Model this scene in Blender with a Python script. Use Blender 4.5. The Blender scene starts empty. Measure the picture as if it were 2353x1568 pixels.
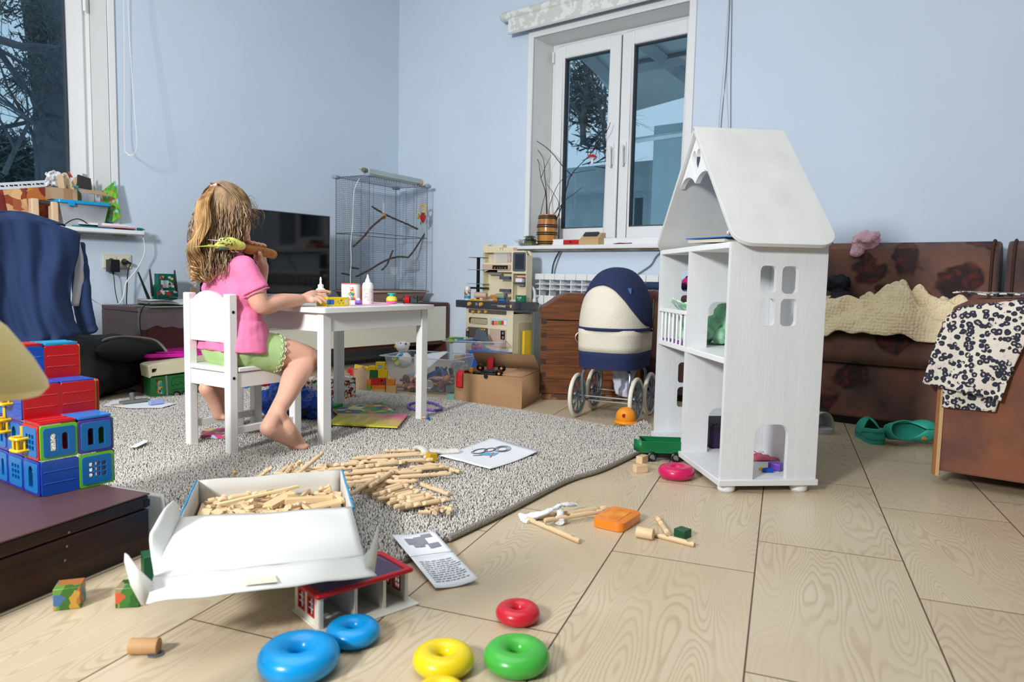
import bpy,bmesh,math,random
import numpy as np
from math import sin,cos,pi,radians as rad,sqrt,atan2,floor
from mathutils import Vector as V,Matrix as M,noise as mnoise
from mathutils.geometry import tessellate_polygon
sc = bpy.context.scene
COL = sc.collection
random.seed(7)
# ---------------------------------------------------------------- the camera that took the photograph
FOC,PITCH,ROLL,YAW,CX,CY,EYE = 1650.24,0.08616424,-0.02135652,0.66700717,1176.5,784.0,0.6
def _w(v): return V((sin(YAW)*v[0]+cos(YAW)*v[1],-cos(YAW)*v[0]+sin(YAW)*v[1],v[2]))
_F = V((0,cos(PITCH),-sin(PITCH))); _U = V((0,sin(PITCH),cos(PITCH))); _R = V((1,0,0))
CF = _w(_F); CR = _w(_R*cos(ROLL)-_U*sin(ROLL)); CU = _w(_U*cos(ROLL)+_R*sin(ROLL))
EYEP = V((0,0,EYE))
def ray(x,y): return CF*FOC+CR*(x-CX)-CU*(y-CY)
def Z(x,y,z=0.0):
    d = ray(x,y); return EYEP+d*((z-EYE)/d.z)
def onX(x,y,X):
    d = ray(x,y); return EYEP+d*(X/d.x)
def onY(x,y,Y):
    d = ray(x,y); return EYEP+d*(Y/d.y)
def pl(x,y,P,n):
    d = ray(x,y); n = V(n); return EYEP+d*((V(P)-EYEP).dot(n)/d.dot(n))
def fc(x,y,P):          # on the upright plane through P that faces the viewpoint
    return pl(x,y,P,(CF.x,CF.y,0))
FWD = V((CF.x,CF.y,0)).normalized(); RGT = V((FWD.y,-FWD.x,0))
VA = atan2(FWD.y,FWD.x)
# ---------------------------------------------------------------- materials
def lin(c):
    if isinstance(c,(int,float)): c = (c,c,c)
    out = []
    for q in c[:3]:
        q = q/255.0
        out.append(q/12.92 if q <= .04045 else ((q+.055)/1.055)**2.4)
    return (*out,1.0)
MATS = {}
def N(nt,t,**kw):
    n = nt.nodes.new(t)
    for k,v in kw.items():
        if k.startswith('_'): n.inputs[int(k[1:])].default_value = v
        elif k in ('op',): n.operation = v
        else: setattr(n,k,v)
    return n
def mat(name,col=(200,200,200),rough=.5,metal=0.0,var=0.06,vs=8.0,bump=0.0,bs=60.0,spec=.5,trans=0.0,alpha=1.0,emit=0.0,
        coat=0.0,ior=1.45,sheen=0.0,sss=0.0,stretch=None,col2=None,cfac=(0.4,0.6)):
    if name in MATS: return MATS[name]
    m = bpy.data.materials.new(name); m.use_nodes = True; nt = m.node_tree
    b = nt.nodes['Principled BSDF']; L = nt.links.new
    b.inputs['Roughness'].default_value = rough; b.inputs['Metallic'].default_value = metal
    b.inputs['IOR'].default_value = ior
    b.inputs['Specular IOR Level'].default_value = spec
    if trans: b.inputs['Transmission Weight'].default_value = trans
    if alpha < 1: b.inputs['Alpha'].default_value = alpha
    if coat: b.inputs['Coat Weight'].default_value = coat; b.inputs['Coat Roughness'].default_value = .15
    if sheen: b.inputs['Sheen Weight'].default_value = sheen
    if sss:
        b.inputs['Subsurface Weight'].default_value = sss; b.inputs['Subsurface Radius'].default_value = (.01,.004,.002); b.inputs['Subsurface Scale'].default_value = 1.0
    tc = N(nt,'ShaderNodeTexCoord'); mp = N(nt,'ShaderNodeMapping'); L(tc.outputs['Object'],mp.inputs['Vector'])
    if stretch: mp.inputs['Scale'].default_value = stretch
    no = N(nt,'ShaderNodeTexNoise'); no.inputs['Scale'].default_value = vs; no.inputs['Detail'].default_value = 4
    L(mp.outputs[0],no.inputs['Vector'])
    cr = N(nt,'ShaderNodeValToRGB'); a = lin(col)
    if col2 is not None:
        c2 = lin(col2); e = cr.color_ramp.elements
        e[0].position,e[1].position = cfac; e[0].color = a; e[1].color = c2
    else:
        e = cr.color_ramp.elements; e[0].position,e[1].position = .3,.7
        e[0].color = tuple(min(1,q*(1-var)) for q in a[:3])+(1,); e[1].color = tuple(min(1,q*(1+var)) for q in a[:3])+(1,)
    L(no.outputs['Fac'],cr.inputs['Fac']); L(cr.outputs['Color'],b.inputs['Base Color'])
    if emit: L(cr.outputs['Color'],b.inputs['Emission Color']); b.inputs['Emission Strength'].default_value = emit
    if bump:
        n2 = N(nt,'ShaderNodeTexNoise'); n2.inputs['Scale'].default_value = bs; n2.inputs['Detail'].default_value = 3
        L(mp.outputs[0],n2.inputs['Vector'])
        bp = N(nt,'ShaderNodeBump'); bp.inputs['Strength'].default_value = bump; bp.inputs['Distance'].default_value = .01
        L(n2.outputs['Fac'],bp.inputs['Height']); L(bp.outputs['Normal'],b.inputs['Normal'])
    MATS[name] = m; return m
def clear_mat(name,col=(235,240,245),a=.35,rough=.08):
    """thin clear plastic or glass: see-through with a fresnel shine"""
    if name in MATS: return MATS[name]
    m = bpy.data.materials.new(name); m.use_nodes = True; nt = m.node_tree; L = nt.links.new
    nt.nodes.clear(); out = N(nt,'ShaderNodeOutputMaterial')
    tr = N(nt,'ShaderNodeBsdfTransparent'); pb = N(nt,'ShaderNodeBsdfPrincipled')
    pb.inputs['Base Color'].default_value = lin(col); pb.inputs['Roughness'].default_value = rough
    fr = N(nt,'ShaderNodeLayerWeight'); fr.inputs['Blend'].default_value = .35
    ma = N(nt,'ShaderNodeMath',operation='MULTIPLY_ADD'); ma.inputs[1].default_value = .5; ma.inputs[2].default_value = a; ma.use_clamp = True
    mx = N(nt,'ShaderNodeMixShader')
    L(fr.outputs['Facing'],ma.inputs[0]); L(ma.outputs[0],mx.inputs[0]); L(tr.outputs[0],mx.inputs[1]); L(pb.outputs[0],mx.inputs[2]); L(mx.outputs[0],out.inputs[0])
    MATS[name] = m; return m
# ---------------------------------------------------------------- mesh builder
def rotm(rx=0,ry=0,rz=0): return (M.Rotation(rz,4,'Z')@M.Rotation(ry,4,'Y')@M.Rotation(rx,4,'X'))
def TR(x,y=None,z=None):
    return M.Translation(V(x) if y is None else V((x,y,z)))
def frame(o,x,z=None):
    """matrix with origin o, x axis along x, z axis near z"""
    x = V(x).normalized(); z = V(z) if z is not None else V((0,0,1))
    y = z.cross(x)
    if y.length < 1e-6: y = V((0,1,0)).cross(x)
    y.normalize(); z = x.cross(y)
    m = M((x,y,z)).transposed().to_4x4(); m.translation = V(o); return m
class MB:
    def __init__(s): s.v = []; s.f = []; s.mi = []; s.X = M(); s.c = 0
    def add(s,vs,fs,m=None):
        n = len(s.v); s.v += [s.X@V(p) for p in vs]; s.f += [tuple(i+n for i in f) for f in fs]; s.mi += [s.c if m is None else m]*len(fs); return s
    def box(s,x0,x1,y0,y1,z0,z1,m=None,T=None):
        vs = [V((x,y,z)) for z in (z0,z1) for y in (y0,y1) for x in (x0,x1)]
        if T is not None: vs = [T@v for v in vs]
        return s.add(vs,[(0,2,3,1),(4,5,7,6),(0,1,5,4),(1,3,7,5),(3,2,6,7),(2,0,4,6)],m)
    def cbox(s,c,d,T=None,m=None):
        t = TR(c) if T is None else T@TR(c)
        return s.box(-d[0]/2,d[0]/2,-d[1]/2,d[1]/2,-d[2]/2,d[2]/2,m,t)
    def lathe(s,prof,n=24,T=None,m=None,capb=True,capt=True,ell=1.0):
        vs = []; fs = []
        for (r,z) in prof:
            for k in range(n):
                a = 2*pi*k/n; vs.append(V((r*cos(a),r*ell*sin(a),z)))
        for i in range(len(prof)-1):
            for k in range(n):
                k2 = (k+1) % n; fs.append((i*n+k,i*n+k2,(i+1)*n+k2,(i+1)*n+k))
        if capb: fs.append(tuple(range(n-1,-1,-1)))
        if capt: fs.append(tuple((len(prof)-1)*n+k for k in range(n)))
        if T is not None: vs = [T@v for v in vs]
        return s.add(vs,fs,m)
    def cyl(s,a,b,r,r2=None,n=16,m=None):
        a,b = V(a),V(b); d = b-a; r2 = r if r2 is None else r2
        return s.lathe([(r,0),(r2,d.length)],n,TR(a)@d.to_track_quat('Z','Y').to_matrix().to_4x4(),m)
    def tube(s,pts,r,n=8,closed=False,m=None,cap=True,flat=1.0,up=None):
        pts = [V(p) for p in pts]; k = len(pts); rs = r if isinstance(r,(list,tuple)) else [r]*k
        vs = []; fs = []; prev = None
        for i in range(k):
            if closed: t = (pts[(i+1) % k]-pts[i-1])
            else: t = pts[min(i+1,k-1)]-pts[max(i-1,0)]
            if t.length < 1e-9: t = V((0,0,1))
            t.normalize()
            if prev is None:
                u = V(up) if up is not None else (V((0,0,1)) if abs(t.z) < .9 else V((1,0,0)))
            else: u = prev
            u = (u-t*u.dot(t))
            if u.length < 1e-6: u = t.orthogonal()
            u.normalize(); w = t.cross(u); prev = u
            for j in range(n):
                a = 2*pi*j/n; vs.append(pts[i]+(w*cos(a)+u*flat*sin(a))*rs[i])
        e = k if closed else k-1
        for i in range(e):
            i2 = (i+1) % k
            for j in range(n):
                j2 = (j+1) % n; fs.append((i*n+j,i*n+j2,i2*n+j2,i2*n+j))
        if cap and not closed:
            fs.append(tuple(range(n-1,-1,-1))); fs.append(tuple((k-1)*n+j for j in range(n)))
        return s.add(vs,fs,m)
    def ell(s,c,r,n=16,m=None,T=None):
        if not isinstance(r,(tuple,list)): r = (r,r,r)
        h = max(5,n//2); prof = [(max(1e-4,sin(pi*i/h)),-cos(pi*i/h)) for i in range(h+1)]
        t = TR(c)@M.Diagonal((*r,1)) if T is None else T@TR(c)@M.Diagonal((*r,1))
        return s.lathe(prof,n,t,m,False,False)
    def torus(s,c,R,r,n=32,k=12,T=None,m=None,fz=1.0,sx=1.0,sy=1.0):
        vs = []; fs = []
        for i in range(n):
            a = 2*pi*i/n
            for j in range(k):
                b = 2*pi*j/k; q = R+r*cos(b); vs.append(V((q*cos(a)*sx,q*sin(a)*sy,r*fz*sin(b))))
        for i in range(n):
            for j in range(k):
                i2,j2 = (i+1) % n,(j+1) % k; fs.append((i*k+j,i2*k+j,i2*k+j2,i*k+j2))
        t = TR(c) if T is None else T@TR(c)
        return s.add([t@v for v in vs],fs,m)
    def prism(s,poly,z0,z1,T=None,m=None,holes=()):
        """outline in xy extruded from z0 to z1, with holes"""
        loops = [list(poly)]+[list(h) for h in holes]
        flat = [p for l in loops for p in l]; nn = len(flat)
        vs = [V((p[0],p[1],z0)) for p in flat]+[V((p[0],p[1],z1)) for p in flat]
        if holes or len(poly) > 4:
            tri = tessellate_polygon([[V((p[0],p[1],0)) for p in l] for l in loops])
        else: tri = [tuple(range(len(poly)))]
        fs = [tuple(t) for t in tri]+[tuple(i+nn for i in reversed(t)) for t in tri]
        o = 0
        for l in loops:
            for i in range(len(l)):
                a,b = o+i,o+(i+1) % len(l); fs.append((a,b,b+nn,a+nn))
            o += len(l)
        if T is not None: vs = [T@v for v in vs]
        return s.add(vs,fs,m)
    def grid(s,fn,nu,nv,m=None,cu=False):
        vs = [V(fn(i/(nu if cu else nu-1),j/(nv-1))) for j in range(nv) for i in range(nu)]; fs = []
        for j in range(nv-1):
            for i in range(nu if cu else nu-1):
                i2 = (i+1) % nu; fs.append((j*nu+i,j*nu+i2,(j+1)*nu+i2,(j+1)*nu+i))
        return s.add(vs,fs,m)
    def quad(s,a,b,c,d,m=None): return s.add([a,b,c,d],[(0,1,2,3)],m)
    def build(s,name,mats,parent=None,bev=0,seg=2,sub=0,smooth=True,solid=0,soff=0,ang=35,world=False,remesh=0,sm=0,disp=None):
        me = bpy.data.meshes.new(name); me.from_pydata([tuple(v) for v in s.v],[],s.f); me.validate()
        if not isinstance(mats,(list,tuple)): mats = [mats]
        for q in mats: me.materials.append(q)
        if len(mats) > 1: me.polygons.foreach_set('material_index',s.mi[:len(me.polygons)])
        bm = bmesh.new(); bm.from_mesh(me)
        if remesh or sub or smooth: bmesh.ops.remove_doubles(bm,verts=bm.verts,dist=1e-6)
        bmesh.ops.recalc_face_normals(bm,faces=bm.faces); bm.to_mesh(me); bm.free()
        if world and parent is not None:
            W_ = M(); p_ = parent
            while p_ is not None: W_ = (TR(p_.location)@p_.rotation_euler.to_matrix().to_4x4())@W_; p_ = p_.parent
            me.transform(W_.inverted())
        if smooth:
            me.shade_smooth()
            if not remesh: me.set_sharp_from_angle(angle=rad(ang))
        else: me.shade_flat()
        o = bpy.data.objects.new(name,me); COL.objects.link(o)
        if parent is not None: o.parent = parent
        if solid:
            q = o.modifiers.new('t','SOLIDIFY'); q.thickness = solid; q.offset = soff
        if bev:
            q = o.modifiers.new('b','BEVEL'); q.width = bev; q.segments = seg; q.limit_method = 'ANGLE'; q.angle_limit = rad(40); q.harden_normals = False
        if remesh:
            q = o.modifiers.new('r','REMESH'); q.mode = 'VOXEL'; q.voxel_size = remesh; q.use_smooth_shade = True
            if sm:
                q = o.modifiers.new('s','SMOOTH'); q.iterations = sm; q.factor = .5
        if sub:
            q = o.modifiers.new('u','SUBSURF'); q.levels = sub; q.render_levels = sub
        if disp:
            tx = bpy.data.textures.new(name+'_fold','CLOUDS'); tx.noise_scale = disp[1]; tx.noise_depth = 2
            q = o.modifiers.new('d','DISPLACE'); q.texture = tx; q.strength = disp[0]; q.texture_coords = 'LOCAL'
        return o
MB.W = lambda s,*a,**k: s.build(*a,world=True,**k)
def thing(name,label,cat,loc=(0,0,0),rz=0,group=None):
    o = bpy.data.objects.new(name,None); COL.objects.link(o); o.empty_display_size = .02
    o.location = V(loc); o.rotation_euler = (0,0,rz); return tag(o,label,cat,group)
def tag(o,label,cat,group=None,kind=None):
    o['label'] = label; o['category'] = cat
    if group: o['group'] = group
    if kind: o['kind'] = kind
    return o
def struct(mb,name,m,**k):
    o = mb.build(name,m,**k)
    if o.parent is None: o['kind'] = 'structure'
    return o
def lab(o,t): o['label'] = t; return o
def dup(root,loc=None,rz=None,label=None,group=None,rot=None):
    r = root.copy(); COL.objects.link(r)
    if loc is not None: r.location = V(loc)
    if rz is not None: r.rotation_euler = (0,0,rz)
    if rot is not None: r.rotation_euler = rot
    if label: r['label'] = label
    if group: r['group'] = group
    for ch in list(root.children):
        c = ch.copy(); COL.objects.link(c); c.parent = r
        for g in list(ch.children):
            d = g.copy(); COL.objects.link(d); d.parent = c
    return r
def rrect(w,h,r,n=4,cx=0,cy=0):
    """rounded rectangle outline; r is one radius or four (bl, br, tr, tl)"""
    if not isinstance(r,(list,tuple)): r = (r,)*4
    out = []
    for (sx,sy,a0,q) in ((-1,-1,pi,r[0]),(1,-1,1.5*pi,r[1]),(1,1,0,r[2]),(-1,1,.5*pi,r[3])):
        if q <= 0: out.append((cx+sx*w/2,cy+sy*h/2)); continue
        for k in range(n+1):
            a = a0+.5*pi*k/n; out.append((cx+sx*(w/2-q)+q*cos(a),cy+sy*(h/2-q)+q*sin(a)))
    return out
def smoothpath(pts,n=8,closed=False):
    pts = [V(p) for p in pts]; out = []; k = len(pts)
    rng = range(k if closed else k-1)
    for i in rng:
        if closed: p0,p1,p2,p3 = pts[i-1],pts[i],pts[(i+1) % k],pts[(i+2) % k]
        else: p0,p1,p2,p3 = pts[max(i-1,0)],pts[i],pts[i+1],pts[min(i+2,k-1)]
        for j in range(n):
            t = j/n; out.append(.5*((2*p1)+(p2-p0)*t+(2*p0-5*p1+4*p2-p3)*t*t+(3*p1-p0-3*p2+p3)*t**3))
    if not closed: out.append(pts[-1])
    return out
def nz(x,y=0,z=0): return mnoise.noise(V((x,y,z)))
def text_mesh(body,size,T,m,name,parent,depth=.0004,world=True):
    """flat lettering turned into a mesh"""
    cu = bpy.data.curves.new(name,'FONT'); cu.body = body; cu.size = size; cu.extrude = depth; cu.align_x = 'CENTER'; cu.align_y = 'CENTER'; cu.resolution_u = 2
    t = bpy.data.objects.new(name+'_c',cu); COL.objects.link(t)
    bpy.context.view_layer.update(); dg = bpy.context.evaluated_depsgraph_get()
    me = bpy.data.meshes.new_from_object(t.evaluated_get(dg)); bpy.data.objects.remove(t)
    me.transform(T)
    W_ = M(); p_ = parent
    while p_ is not None and world: W_ = (TR(p_.location)@p_.rotation_euler.to_matrix().to_4x4())@W_; p_ = p_.parent
    me.transform(W_.inverted()); me.materials.clear(); me.materials.append(m)
    o = bpy.data.objects.new(name,me); COL.objects.link(o); o.parent = parent; return o
WHITE = mat('white_lacquer',(236,236,234),.35,var=.02,vs=30)
PAPER = mat('white_paper',(235,238,245),.7,var=.02)
BLACK = mat('black_plastic',(16,16,18),.4)
CHROME = mat('chrome',(190,192,196),.2,1.0)
# ================================================================ ROOM
XB,YA,CEIL = 3.85,4.18,2.70
XL,YF = -2.6,-2.4
def wall_mat():
    m = mat('pale_blue_wallpaper',(209,224,240),.85,var=.02,vs=2.5)
    nt = m.node_tree; L = nt.links.new; b = nt.nodes['Principled BSDF']
    tc = N(nt,'ShaderNodeTexCoord'); mp = N(nt,'ShaderNodeMapping'); mp.inputs['Scale'].default_value = (160,160,12)
    no = N(nt,'ShaderNodeTexNoise'); no.inputs['Scale'].default_value = 1; no.inputs['Detail'].default_value = 3
    bp = N(nt,'ShaderNodeBump'); bp.inputs['Strength'].default_value = .15; bp.inputs['Distance'].default_value = .003
    L(tc.outputs['Object'],mp.inputs[0]); L(mp.outputs[0],no.inputs[0]); L(no.outputs[0],bp.inputs['Height']); L(bp.outputs[0],b.inputs['Normal'])
    return m
WALLM = wall_mat()
def floor_mat():
    m = bpy.data.materials.new('wood_look_floor_tiles'); m.use_nodes = True; nt = m.node_tree; L = nt.links.new; b = nt.nodes['Principled BSDF']
    tc = N(nt,'ShaderNodeTexCoord'); mp = N(nt,'ShaderNodeMapping'); mp.vector_type = 'TEXTURE'
    a = YAW-0.35991573; a = (pi/2-YAW)-(pi/2-YAW-a) # angle of the long joints
    mp.inputs['Rotation'].default_value = (0,0,a)
    mp2 = N(nt,'ShaderNodeMapping'); mp2.inputs['Location'].default_value = (-.52,-.028,0)
    L(tc.outputs['Object'],mp.inputs[0]); L(mp.outputs[0],mp2.inputs[0])
    br = N(nt,'ShaderNodeTexBrick'); br.offset = .328; br.offset_frequency = 2
    for k,v in (('Color1',(0,0,0,1)),('Color2',(1,1,1,1)),('Mortar',(.5,.5,.5,1)),('Scale',1.0),('Mortar Size',.0016),('Mortar Smooth',.3),('Brick Width',.61),('Row Height',.3025)): br.inputs[k].default_value = v
    L(mp2.outputs[0],br.inputs['Vector'])
    # cathedral grain = contour lines of a stretched noise, shifted per tile
    sh = N(nt,'ShaderNodeVectorMath',operation='MULTIPLY_ADD'); sh.inputs[1].default_value = (37,53,29)
    L(br.outputs['Color'],sh.inputs[0]); L(mp2.outputs[0],sh.inputs[2])
    mp3 = N(nt,'ShaderNodeMapping'); mp3.inputs['Scale'].default_value = (1.3,9,1); L(sh.outputs[0],mp3.inputs[0])
    no = N(nt,'ShaderNodeTexNoise'); no.inputs['Scale'].default_value = 1.0; no.inputs['Detail'].default_value = 1.5; no.inputs['Roughness'].default_value = .45; L(mp3.outputs[0],no.inputs[0])
    mu = N(nt,'ShaderNodeMath',operation='MULTIPLY'); mu.inputs[1].default_value = 260; L(no.outputs['Fac'],mu.inputs[0])
    si = N(nt,'ShaderNodeMath',operation='SINE'); L(mu.outputs[0],si.inputs[0])
    cr = N(nt,'ShaderNodeValToRGB'); e = cr.color_ramp.elements
    e[0].position,e[0].color = .0,lin((199,181,152)); e[1].position,e[1].color = .45,lin((215,200,174))
    mr = N(nt,'ShaderNodeMapRange'); mr.inputs['From Min'].default_value = -1; L(si.outputs[0],mr.inputs[0]); L(mr.outputs[0],cr.inputs[0])
    n2 = N(nt,'ShaderNodeTexNoise'); n2.inputs['Scale'].default_value = 1.0; n2.inputs['Detail'].default_value = 2
    mp4 = N(nt,'ShaderNodeMapping'); mp4.inputs['Scale'].default_value = (2.0,5.0,1); L(sh.outputs[0],mp4.inputs[0]); L(mp4.outputs[0],n2.inputs[0])
    c2 = N(nt,'ShaderNodeValToRGB'); e = c2.color_ramp.elements; e[0].position,e[0].color = .40,(0,0,0,1); e[1].position,e[1].color = .62,(1,1,1,1); L(n2.outputs[0],c2.inputs[0])
    mxg = N(nt,'ShaderNodeMix',data_type='RGBA'); mxg.inputs[7].default_value = lin((211,195,168)); L(c2.outputs[0],mxg.inputs[0]); L(cr.outputs[0],mxg.inputs[6])
    # warm / grey patches
    n3 = N(nt,'ShaderNodeTexNoise'); n3.inputs['Scale'].default_value = 3.0; L(sh.outputs[0],n3.inputs[0])
    hs = N(nt,'ShaderNodeMix',data_type='RGBA',blend_type='MULTIPLY'); hs.inputs[0].default_value = .5
    c3 = N(nt,'ShaderNodeValToRGB'); e = c3.color_ramp.elements; e[0].position,e[0].color = .35,lin((232,222,206)); e[1].position,e[1].color = .65,lin((252,250,246)); L(n3.outputs[0],c3.inputs[0])
    L(mxg.outputs[2],hs.inputs[6]); L(c3.outputs[0],hs.inputs[7])
    jo = N(nt,'ShaderNodeMix',data_type='RGBA'); jo.inputs[7].default_value = lin((84,56,42)); L(br.outputs['Fac'],jo.inputs[0]); L(hs.outputs[2],jo.inputs[6])
    L(jo.outputs[2],b.inputs['Base Color'])
    b.inputs['Roughness'].default_value = .33; b.inputs['Specular IOR Level'].default_value = .4
    bp = N(nt,'ShaderNodeBump'); bp.inputs['Strength'].default_value = .12; bp.inputs['Distance'].default_value = .002; L(mr.outputs[0],bp.inputs['Height'])
    b2 = N(nt,'ShaderNodeBump',invert=True); b2.inputs['Strength'].default_value = .6; b2.inputs['Distance'].default_value = .002; L(br.outputs['Fac'],b2.inputs['Height']); L(bp.outputs[0],b2.inputs['Normal'])
    L(b2.outputs[0],b.inputs['Normal'])
    return m
q = MB().box(XL,XB,YF,YA,-.1,0); struct(q,'floor',floor_mat(),smooth=False)
q = MB().box(XL,XB,YF,YA,CEIL,CEIL+.1); struct(q,'ceiling',mat('ceiling_white',(240,240,238),.8,var=.01),smooth=False)
# window openings
A0,A1,AZ0,AZ1 = -.35,1.752,.80,2.30
B0,B1,BZ0,BZ1 = 1.815,2.898,.80,2.163
T_ = .42
q = MB(); q.box(XL,A0,YA,YA+T_,0,CEIL).box(A1,XB+T_,YA,YA+T_,0,CEIL).box(A0,A1,YA,YA+T_,0,AZ0).box(A0,A1,YA,YA+T_,AZ1,CEIL)
struct(q,'wall_left',WALLM,smooth=False)
q = MB(); q.box(XB,XB+T_,YF,B0,0,CEIL).box(XB,XB+T_,B1,YA,0,CEIL).box(XB,XB+T_,B0,B1,0,BZ0).box(XB,XB+T_,B0,B1,BZ1,CEIL)
struct(q,'wall_right',WALLM,smooth=False)
struct(MB().box(XL-.2,XL,YF,YA,0,CEIL),'wall_near',WALLM,smooth=False)
struct(MB().box(XL-.2,XB,YF-.2,YF,0,CEIL),'wall_front',WALLM,smooth=False)
PVC = mat('white_window_plastic',(238,240,242),.35,var=.01)
REV = mat('pale_reveal_panel',(226,228,226),.5,var=.01)
SEAL = mat('grey_rubber_seal',(60,66,72),.6)
def glass_mat():
    m = bpy.data.materials.new('window_glass'); m.use_nodes = True; nt = m.node_tree; nt.nodes.clear(); L = nt.links.new
    out = N(nt,'ShaderNodeOutputMaterial'); tr = N(nt,'ShaderNodeBsdfTransparent'); tr.inputs[0].default_value = (.78,.84,.86,1)
    gl = N(nt,'ShaderNodeBsdfGlossy'); gl.inputs['Roughness'].default_value = .01; fr = N(nt,'ShaderNodeFresnel'); fr.inputs[0].default_value = 1.5
    mu = N(nt,'ShaderNodeMath',operation='MULTIPLY',use_clamp=True); mu.inputs[1].default_value = .45
    mx = N(nt,'ShaderNodeMixShader'); L(fr.outputs[0],mu.inputs[0]); L(mu.outputs[0],mx.inputs[0]); L(tr.outputs[0],mx.inputs[1]); L(gl.outputs[0],mx.inputs[2]); L(mx.outputs[0],out.inputs[0])
    return m
GLASS = glass_mat()
def ringbox(q,u0,u1,w0,w1,t,d0,d1,ax,m=None):
    """rectangular frame; ax 'A': u=x, depth=y ; 'B': u=y, depth=x"""
    def bx(a,b,c,d):
        if ax == 'A': q.box(a,b,d0,d1,c,d,m)
        else: q.box(d0,d1,a,b,c,d,m)
    bx(u0,u0+t,w0,w1); bx(u1-t,u1,w0,w1); bx(u0+t,u1-t,w0,w0+t); bx(u0+t,u1-t,w1-t,w1)
# ---- window_1 (left wall)
w1 = bpy.data.objects.new('window_1',None); COL.objects.link(w1); w1['kind'] = 'structure'
D1 = YA+.20
q = MB(); ringbox(q,A0,A1-.005,.84,AZ1,.045,D1,D1+.07,'A'); q.build('window_frame',PVC,w1,bev=.004)
sx1 = A1-.045
for i,(a,b) in enumerate(((A0+.04,.72),(.72,sx1))):
    q = MB(); ringbox(q,a,b,.875,AZ1-.04,.085 if i == 0 else .085,D1-.02,D1+.045,'A'); s = q.build('sash',PVC,w1,bev=.008)
    q = MB(); ringbox(q,a+.085,b-.085,.96,AZ1-.125,.006,D1-.005,D1+.03,'A'); q.build('glazing_seal',SEAL,s)
    q = MB(); q.box(a+.088,b-.088,D1+.008,D1+.012,.963,AZ1-.128); q.build('glass_pane',GLASS,s,smooth=False)
q = MB(); q.cyl((sx1+.004,D1-.03,2.0),(sx1+.004,D1-.03,2.09),.008); q.build('hinge',PVC,w1)
q = MB(); q.box(A1-.004,A1,YA,D1+.05,.82,AZ1).box(A0,A0+.004,YA,D1+.05,.82,AZ1).box(A0,A1,YA,D1+.05,AZ1-.004,AZ1)
struct(q,'trim_1',REV,smooth=False)
q = MB(); ringbox(q,A0-.036,A1+.036,.82,AZ1+.036,.036,YA-.012,YA,'A'); struct(q,'trim_2',PVC,bev=.003)
q = MB(); q.box(A0-.15,1.872,YA-.125,D1,.795,.82); struct(q,'window_sill',mat('white_sill',(240,241,243),.25,var=.01),bev=.006)
q = MB(); q.box(A0-.1,1.80,YA-.06,YA,.785,.795); struct(q,'trim_3',mat('rough_foam_and_plaster',(150,128,92),.9,bump=1,bs=120,col2=(205,205,200)),disp=None)
# ---- window_2 (right wall)
w2 = bpy.data.objects.new('window_2',None); COL.objects.link(w2); w2['kind'] = 'structure'
D2 = XB+.17
q = MB(); ringbox(q,1.80,2.868,.83,2.15,.03,D2,D2+.07,'B'); q.build('window_frame',PVC,w2,bev=.004)
for i,(a,b,g) in enumerate(((2.339,2.842,.088),(1.822,2.331,.09))):
    s0,s1 = .862,2.128
    q = MB(); ringbox(q,a,b,s0,s1,.08,D2-.022,D2+.045,'B')
    s = q.build('sash',PVC,w2,bev=.01,seg=3)
    q = MB(); ringbox(q,a+.08,b-.08,s0+.08,s1-.08,.007,D2-.006,D2+.03,'B'); q.build('glazing_seal',SEAL,s)
    q = MB(); q.box(D2+.008,D2+.012,a+.083,b-.083,s0+.083,s1-.083); q.build('glass_pane',GLASS,s,smooth=False)
    hy = 2.375 if i == 0 else 2.287
    q = MB(); q.prism(rrect(.026,.14,.012),0,.01,T=M(((0,0,-1,D2-.022),(1,0,0,hy),(0,1,0,1.40),(0,0,0,1))))
    q.cyl((D2-.03,hy,1.43),(D2-.062,hy,1.43),.011)
    q.tube([(D2-.056,hy,1.44),(D2-.062,hy,1.42),(D2-.06,hy-.004,1.38),(D2-.056,hy-.004,1.315)],[.011,.012,.009,.008],10)
    q.build('window_handle',PVC,w2,bev=.002)
q = MB(); q.box(D2-.012,D2-.004,2.331,2.339,.87,2.12); q.build('centre_seal',SEAL,w2)
q = MB(); q.cyl((D2-.028,2.846,2.03),(D2-.028,2.846,2.10),.008); q.build('hinge',PVC,w2)
# reveal boards, slightly splayed
q = MB()
q.prism([(XB,B1+.001),(D2+.02,2.868),(D2+.02,B1+.01)],.82,BZ1).prism([(XB,B0-.001),(D2+.02,1.80),(D2+.02,1.79)],.82,BZ1)
q.add([(XB,B0,BZ1),(XB,B1,BZ1),(D2+.02,2.868,2.148),(D2+.02,1.80,2.148),(XB,B0,BZ1+.004),(XB,B1,BZ1+.004),(D2+.02,2.868,2.16),(D2+.02,1.80,2.16)],[(0,1,2,3),(4,7,6,5),(0,4,5,1),(1,5,6,2),(2,6,7,3),(3,7,4,0)])
struct(q,'trim_4',REV,smooth=False)
q = MB(); ringbox(q,B0-.04,B1+.042,.82,BZ1+.042,.042,XB-.012,XB,'B'); struct(q,'trim_5',PVC,bev=.003)
q = MB(); q.box(XB-.085,D2,1.70,3.035,.795,.82); struct(q,'window_sill',MATS['white_sill'],bev=.006)
q = MB(); q.box(XB-.05,XB,1.75,3.0,.786,.795); struct(q,'trim_6',MATS['rough_foam_and_plaster'])
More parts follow.
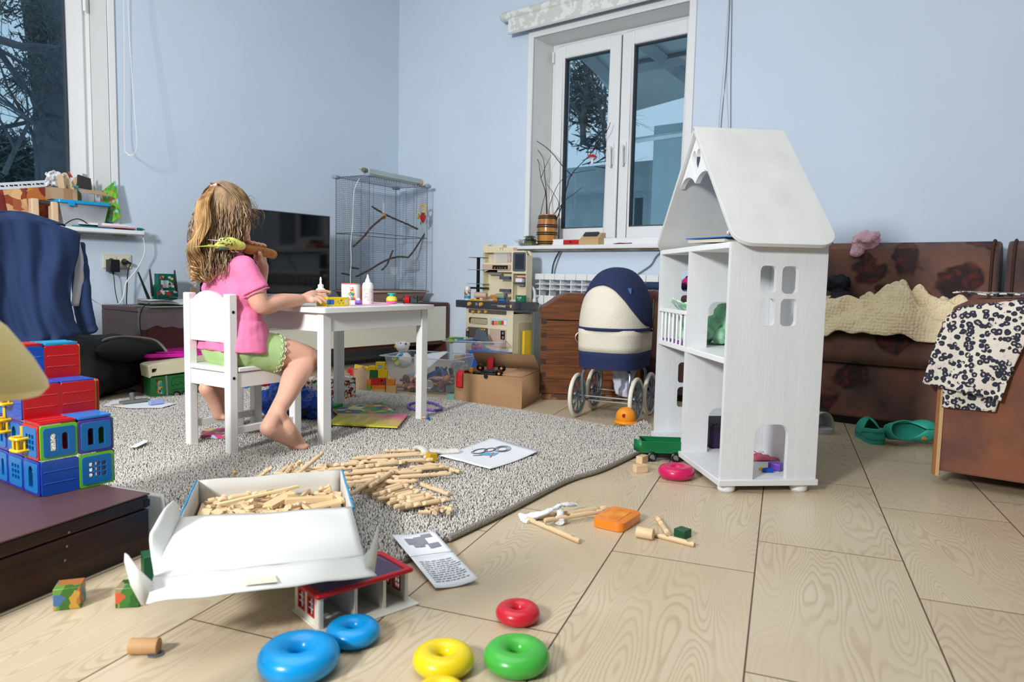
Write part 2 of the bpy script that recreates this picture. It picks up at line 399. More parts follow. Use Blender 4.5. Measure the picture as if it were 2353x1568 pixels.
# ---- camera
cam = bpy.data.cameras.new('camera'); co = bpy.data.objects.new('camera',cam); COL.objects.link(co); sc.camera = co
mm = M((CR,CU,-CF)).transposed().to_4x4(); mm.translation = EYEP; co.matrix_world = mm
cam.sensor_width = 36; cam.lens = FOC/2353*36; cam.clip_start = .02; cam.clip_end = 200
cam.dof.use_dof = True; cam.dof.focus_distance = 2.6; cam.dof.aperture_fstop = 5.6
# ---- light: bounced flash from the viewer's left, ceiling bounce, dim evening sky
def area(name,loc,tgt,size,power,col=(1,1,1),sy=None):
    l = bpy.data.lights.new(name,'AREA'); l.energy = power; l.color = col; l.size = size
    if sy: l.shape = 'RECTANGLE'; l.size_y = sy
    o = bpy.data.objects.new(name,l); COL.objects.link(o); o.location = loc
    o.rotation_euler = (V(tgt)-V(loc)).to_track_quat('-Z','Y').to_euler(); return o
area('flash_light',(-1.9,.95,1.75),(3.2,2.8,1.05),.42,98,(.98,.99,1.0))
area('ceiling_bounce',(.75,1.55,CEIL-.03),(.75,1.55,0),2.1,42,(.95,.98,1.0),3.0)
bpy.data.objects['flash_light'].data.spread = rad(125)
wd = bpy.data.worlds.new('dusk_sky'); sc.world = wd; wd.use_nodes = True; nt = wd.node_tree; bg = nt.nodes['Background']
bg.inputs[0].default_value = (.46,.62,.76,1); bg.inputs[1].default_value = 1.6
sc.view_settings.view_transform = 'Standard'; sc.view_settings.look = 'None'; sc.view_settings.gamma = 1; sc.view_settings.exposure = -.27; sc.view_settings.use_curve_mapping = False
sc.cycles.max_bounces = 6; sc.cycles.transparent_max_bounces = 14; sc.cycles.diffuse_bounces = 3; sc.cycles.glossy_bounces = 3; sc.cycles.use_adaptive_sampling = True; sc.cycles.adaptive_threshold = .035
sc.cycles.use_denoising = True; sc.cycles.sample_clamp_indirect = 6
# ================================================================ OUTSIDE
BARK = mat('hazy_bark',(76,82,88),.9,bump=.5,bs=40,var=.3,vs=12)  # bluish grey puts the outdoor haze into the bark colour
NEEDLE = mat('hazy_needles',(72,92,96),.9,var=.3,vs=10)  # needles lightened and blued, haze painted into the colour
def branch(q,p,d,r,ln,dep,rnd):
    n = 6; pts = [p]; rs = [r]; d = V(d).normalized()
    for i in range(n):
        d = (d+V((rnd.uniform(-.22,.22),rnd.uniform(-.22,.22),rnd.uniform(-.16,.16)))).normalized()
        pts.append(pts[-1]+d*ln/n); rs.append(r*(1-.75*(i+1)/n))
        if dep > 0 and rnd.random() < .85:
            nd = (d+V((rnd.uniform(-1,1),rnd.uniform(-1,1),rnd.uniform(-.5,.9)))).normalized()
            branch(q,pts[-1],nd,rs[-1]*.6,ln*rnd.uniform(.35,.6),dep-1,rnd)
    q.tube(pts,rs,5 if dep else 4)
def blob_leaves(q,c,r,n,rnd,s=.16):
    for _ in range(n):
        d = V((rnd.gauss(0,1),rnd.gauss(0,1),rnd.gauss(0,.7)))*.45; p = V(c)+d*r
        a = V((rnd.uniform(-1,1),rnd.uniform(-1,1),rnd.uniform(-1,1))).normalized(); b = a.orthogonal().normalized()*s*.10; a = a*s*rnd.uniform(.5,1.2)
        q.add([p-b,p+b,p+a+b*.4,p+a-b*.4],[(0,1,2,3)])
rnd = random.Random(3)
def atY(x,y,Y): return onY(x,y,Y)
t = thing('pine_tree','dark leaning pine trunk outside the left window','tree',(1.9,8.6,-.5))
q = MB(); a = onY(150,420,8.4); b = onY(100,0,8.4); q.tube([a+V((.05,0,-1.8)),a,(a+b)/2+V((.03,0,0)),b,b+(b-a)*.7],[.32,.27,.23,.2,.17],12); q.W('trunk',BARK,t)
q = MB()
for (x,y,r,n) in ((85,10,.3,260),(90,75,.25,220),(88,150,.25,240),(50,185,.22,200),(10,20,.14,60)): blob_leaves(q,onY(x,y,8.0+rnd.uniform(-.3,.3)),r,n,rnd,.11)
q.W('foliage',NEEDLE,t,smooth=False)
t = thing('bare_tree','bare leafless tree with crossing twigs outside the left window','tree',(0,6.9,-.5))
q = MB()
branch(q,onY(-40,80,6.6),onY(60,130,6.6)-onY(-40,80,6.6),.035,1.3,3,rnd)
branch(q,onY(-60,20,6.7),onY(120,210,6.7)-onY(-60,20,6.7),.03,1.7,3,rnd)
branch(q,onY(140,330,6.6),onY(20,230,6.6)-onY(140,330,6.6),.02,1.0,3,rnd)
branch(q,onY(10,400,6.8),onY(60,200,6.8)-onY(10,400,6.8),.022,1.3,3,rnd)
branch(q,onY(-30,300,6.8),onY(150,270,6.8)-onY(-30,300,6.8),.02,1.2,3,rnd)
branch(q,onY(90,420,6.8),onY(70,230,6.8)-onY(90,420,6.8),.02,1.2,3,rnd)
q.W('branches',BARK,t)
q = MB()
for (x,y,r) in ((0,340,.32),(20,360,.3),(50,420,.5),(90,430,.5),(20,430,.7),(130,440,.5)): blob_leaves(q,onY(x,y,9.2),r,900,rnd,.12)
tag(q.build('hedge',NEEDLE,smooth=False),'dark evergreen bushes low outside the left window','hedge',kind='stuff')
# porch seen through window 2
PW = mat('porch_wall_render',(176,196,200),.9,var=.05,vs=2); PB = mat('porch_beam',(150,156,160),.8,var=.05); PR = mat('porch_roof_sheet',(200,208,210),.7,var=.05,bump=.6,bs=30,stretch=(.2,1,1))
def _thru(m):
    nt = m.node_tree; tl = N(nt,'ShaderNodeBsdfTranslucent'); tl.inputs[0].default_value = (.5,.55,.56,1); mx = N(nt,'ShaderNodeMixShader'); mx.inputs[0].default_value = .6
    nt.links.new(nt.nodes['Principled BSDF'].outputs[0],mx.inputs[1]); nt.links.new(tl.outputs[0],mx.inputs[2]); nt.links.new(mx.outputs[0],nt.nodes['Material Output'].inputs[0])
_thru(PR)
t = thing('porch','neighbouring porch with beams under a pale roof outside the right window','porch',(6,1.5,-.4))
X0 = 6.6
q = MB(); w0 = onX(1462,300,X0); q.box(X0,X0+.15,-.6,w0.y-.2,-.4,2.15); q.W('porch_wall',PW,t)
a,b,c,d = (Z(*p,2.64) for p in ((1325,110),(1415,232),(1458,256),(1660,200)))
q = MB(); q.prism([(4.35,a.y),(a.x,a.y),(b.x,b.y),(c.x,c.y),(d.x,d.y),(4.35,-1.2)],2.64,2.66)
q.W('porch_roof',PR,t)
q = MB()
def beam(x1,y1,x2,y2,zz,w):
    a,b = Z(x1,y1,zz),Z(x2,y2,zz); d = (b-a).normalized()*.5; q.tube([a-d*.2,b+d*.2],w,4,up=(0,0,1))
for (x1,y1,x2,y2) in ((1352,135,1405,185),(1472,95,1585,185)): beam(x1,y1,x2,y2,2.6,.07)
beam(1470,152,1590,130,2.58,.06)
q.W('beam',PB,t)
q = MB(); q.box(X0-.3,X0-.05,-.6,3.0,2.34,2.46); q.W('eave_beam',PR,t)
q = MB(); a = onX(1470,322,X0-.02); b = onX(1575,303,X0-.02); q.tube([a-V((0,-.1,0)),b+V((0,-.4,0))],.028,4,up=(0,0,1)); q.W('ledge',mat('pale_ledge',(226,232,232),.6),t)
q = MB(); q.box(X0-.012,X0,onX(1480,400,X0).y,onX(1462,400,X0).y,-.2,1.45); q.W('door_leaf',mat('dark_door',(58,66,70),.5),t)
q = MB(); q.box(7.6,10,3.3,6.2,1.7,2.0); q.box(7.9,10,3.4,6.0,-.4,1.7)
tag(q.build('garden_house',mat('house_wall',(164,176,180),.9)),'grey house partly hidden by trees outside the right window','house')
t = thing('garden_tree','dark tree with thin twigs outside the right window','tree',(8,4.6,-.5))
q = MB()
for (x,y,r,n) in ((1338,200,.35,350),(1335,170,.3,200),(1345,260,.35,300),(1370,330,.3,160),(1330,240,.3,250)): blob_leaves(q,onX(x,y,7.2),r,n,rnd,.16)
q.W('foliage',NEEDLE,t,smooth=False)
q = MB()
branch(q,onX(1340,150,7.0),onX(1400,300,7.0)-onX(1340,150,7.0),.02,1.3,3,rnd)
branch(q,onX(1390,340,7.0),onX(1370,160,7.0)-onX(1390,340,7.0),.02,1.3,3,rnd)
branch(q,onX(1340,330,7.0),onX(1350,120,7.0)-onX(1340,330,7.0),.04,1.5,2,rnd)
q.W('branches',BARK,t)
# ================================================================ FURNITURE
def local(o,p):
    return (TR(o.location)@o.rotation_euler.to_matrix().to_4x4()).inverted()@V(p)
# ---- television stand
DWOOD = mat('dark_mahogany_board',(82,46,40),.4,var=.12,vs=6,stretch=(1,1,8)); CREAM = mat('cream_drawer_front',(226,223,205),.35,var=.01)
t = thing('tv_stand','long low dark brown television stand with cream drawer fronts against the left wall','tv stand',(1.63,3.60,0))
Wd,Dp,Ht = 2.19,.44,.42
q = MB(); q.box(0,Wd,0,Dp,Ht-.022,Ht); q.build('top_board',DWOOD,t,bev=.003)
for x in (0,Wd-.03):
    q = MB(); q.box(x,x+.03,0,Dp,0,Ht-.0225); q.build('side_panel',DWOOD,t,bev=.003)
q = MB(); q.box(.03,Wd-.03,.02,Dp,.12,.145); q.box(.03,Wd-.03,Dp-.015,Dp,.145,Ht-.023); q.box(.3,.33,.02,Dp,.145,Ht-.023); q.build('carcass',DWOOD,t)
dr = [(.30,1.235),(1.24,Wd-.032)]
for a,b in dr:
    q = MB(); q.box(a,b,-.004,.016,.147,Ht-.026); d = q.build('drawer',CREAM,t,bev=.002)
    q = MB(); m_ = (a+b)/2-.18 if a > 1 else (a+b)/2; z_ = .30; q.tube([(m_-.10,-.004,z_),(m_-.10,-.03,z_),(m_+.10,-.03,z_),(m_+.10,-.004,z_)],.006,10); q.build('handle',mat('brushed_steel',(150,148,144),.35,.9),d)
q = MB(); q.box(.032,.298,.002,.018,.147,Ht-.026); q.build('side_door',DWOOD,t,bev=.002)
# ---- television
t = thing('television','black flat screen television with a silver edge, standing on the low stand','television',(2.465,3.78,.42))
TW,TH = .87,.49
q = MB(); q.box(-TW/2,TW/2,0,.03,.062,.062+TH); q.box(-TW/2+.15,TW/2-.15,.03,.06,.09,.35); q.build('casing',BLACK,t,bev=.003)
q = MB(); q.box(-TW/2+.008,TW/2-.008,-.0015,0,.07,.062+TH-.008); q.build('screen',mat('tv_screen_glass',(5,5,7),.06,spec=.6),t,smooth=False)
q = MB(); ringbox(q,-TW/2-.002,TW/2+.002,.05,.064+TH,.004,-.002,.03,'A'); q.box(-TW/2-.002,TW/2+.002,-.006,.03,.05,.062); q.build('bezel',mat('silver_plastic',(170,176,182),.35,.6),t)
for s in (-1,1):
    q = MB(); q.prism([(s*.30-.015,-.09),(s*.30+.015,-.09),(s*.30+.012,.12),(s*.30-.012,.12)],0,.012); q.box(s*.30-.01,s*.30+.01,0,.02,.012,.06); q.build('foot',MATS['silver_plastic'],t,bev=.002)
# ---- bird cage
WIRE = mat('grey_wire',(104,108,114),.35,.7); CPLA = mat('blue_grey_plastic',(150,162,176),.4); TRAY = mat('beige_plastic_tray',(196,164,148),.45); TWIG = mat('brown_twig',(88,66,54),.85,bump=.6,bs=90,var=.2,vs=30)
ca = rad(8); N0 = V((3.12,3.66,.42)); LX,LY = .62,.29
t = thing('bird_cage','tall wire bird cage with beige tray and branch perches in the room corner','bird cage',N0,ca)
z0,z1 = .085,.83; zm = .46
q = MB(); q.prism(rrect(LX-.03,LY-.03,.02,cx=LX/2,cy=LY/2),0,.004)
vs = []
for (w,z) in ((-.028,0),(0,.07),(.014,.072),(.014,.082)):
    vs += [(-w,-w,z),(LX+w,-w,z),(LX+w,LY+w,z),(-w,LY+w,z)]
q.add(vs,[(4*i+k,4*i+(k+1) % 4,4*i+4+(k+1) % 4,4*i+4+k) for i in range(3) for k in range(4)]); q.build('tray',TRAY,t,solid=.003)
def panel(name,a,b,mesh_fn):
    q = MB(); mesh_fn(q,V(a),V(b)); return q.build(name,WIRE,t,smooth=False)
def wires(q,a,b,z0,z1,hs,vs_,up=None):
    L_ = (b-a); n = int((z1-z0)/hs)
    for i in range(n+1):
        z = z0+(z1-z0)*i/n; q.tube([a+V((0,0,z)),b+V((0,0,z))],.0008,3,cap=False)
    for i in range(vs_+1):
        p = a+L_*i/vs_; q.tube([p+V((0,0,z0)),p+V((0,0,z1))],.0012,3,cap=False)
    for z in (z0,zm,z1): q.tube([a+V((0,0,z)),b+V((0,0,z))],.002,4)
    if up:
        for i in range(up+1):
            p = a+L_*i/up; q.tube([p+V((0,0,zm)),p+V((0,0,z1))],.0008,3,cap=False)
C_ = [V((0,0,0)),V((LX,0,0)),V((LX,LY,0)),V((0,LY,0))]
panel('wire_front',C_[0],C_[1],lambda q,a,b: wires(q,a,b,z0,z1,.0125,4))
panel('wire_side',C_[3],C_[0],lambda q,a,b: wires(q,a,b,z0,z1,.0125,4,20))
panel('wire_side',C_[1],C_[2],lambda q,a,b: wires(q,a,b,z0,z1,.0125,3))
panel('wire_back',C_[2],C_[3],lambda q,a,b: wires(q,a,b,z0,z1,.0125,5))
q = MB()
for i in range(25): q.tube([(LX*i/24,0,z1),(LX*i/24,LY,z1)],.0009,3,cap=False)
for i in range(8): q.tube([(0,LY*i/7,z1),(LX,LY*i/7,z1)],.0012,3,cap=False)
q.build('wire_roof',WIRE,t,smooth=False)
for c in C_: q = MB(); q.tube([c+V((0,0,z0)),c+V((0,0,z1))],.0025,5); q.build('corner_rod',WIRE,t)
for c in C_: q = MB(); q.cbox((c.x,c.y,z1+.002),(.045,.04,.022)); q.build('corner_clip',CPLA,t,bev=.005)
def cagept(x,y,dy): # a point inside the cage at this picture place
    P = t.matrix_basis@V((0,dy,0)); nrm = (t.matrix_basis.to_3x3()@V((0,1,0))); return pl(x,y,P,nrm)
def perch(pts,dy,r=.006):
    P = [cagept(x,y,dy+k*.01) for k,(x,y) in enumerate(pts)]; q = MB(); sp = smoothpath(P,4); q.tube(sp,[r*(1+.25*nz(i*.9,r*1000)) for i in range(len(sp))],7)
    for i in range(2,len(sp)-1,4):
        d = V((nz(i*3.1),nz(i*1.7,5),nz(i*2.3,9))).normalized(); q.cyl(sp[i],sp[i]+d*r*2,r*.5,r*.3,6)
    return q.W('perch',TWIG,t)
perch([(884,497),(855,521),(836,544),(812,567)],.10,.007)
perch([(855,475),(878,489),(900,500),(935,515),(972,532)],.16,.0062)
perch([(984,524),(968,550),(950,578),(938,592)],.12,.0065)
perch([(938,592),(910,591),(880,602),(850,620),(818,636)],.14,.0068)
perch([(903,575),(896,592),(888,610),(877,621)],.10,.006)
q = MB(); q.cyl(cagept(882,498,.14),cagept(882,467,.14),.012,n=16); q.W('seed_tube',clear_mat('clear_plastic',a=.16),t)
q = MB(); q.ell(cagept(882,498,.13),(.018,.018,.018)); q.W('seed_cup',mat('orange_plastic',(240,160,30),.4),t)
t_cage = t
q = MB(); c = cagept(945,608,.2); q.cbox(c,(.10,.07,.08)); q.W('bird_bath',MATS['clear_plastic'],t,bev=.008)
q = MB(); c = cagept(905,632,.1); q.lathe([(.02,0),(.034,.05),(.036,.055)],20,TR(c)); q.W('food_cup',MATS['clear_plastic'],t)
q = MB(); c = cagept(905,648,.16); q.lathe([(.03,0),(.03,.004)],20,TR(c)); q.W('food_dish',TRAY,t)
for (x,y,d) in ((812,616,.12),(792,630,.12)):
    q = MB(); a,b = cagept(x-8,y-2,d),cagept(x+12,y+2,d); q.cyl(a,b,.006,n=8); q.W('perch_peg',TWIG,t)
# hanging toy
t = thing('bird_toy','hanging plastic strawberry toy with an orange ring inside the bird cage','toy',(TR(t_cage.location)@M.Rotation(ca,4,'Z')@V((.56,.05,.42))))
tl = t.location
def ct(x,y): return pl(x,y,tl,(CF.x,CF.y,0))
q = MB(); f_ = frame(ct(972,480),RGT,(0,0,1)); q.torus((0,0,0),.021,.005,24,8,T=f_@M.Rotation(pi/2,4,'X'),sy=1.25); q.W('ring',mat('clear_orange',(240,180,40),.2),t)
q = MB(); q.lathe([(.001,-.045),(.012,-.035),(.026,-.01),(.028,.01),(.015,.022),(.004,.025)],16,TR(ct(972,499)),ell=.6); q.W('strawberry',mat('strawberry_red',(196,34,40),.3),t)
q = MB(); q.ell(ct(961,497),(.012,.008,.022)); q.W('lemon',mat('lemon_yellow',(235,200,40),.3),t)
q = MB()
for k in range(6): a = 2*pi*k/6; c = ct(972,490); q.ell(c+V((cos(a)*.013,sin(a)*.008,0)),(.008,.006,.004),8)
q.ell(ct(967,513),(.006,.005,.013),8); q.W('leaves',mat('leaf_green',(80,160,50),.4),t)
# lamp tube on the cage
t = thing('cage_lamp','pale grey tube lamp lying on top of the bird cage','lamp',TR(t_cage.location)@M.Rotation(ca,4,'Z')@V((.02,.02,z1+.013)),ca)
q = MB(); q.box(0,.55,.0,.045,.0,.036); q.build('housing',mat('pale_green_grey_metal',(180,198,198),.4),t,bev=.004)
q = MB(); q.cyl((.03,.022,-.002),(.52,.022,-.002),.009); q.build('tube',mat('lamp_tube',(255,250,240),.3),t)
q = MB(); q.cyl((.55,.022,.014),(.575,.022,.014),.026); q.build('end_cap',mat('peach_plastic',(226,178,134),.5),t)
q = MB(); q.cyl((-.035,.02,.02),(-.005,.02,.02),.016); q.tube([(-.09,.0,.016),(-.03,.0,.016)],.002,6); q.build('socket_end',mat('olive_grey_plastic',(120,122,100),.5),t)
WHC = mat('white_cable',(238,238,236),.5)
q = MB(); P = [fc(x,y,t.location+V((0,-.03,0))) for (x,y) in ((826,410),(818,425),(813,445),(811,480),(810,520),(806,560),(807,600),(805,635))]; P.append(P[-1]+V((0,0,-.18))); P.append(P[-1]+V((-.05,.04,-.012)))
q.tube(smoothpath(P,5),.0022,6); tag(q.build('lamp_cable',WHC),'thin white cable hanging down the front of the bird cage','cable')
# ---- children's table
LAC = mat('white_painted_wood',(240,239,236),.38,var=.015,vs=14)
ta = rad(6.5); T0 = V((1.545,2.045,0)); tm = TR(T0)@M.Rotation(ta,4,'Z')
tx_,ty_ = .535,.47
t = thing('childrens_table','small white wooden table standing on the rug in front of the seated child','table',tm@V((tx_/2,ty_/2,.018)),ta)
def tpt(x,y,z=.0): return tm@V((x,y,z))
lo = -V((tx_/2,ty_/2,0)); TT = .488
q = MB(); q.prism(rrect(tx_+.075,ty_+.075,.012),TT-.018-.018,TT-.018); q.build('tabletop',LAC,t,bev=.002)
for sx in (-1,1):
    for sy in (-1,1):
        q = MB(); x,y = sx*tx_/2,sy*ty_/2; q.box(x-.019,x+.019,y-.015,y+.015,-.012,TT-.036); q.build('leg',LAC,t,bev=.002)
for sx in (-1,1): q = MB(); x = sx*(tx_/2+.004); q.box(x-.009,x+.009,-ty_/2+.0155,ty_/2-.0155,TT-.102,TT-.037); q.build('apron',LAC,t,bev=.001)
for sy in (-1,1): q = MB(); y = sy*(ty_/2+.002); q.box(-tx_/2+.0195,tx_/2-.0195,y-.009,y+.009,TT-.102,TT-.037); q.build('apron',LAC,t,bev=.001)
# ---- children's chair
cm = TR((1.247,2.134,0))@M.Rotation(rad(6),4,'Z')
CW,CD = .213,.262
t = thing('childrens_chair','small white wooden chair on the rug with the child sitting on it','chair',cm@V((CD/2,CW/2,.016)),rad(6))
zz = -.016
for y in (-CW/2,CW/2):
    q = MB(); q.box(-CD/2-.016,-CD/2+.016,y-.015,y+.015,zz+.004,.533+zz); o = q.build('back_leg',LAC,t,bev=.004)
    q = MB(); q.cyl((-CD/2+(.0),y-.0156,.475+zz),(-CD/2,y-.0162,.475+zz),.005,n=14); q.build('screw_hole',BLACK,o); q = MB(); q.cyl((-CD/2,y-.0156,.262+zz),(-CD/2,y-.0162,.262+zz),.005,n=14); q.build('screw_hole',BLACK,o)
    q = MB(); q.box(CD/2-.016,CD/2+.016,y-.015,y+.015,zz+.004,.278+zz); q.build('front_leg',LAC,t,bev=.003)
    q = MB(); q.box(-CD/2+.0165,CD/2-.0165,y-.01,y+.01,.228+zz,.277+zz); q.build('side_rail',LAC,t,bev=.001)
    q = MB(); q.box(-CD/2+.0165,CD/2-.0165,y-.008,y+.008,.075+zz,.099+zz); q.build('stretcher',LAC,t,bev=.002)
for x in (-CD/2,CD/2): q = MB(); q.box(x-.01,x+.01,-CW/2+.0155,CW/2-.0155,.228+zz,.277+zz); q.build('rail',LAC,t,bev=.001)
q = MB(); q.prism([(-CD/2+.018,-CW/2-.015),(CD/2+.02,-CW/2-.015),(CD/2+.02,CW/2+.015),(-CD/2+.018,CW/2+.015),(-CD/2+.018,CW/2-.016),(-CD/2-.014,CW/2-.016),(-CD/2-.014,-CW/2+.016),(-CD/2+.018,-CW/2+.016)],.279+zz,.295+zz); q.build('seat',LAC,t,bev=.004)
prof = [(-CW/2+.0155,.375),(CW/2-.0155,.375),(CW/2-.0155,.512)]
for k in range(9): a = k/8; y = (CW/2-.03)*(1-2*a); prof.append((y,.512+.030*sin(pi*a)**.7))
prof.append((-CW/2+.0155,.512))
q = MB(); q.prism(prof,-CD/2-.009,-CD/2+.009,T=M(((0,0,1,0),(1,0,0,0),(0,1,0,zz),(0,0,0,1)))); q.build('backrest',LAC,t,bev=.003)
# ---- doll's house
DH = mat('whitewashed_wood',(222,224,226),.55,var=.03,vs=5,bump=.07,bs=30,stretch=(6,6,.6))
DHE = mat('white_paint_edge',(240,241,242),.45,var=.01)
dha = rad(44); D0 = V((1.958,.771,0)); t = thing('dolls_house','tall white wooden doll\'s house with steep roof standing in front of the sofa','dolls house',D0,dha)
WW,DD = .655,.285; zb = .022    # local x = width (away from viewer), local -y = depth
PT = .017
def side_T(x): return M(((0,0,1,x),(-1,0,0,0),(0,1,0,0),(0,0,0,1)))   # outline (depth, height) -> panel across x
def win4(cx_,cz):
    return [rrect(.048,.078,.014,cx=cx_+i*.064,cy=cz+j*.092) for i in (-.5,.5) for j in (-.5,.5)]
def door_hole(cx_,w,h,z0): return [(cx_-w/2,z0),(cx_+w/2,z0)]+rrect(w,.1,.03,cx=cx_,cy=z0+h-.05)[10:20]
def doorp(cx_,w,h,z0):
    r = .03; o = [(cx_-w/2,z0),(cx_+w/2,z0)]
    for k in range(6): a = .5*pi*k/5; o.append((cx_+w/2-r+r*cos(a),z0+h-r+r*sin(a)))
    for k in range(6): a = .5*pi+.5*pi*k/5; o.append((cx_-w/2+r+r*cos(a),z0+h-r+r*sin(a)))
    return o
Zs = (.040,.372,.700)
# near side panel with window and door
outl = [(0,Zs[0]),(.118,Zs[0])]+list(reversed(doorp(.163,.090,.145,Zs[0])))[0:12]+[(.208,Zs[0]),(DD,Zs[0]),(DD,.740),(0,.740)]
def dhpx(x,y,u=0.0): # depth, height on the panel plane at local x = u
    P = D0+M.Rotation(dha,3,'Z')@V((u,0,0)); n = M.Rotation(dha,3,'Z')@V((1,0,0)); w = pl(x,y,P,n)-P; return (w.dot(M.Rotation(dha,3,'Z')@V((0,-1,0))),w.z)
d0_,d1_ = dhpx(1729,1102)[0],dhpx(1806,1102)[0]; dz_ = dhpx(1768,976)[1]
dc = (d0_+d1_)/2; dw = d1_-d0_
outl = [(0,Zs[0]),(dc-dw/2,Zs[0])]+list(reversed(doorp(dc,dw,dz_-Zs[0],Zs[0])[2:]))+[(dc+dw/2,Zs[0]),(DD,Zs[0]),(DD,.715),(0,.715)]
wc = dhpx(1789,681)
q = MB(); q.prism(outl,0,PT,T=side_T(0),holes=win4(*wc)); q.build('side_wall',DH,t,smooth=False)
wu,wl = dhpx(1565,674,WW-PT),dhpx(1557,885,WW-PT)
q = MB(); q.prism([(0,Zs[0]),(DD,Zs[0]),(DD,.715),(0,.715)],0,PT,T=side_T(WW-PT),holes=win4(wu[0]+.056,wu[1])+win4(wl[0]+.056,wl[1])); q.build('side_wall',DH,t,smooth=False)
# dividers
for (zl,zh,ex_,ey_) in ((Zs[0],Zs[1],1629,938),(Zs[1]+PT,Zs[2],1628,694)):
    dl,dt = dhpx(ex_,ey_,WW*.505); dt = dhpx(1650,ey_,WW*.505)[1]-zl
    o_ = [(0,zl),(dl,zl)]+list(reversed(doorp(dl+.045,.09,dt,zl)[2:]))+[(dl+.09,zl),(DD-.01,zl),(DD-.01,zh),(0,zh)]
    q = MB(); q.prism(o_,0,PT,T=side_T(WW*.505)); q.build('divider',DH,t,smooth=False)
q = MB(); q.box(-.006,WW+.006,-DD-.006,.008,zb,Zs[0]); q.build('base',DH,t,bev=.002)
for z in Zs[1:]:
    q = MB(); q.box(PT,WW-PT,-DD+.01,0,z,z+PT); q.build('floor_board',DHE,t,bev=.002)
q = MB(); q.box(PT,WW-PT,-DD+.004,-DD+.0095,Zs[0],.72); q.prism([(PT,.72),(WW-PT,.72),(WW/2,1.05)],0,.006,T=M(((1,0,0,0),(0,0,1,-DD+.004),(0,1,0,0),(0,0,0,1)))); q.build('back_panel',DH,t)
# roof
RZ = 1.097; OH,EZ = .046,.712; sl = (RZ-EZ)/(WW/2+OH); rl = sqrt((WW/2+OH)**2+(RZ-EZ)**2)
for s in (-1,1):
    T_r = M.Translation((WW/2,0,RZ))@M.Rotation(0 if s > 0 else pi,4,'Z')
    ang = atan2(RZ-EZ,WW/2+OH)
    # outline: u along depth, w down the slope
    if s < 0: # towards the viewer, outline u=depth -> local -y
        Tm = M(((0,-cos(ang),-sin(ang)*1,WW/2),(-1,0,0,.008),(0,-sin(ang),cos(ang),RZ),(0,0,0,1)))
    else:
        Tm = M(((0,cos(ang),sin(ang),WW/2),(-1,0,0,.008),(0,-sin(ang),cos(ang),RZ),(0,0,0,1)))
    q = MB(); q.prism(rrect(DD+.016,rl,(.0,.0,.055,.055),8,cx=(DD+.016)/2,cy=rl/2),-.013,0,T=Tm); q.build('roof_panel',mat('whitewashed_roof_wood',(214,215,212),.5,var=.06,vs=3,stretch=(3,3,.8)),t,bev=.004)
# gable board with heart and scalloped edge
gz = .918; gh = (RZ-.028-gz); gw = gh/sl
def heart(cx_,cz,s): return [(cx_+s*.0625*16*sin(a)**3/1.0*.5,cz+s*.0625*.62*(13*cos(a)-5*cos(2*a)-2*cos(3*a)-cos(4*a))) for a in [2*pi*k/24 for k in range(24)]]
ed = []
for k in range(21):
    u = -1+2*k/20; ed.append((WW/2+u*gw,gz+.028*abs(sin(pi*(u+1)))**.8*1.0+(.0 if k not in (0,20) else 0)))
q = MB(); q.prism(ed+[(WW/2,RZ-.028)],0,PT,T=M(((1,0,0,0),(0,0,1,-.004-PT),(0,1,0,0),(0,0,0,1))),holes=[heart(WW/2,RZ-.110,.080)]); q.build('gable_board',DHE,t,bev=.0015)
for (x,y) in ((.03,-.03),(.03,-DD+.035),(WW-.03,-.03),(WW-.03,-DD+.035)):
    q = MB(); q.lathe([(.022,0),(.025,.004),(.025,zb)],24,TR((x,y,0))); q.build('foot',DHE,t)
# balcony rail on the far upper room
bt = WW*.505+PT; bz = Zs[1]+PT
q = MB(); q.box(bt,WW-PT,-.012,.002,bz+.105,bz+.118)
for k in range(7): x = bt+.02+(WW-PT-bt-.03)*k/6.4; q.cyl((x,-.005,bz),(x,-.005,bz+.105),.0042,n=8)
q.build('balcony_rail',DHE,t,bev=.001)
t_dh = t
def dloc(u,d,z): return TR(D0)@M.Rotation(dha,4,'Z')@V((u,-d,z))
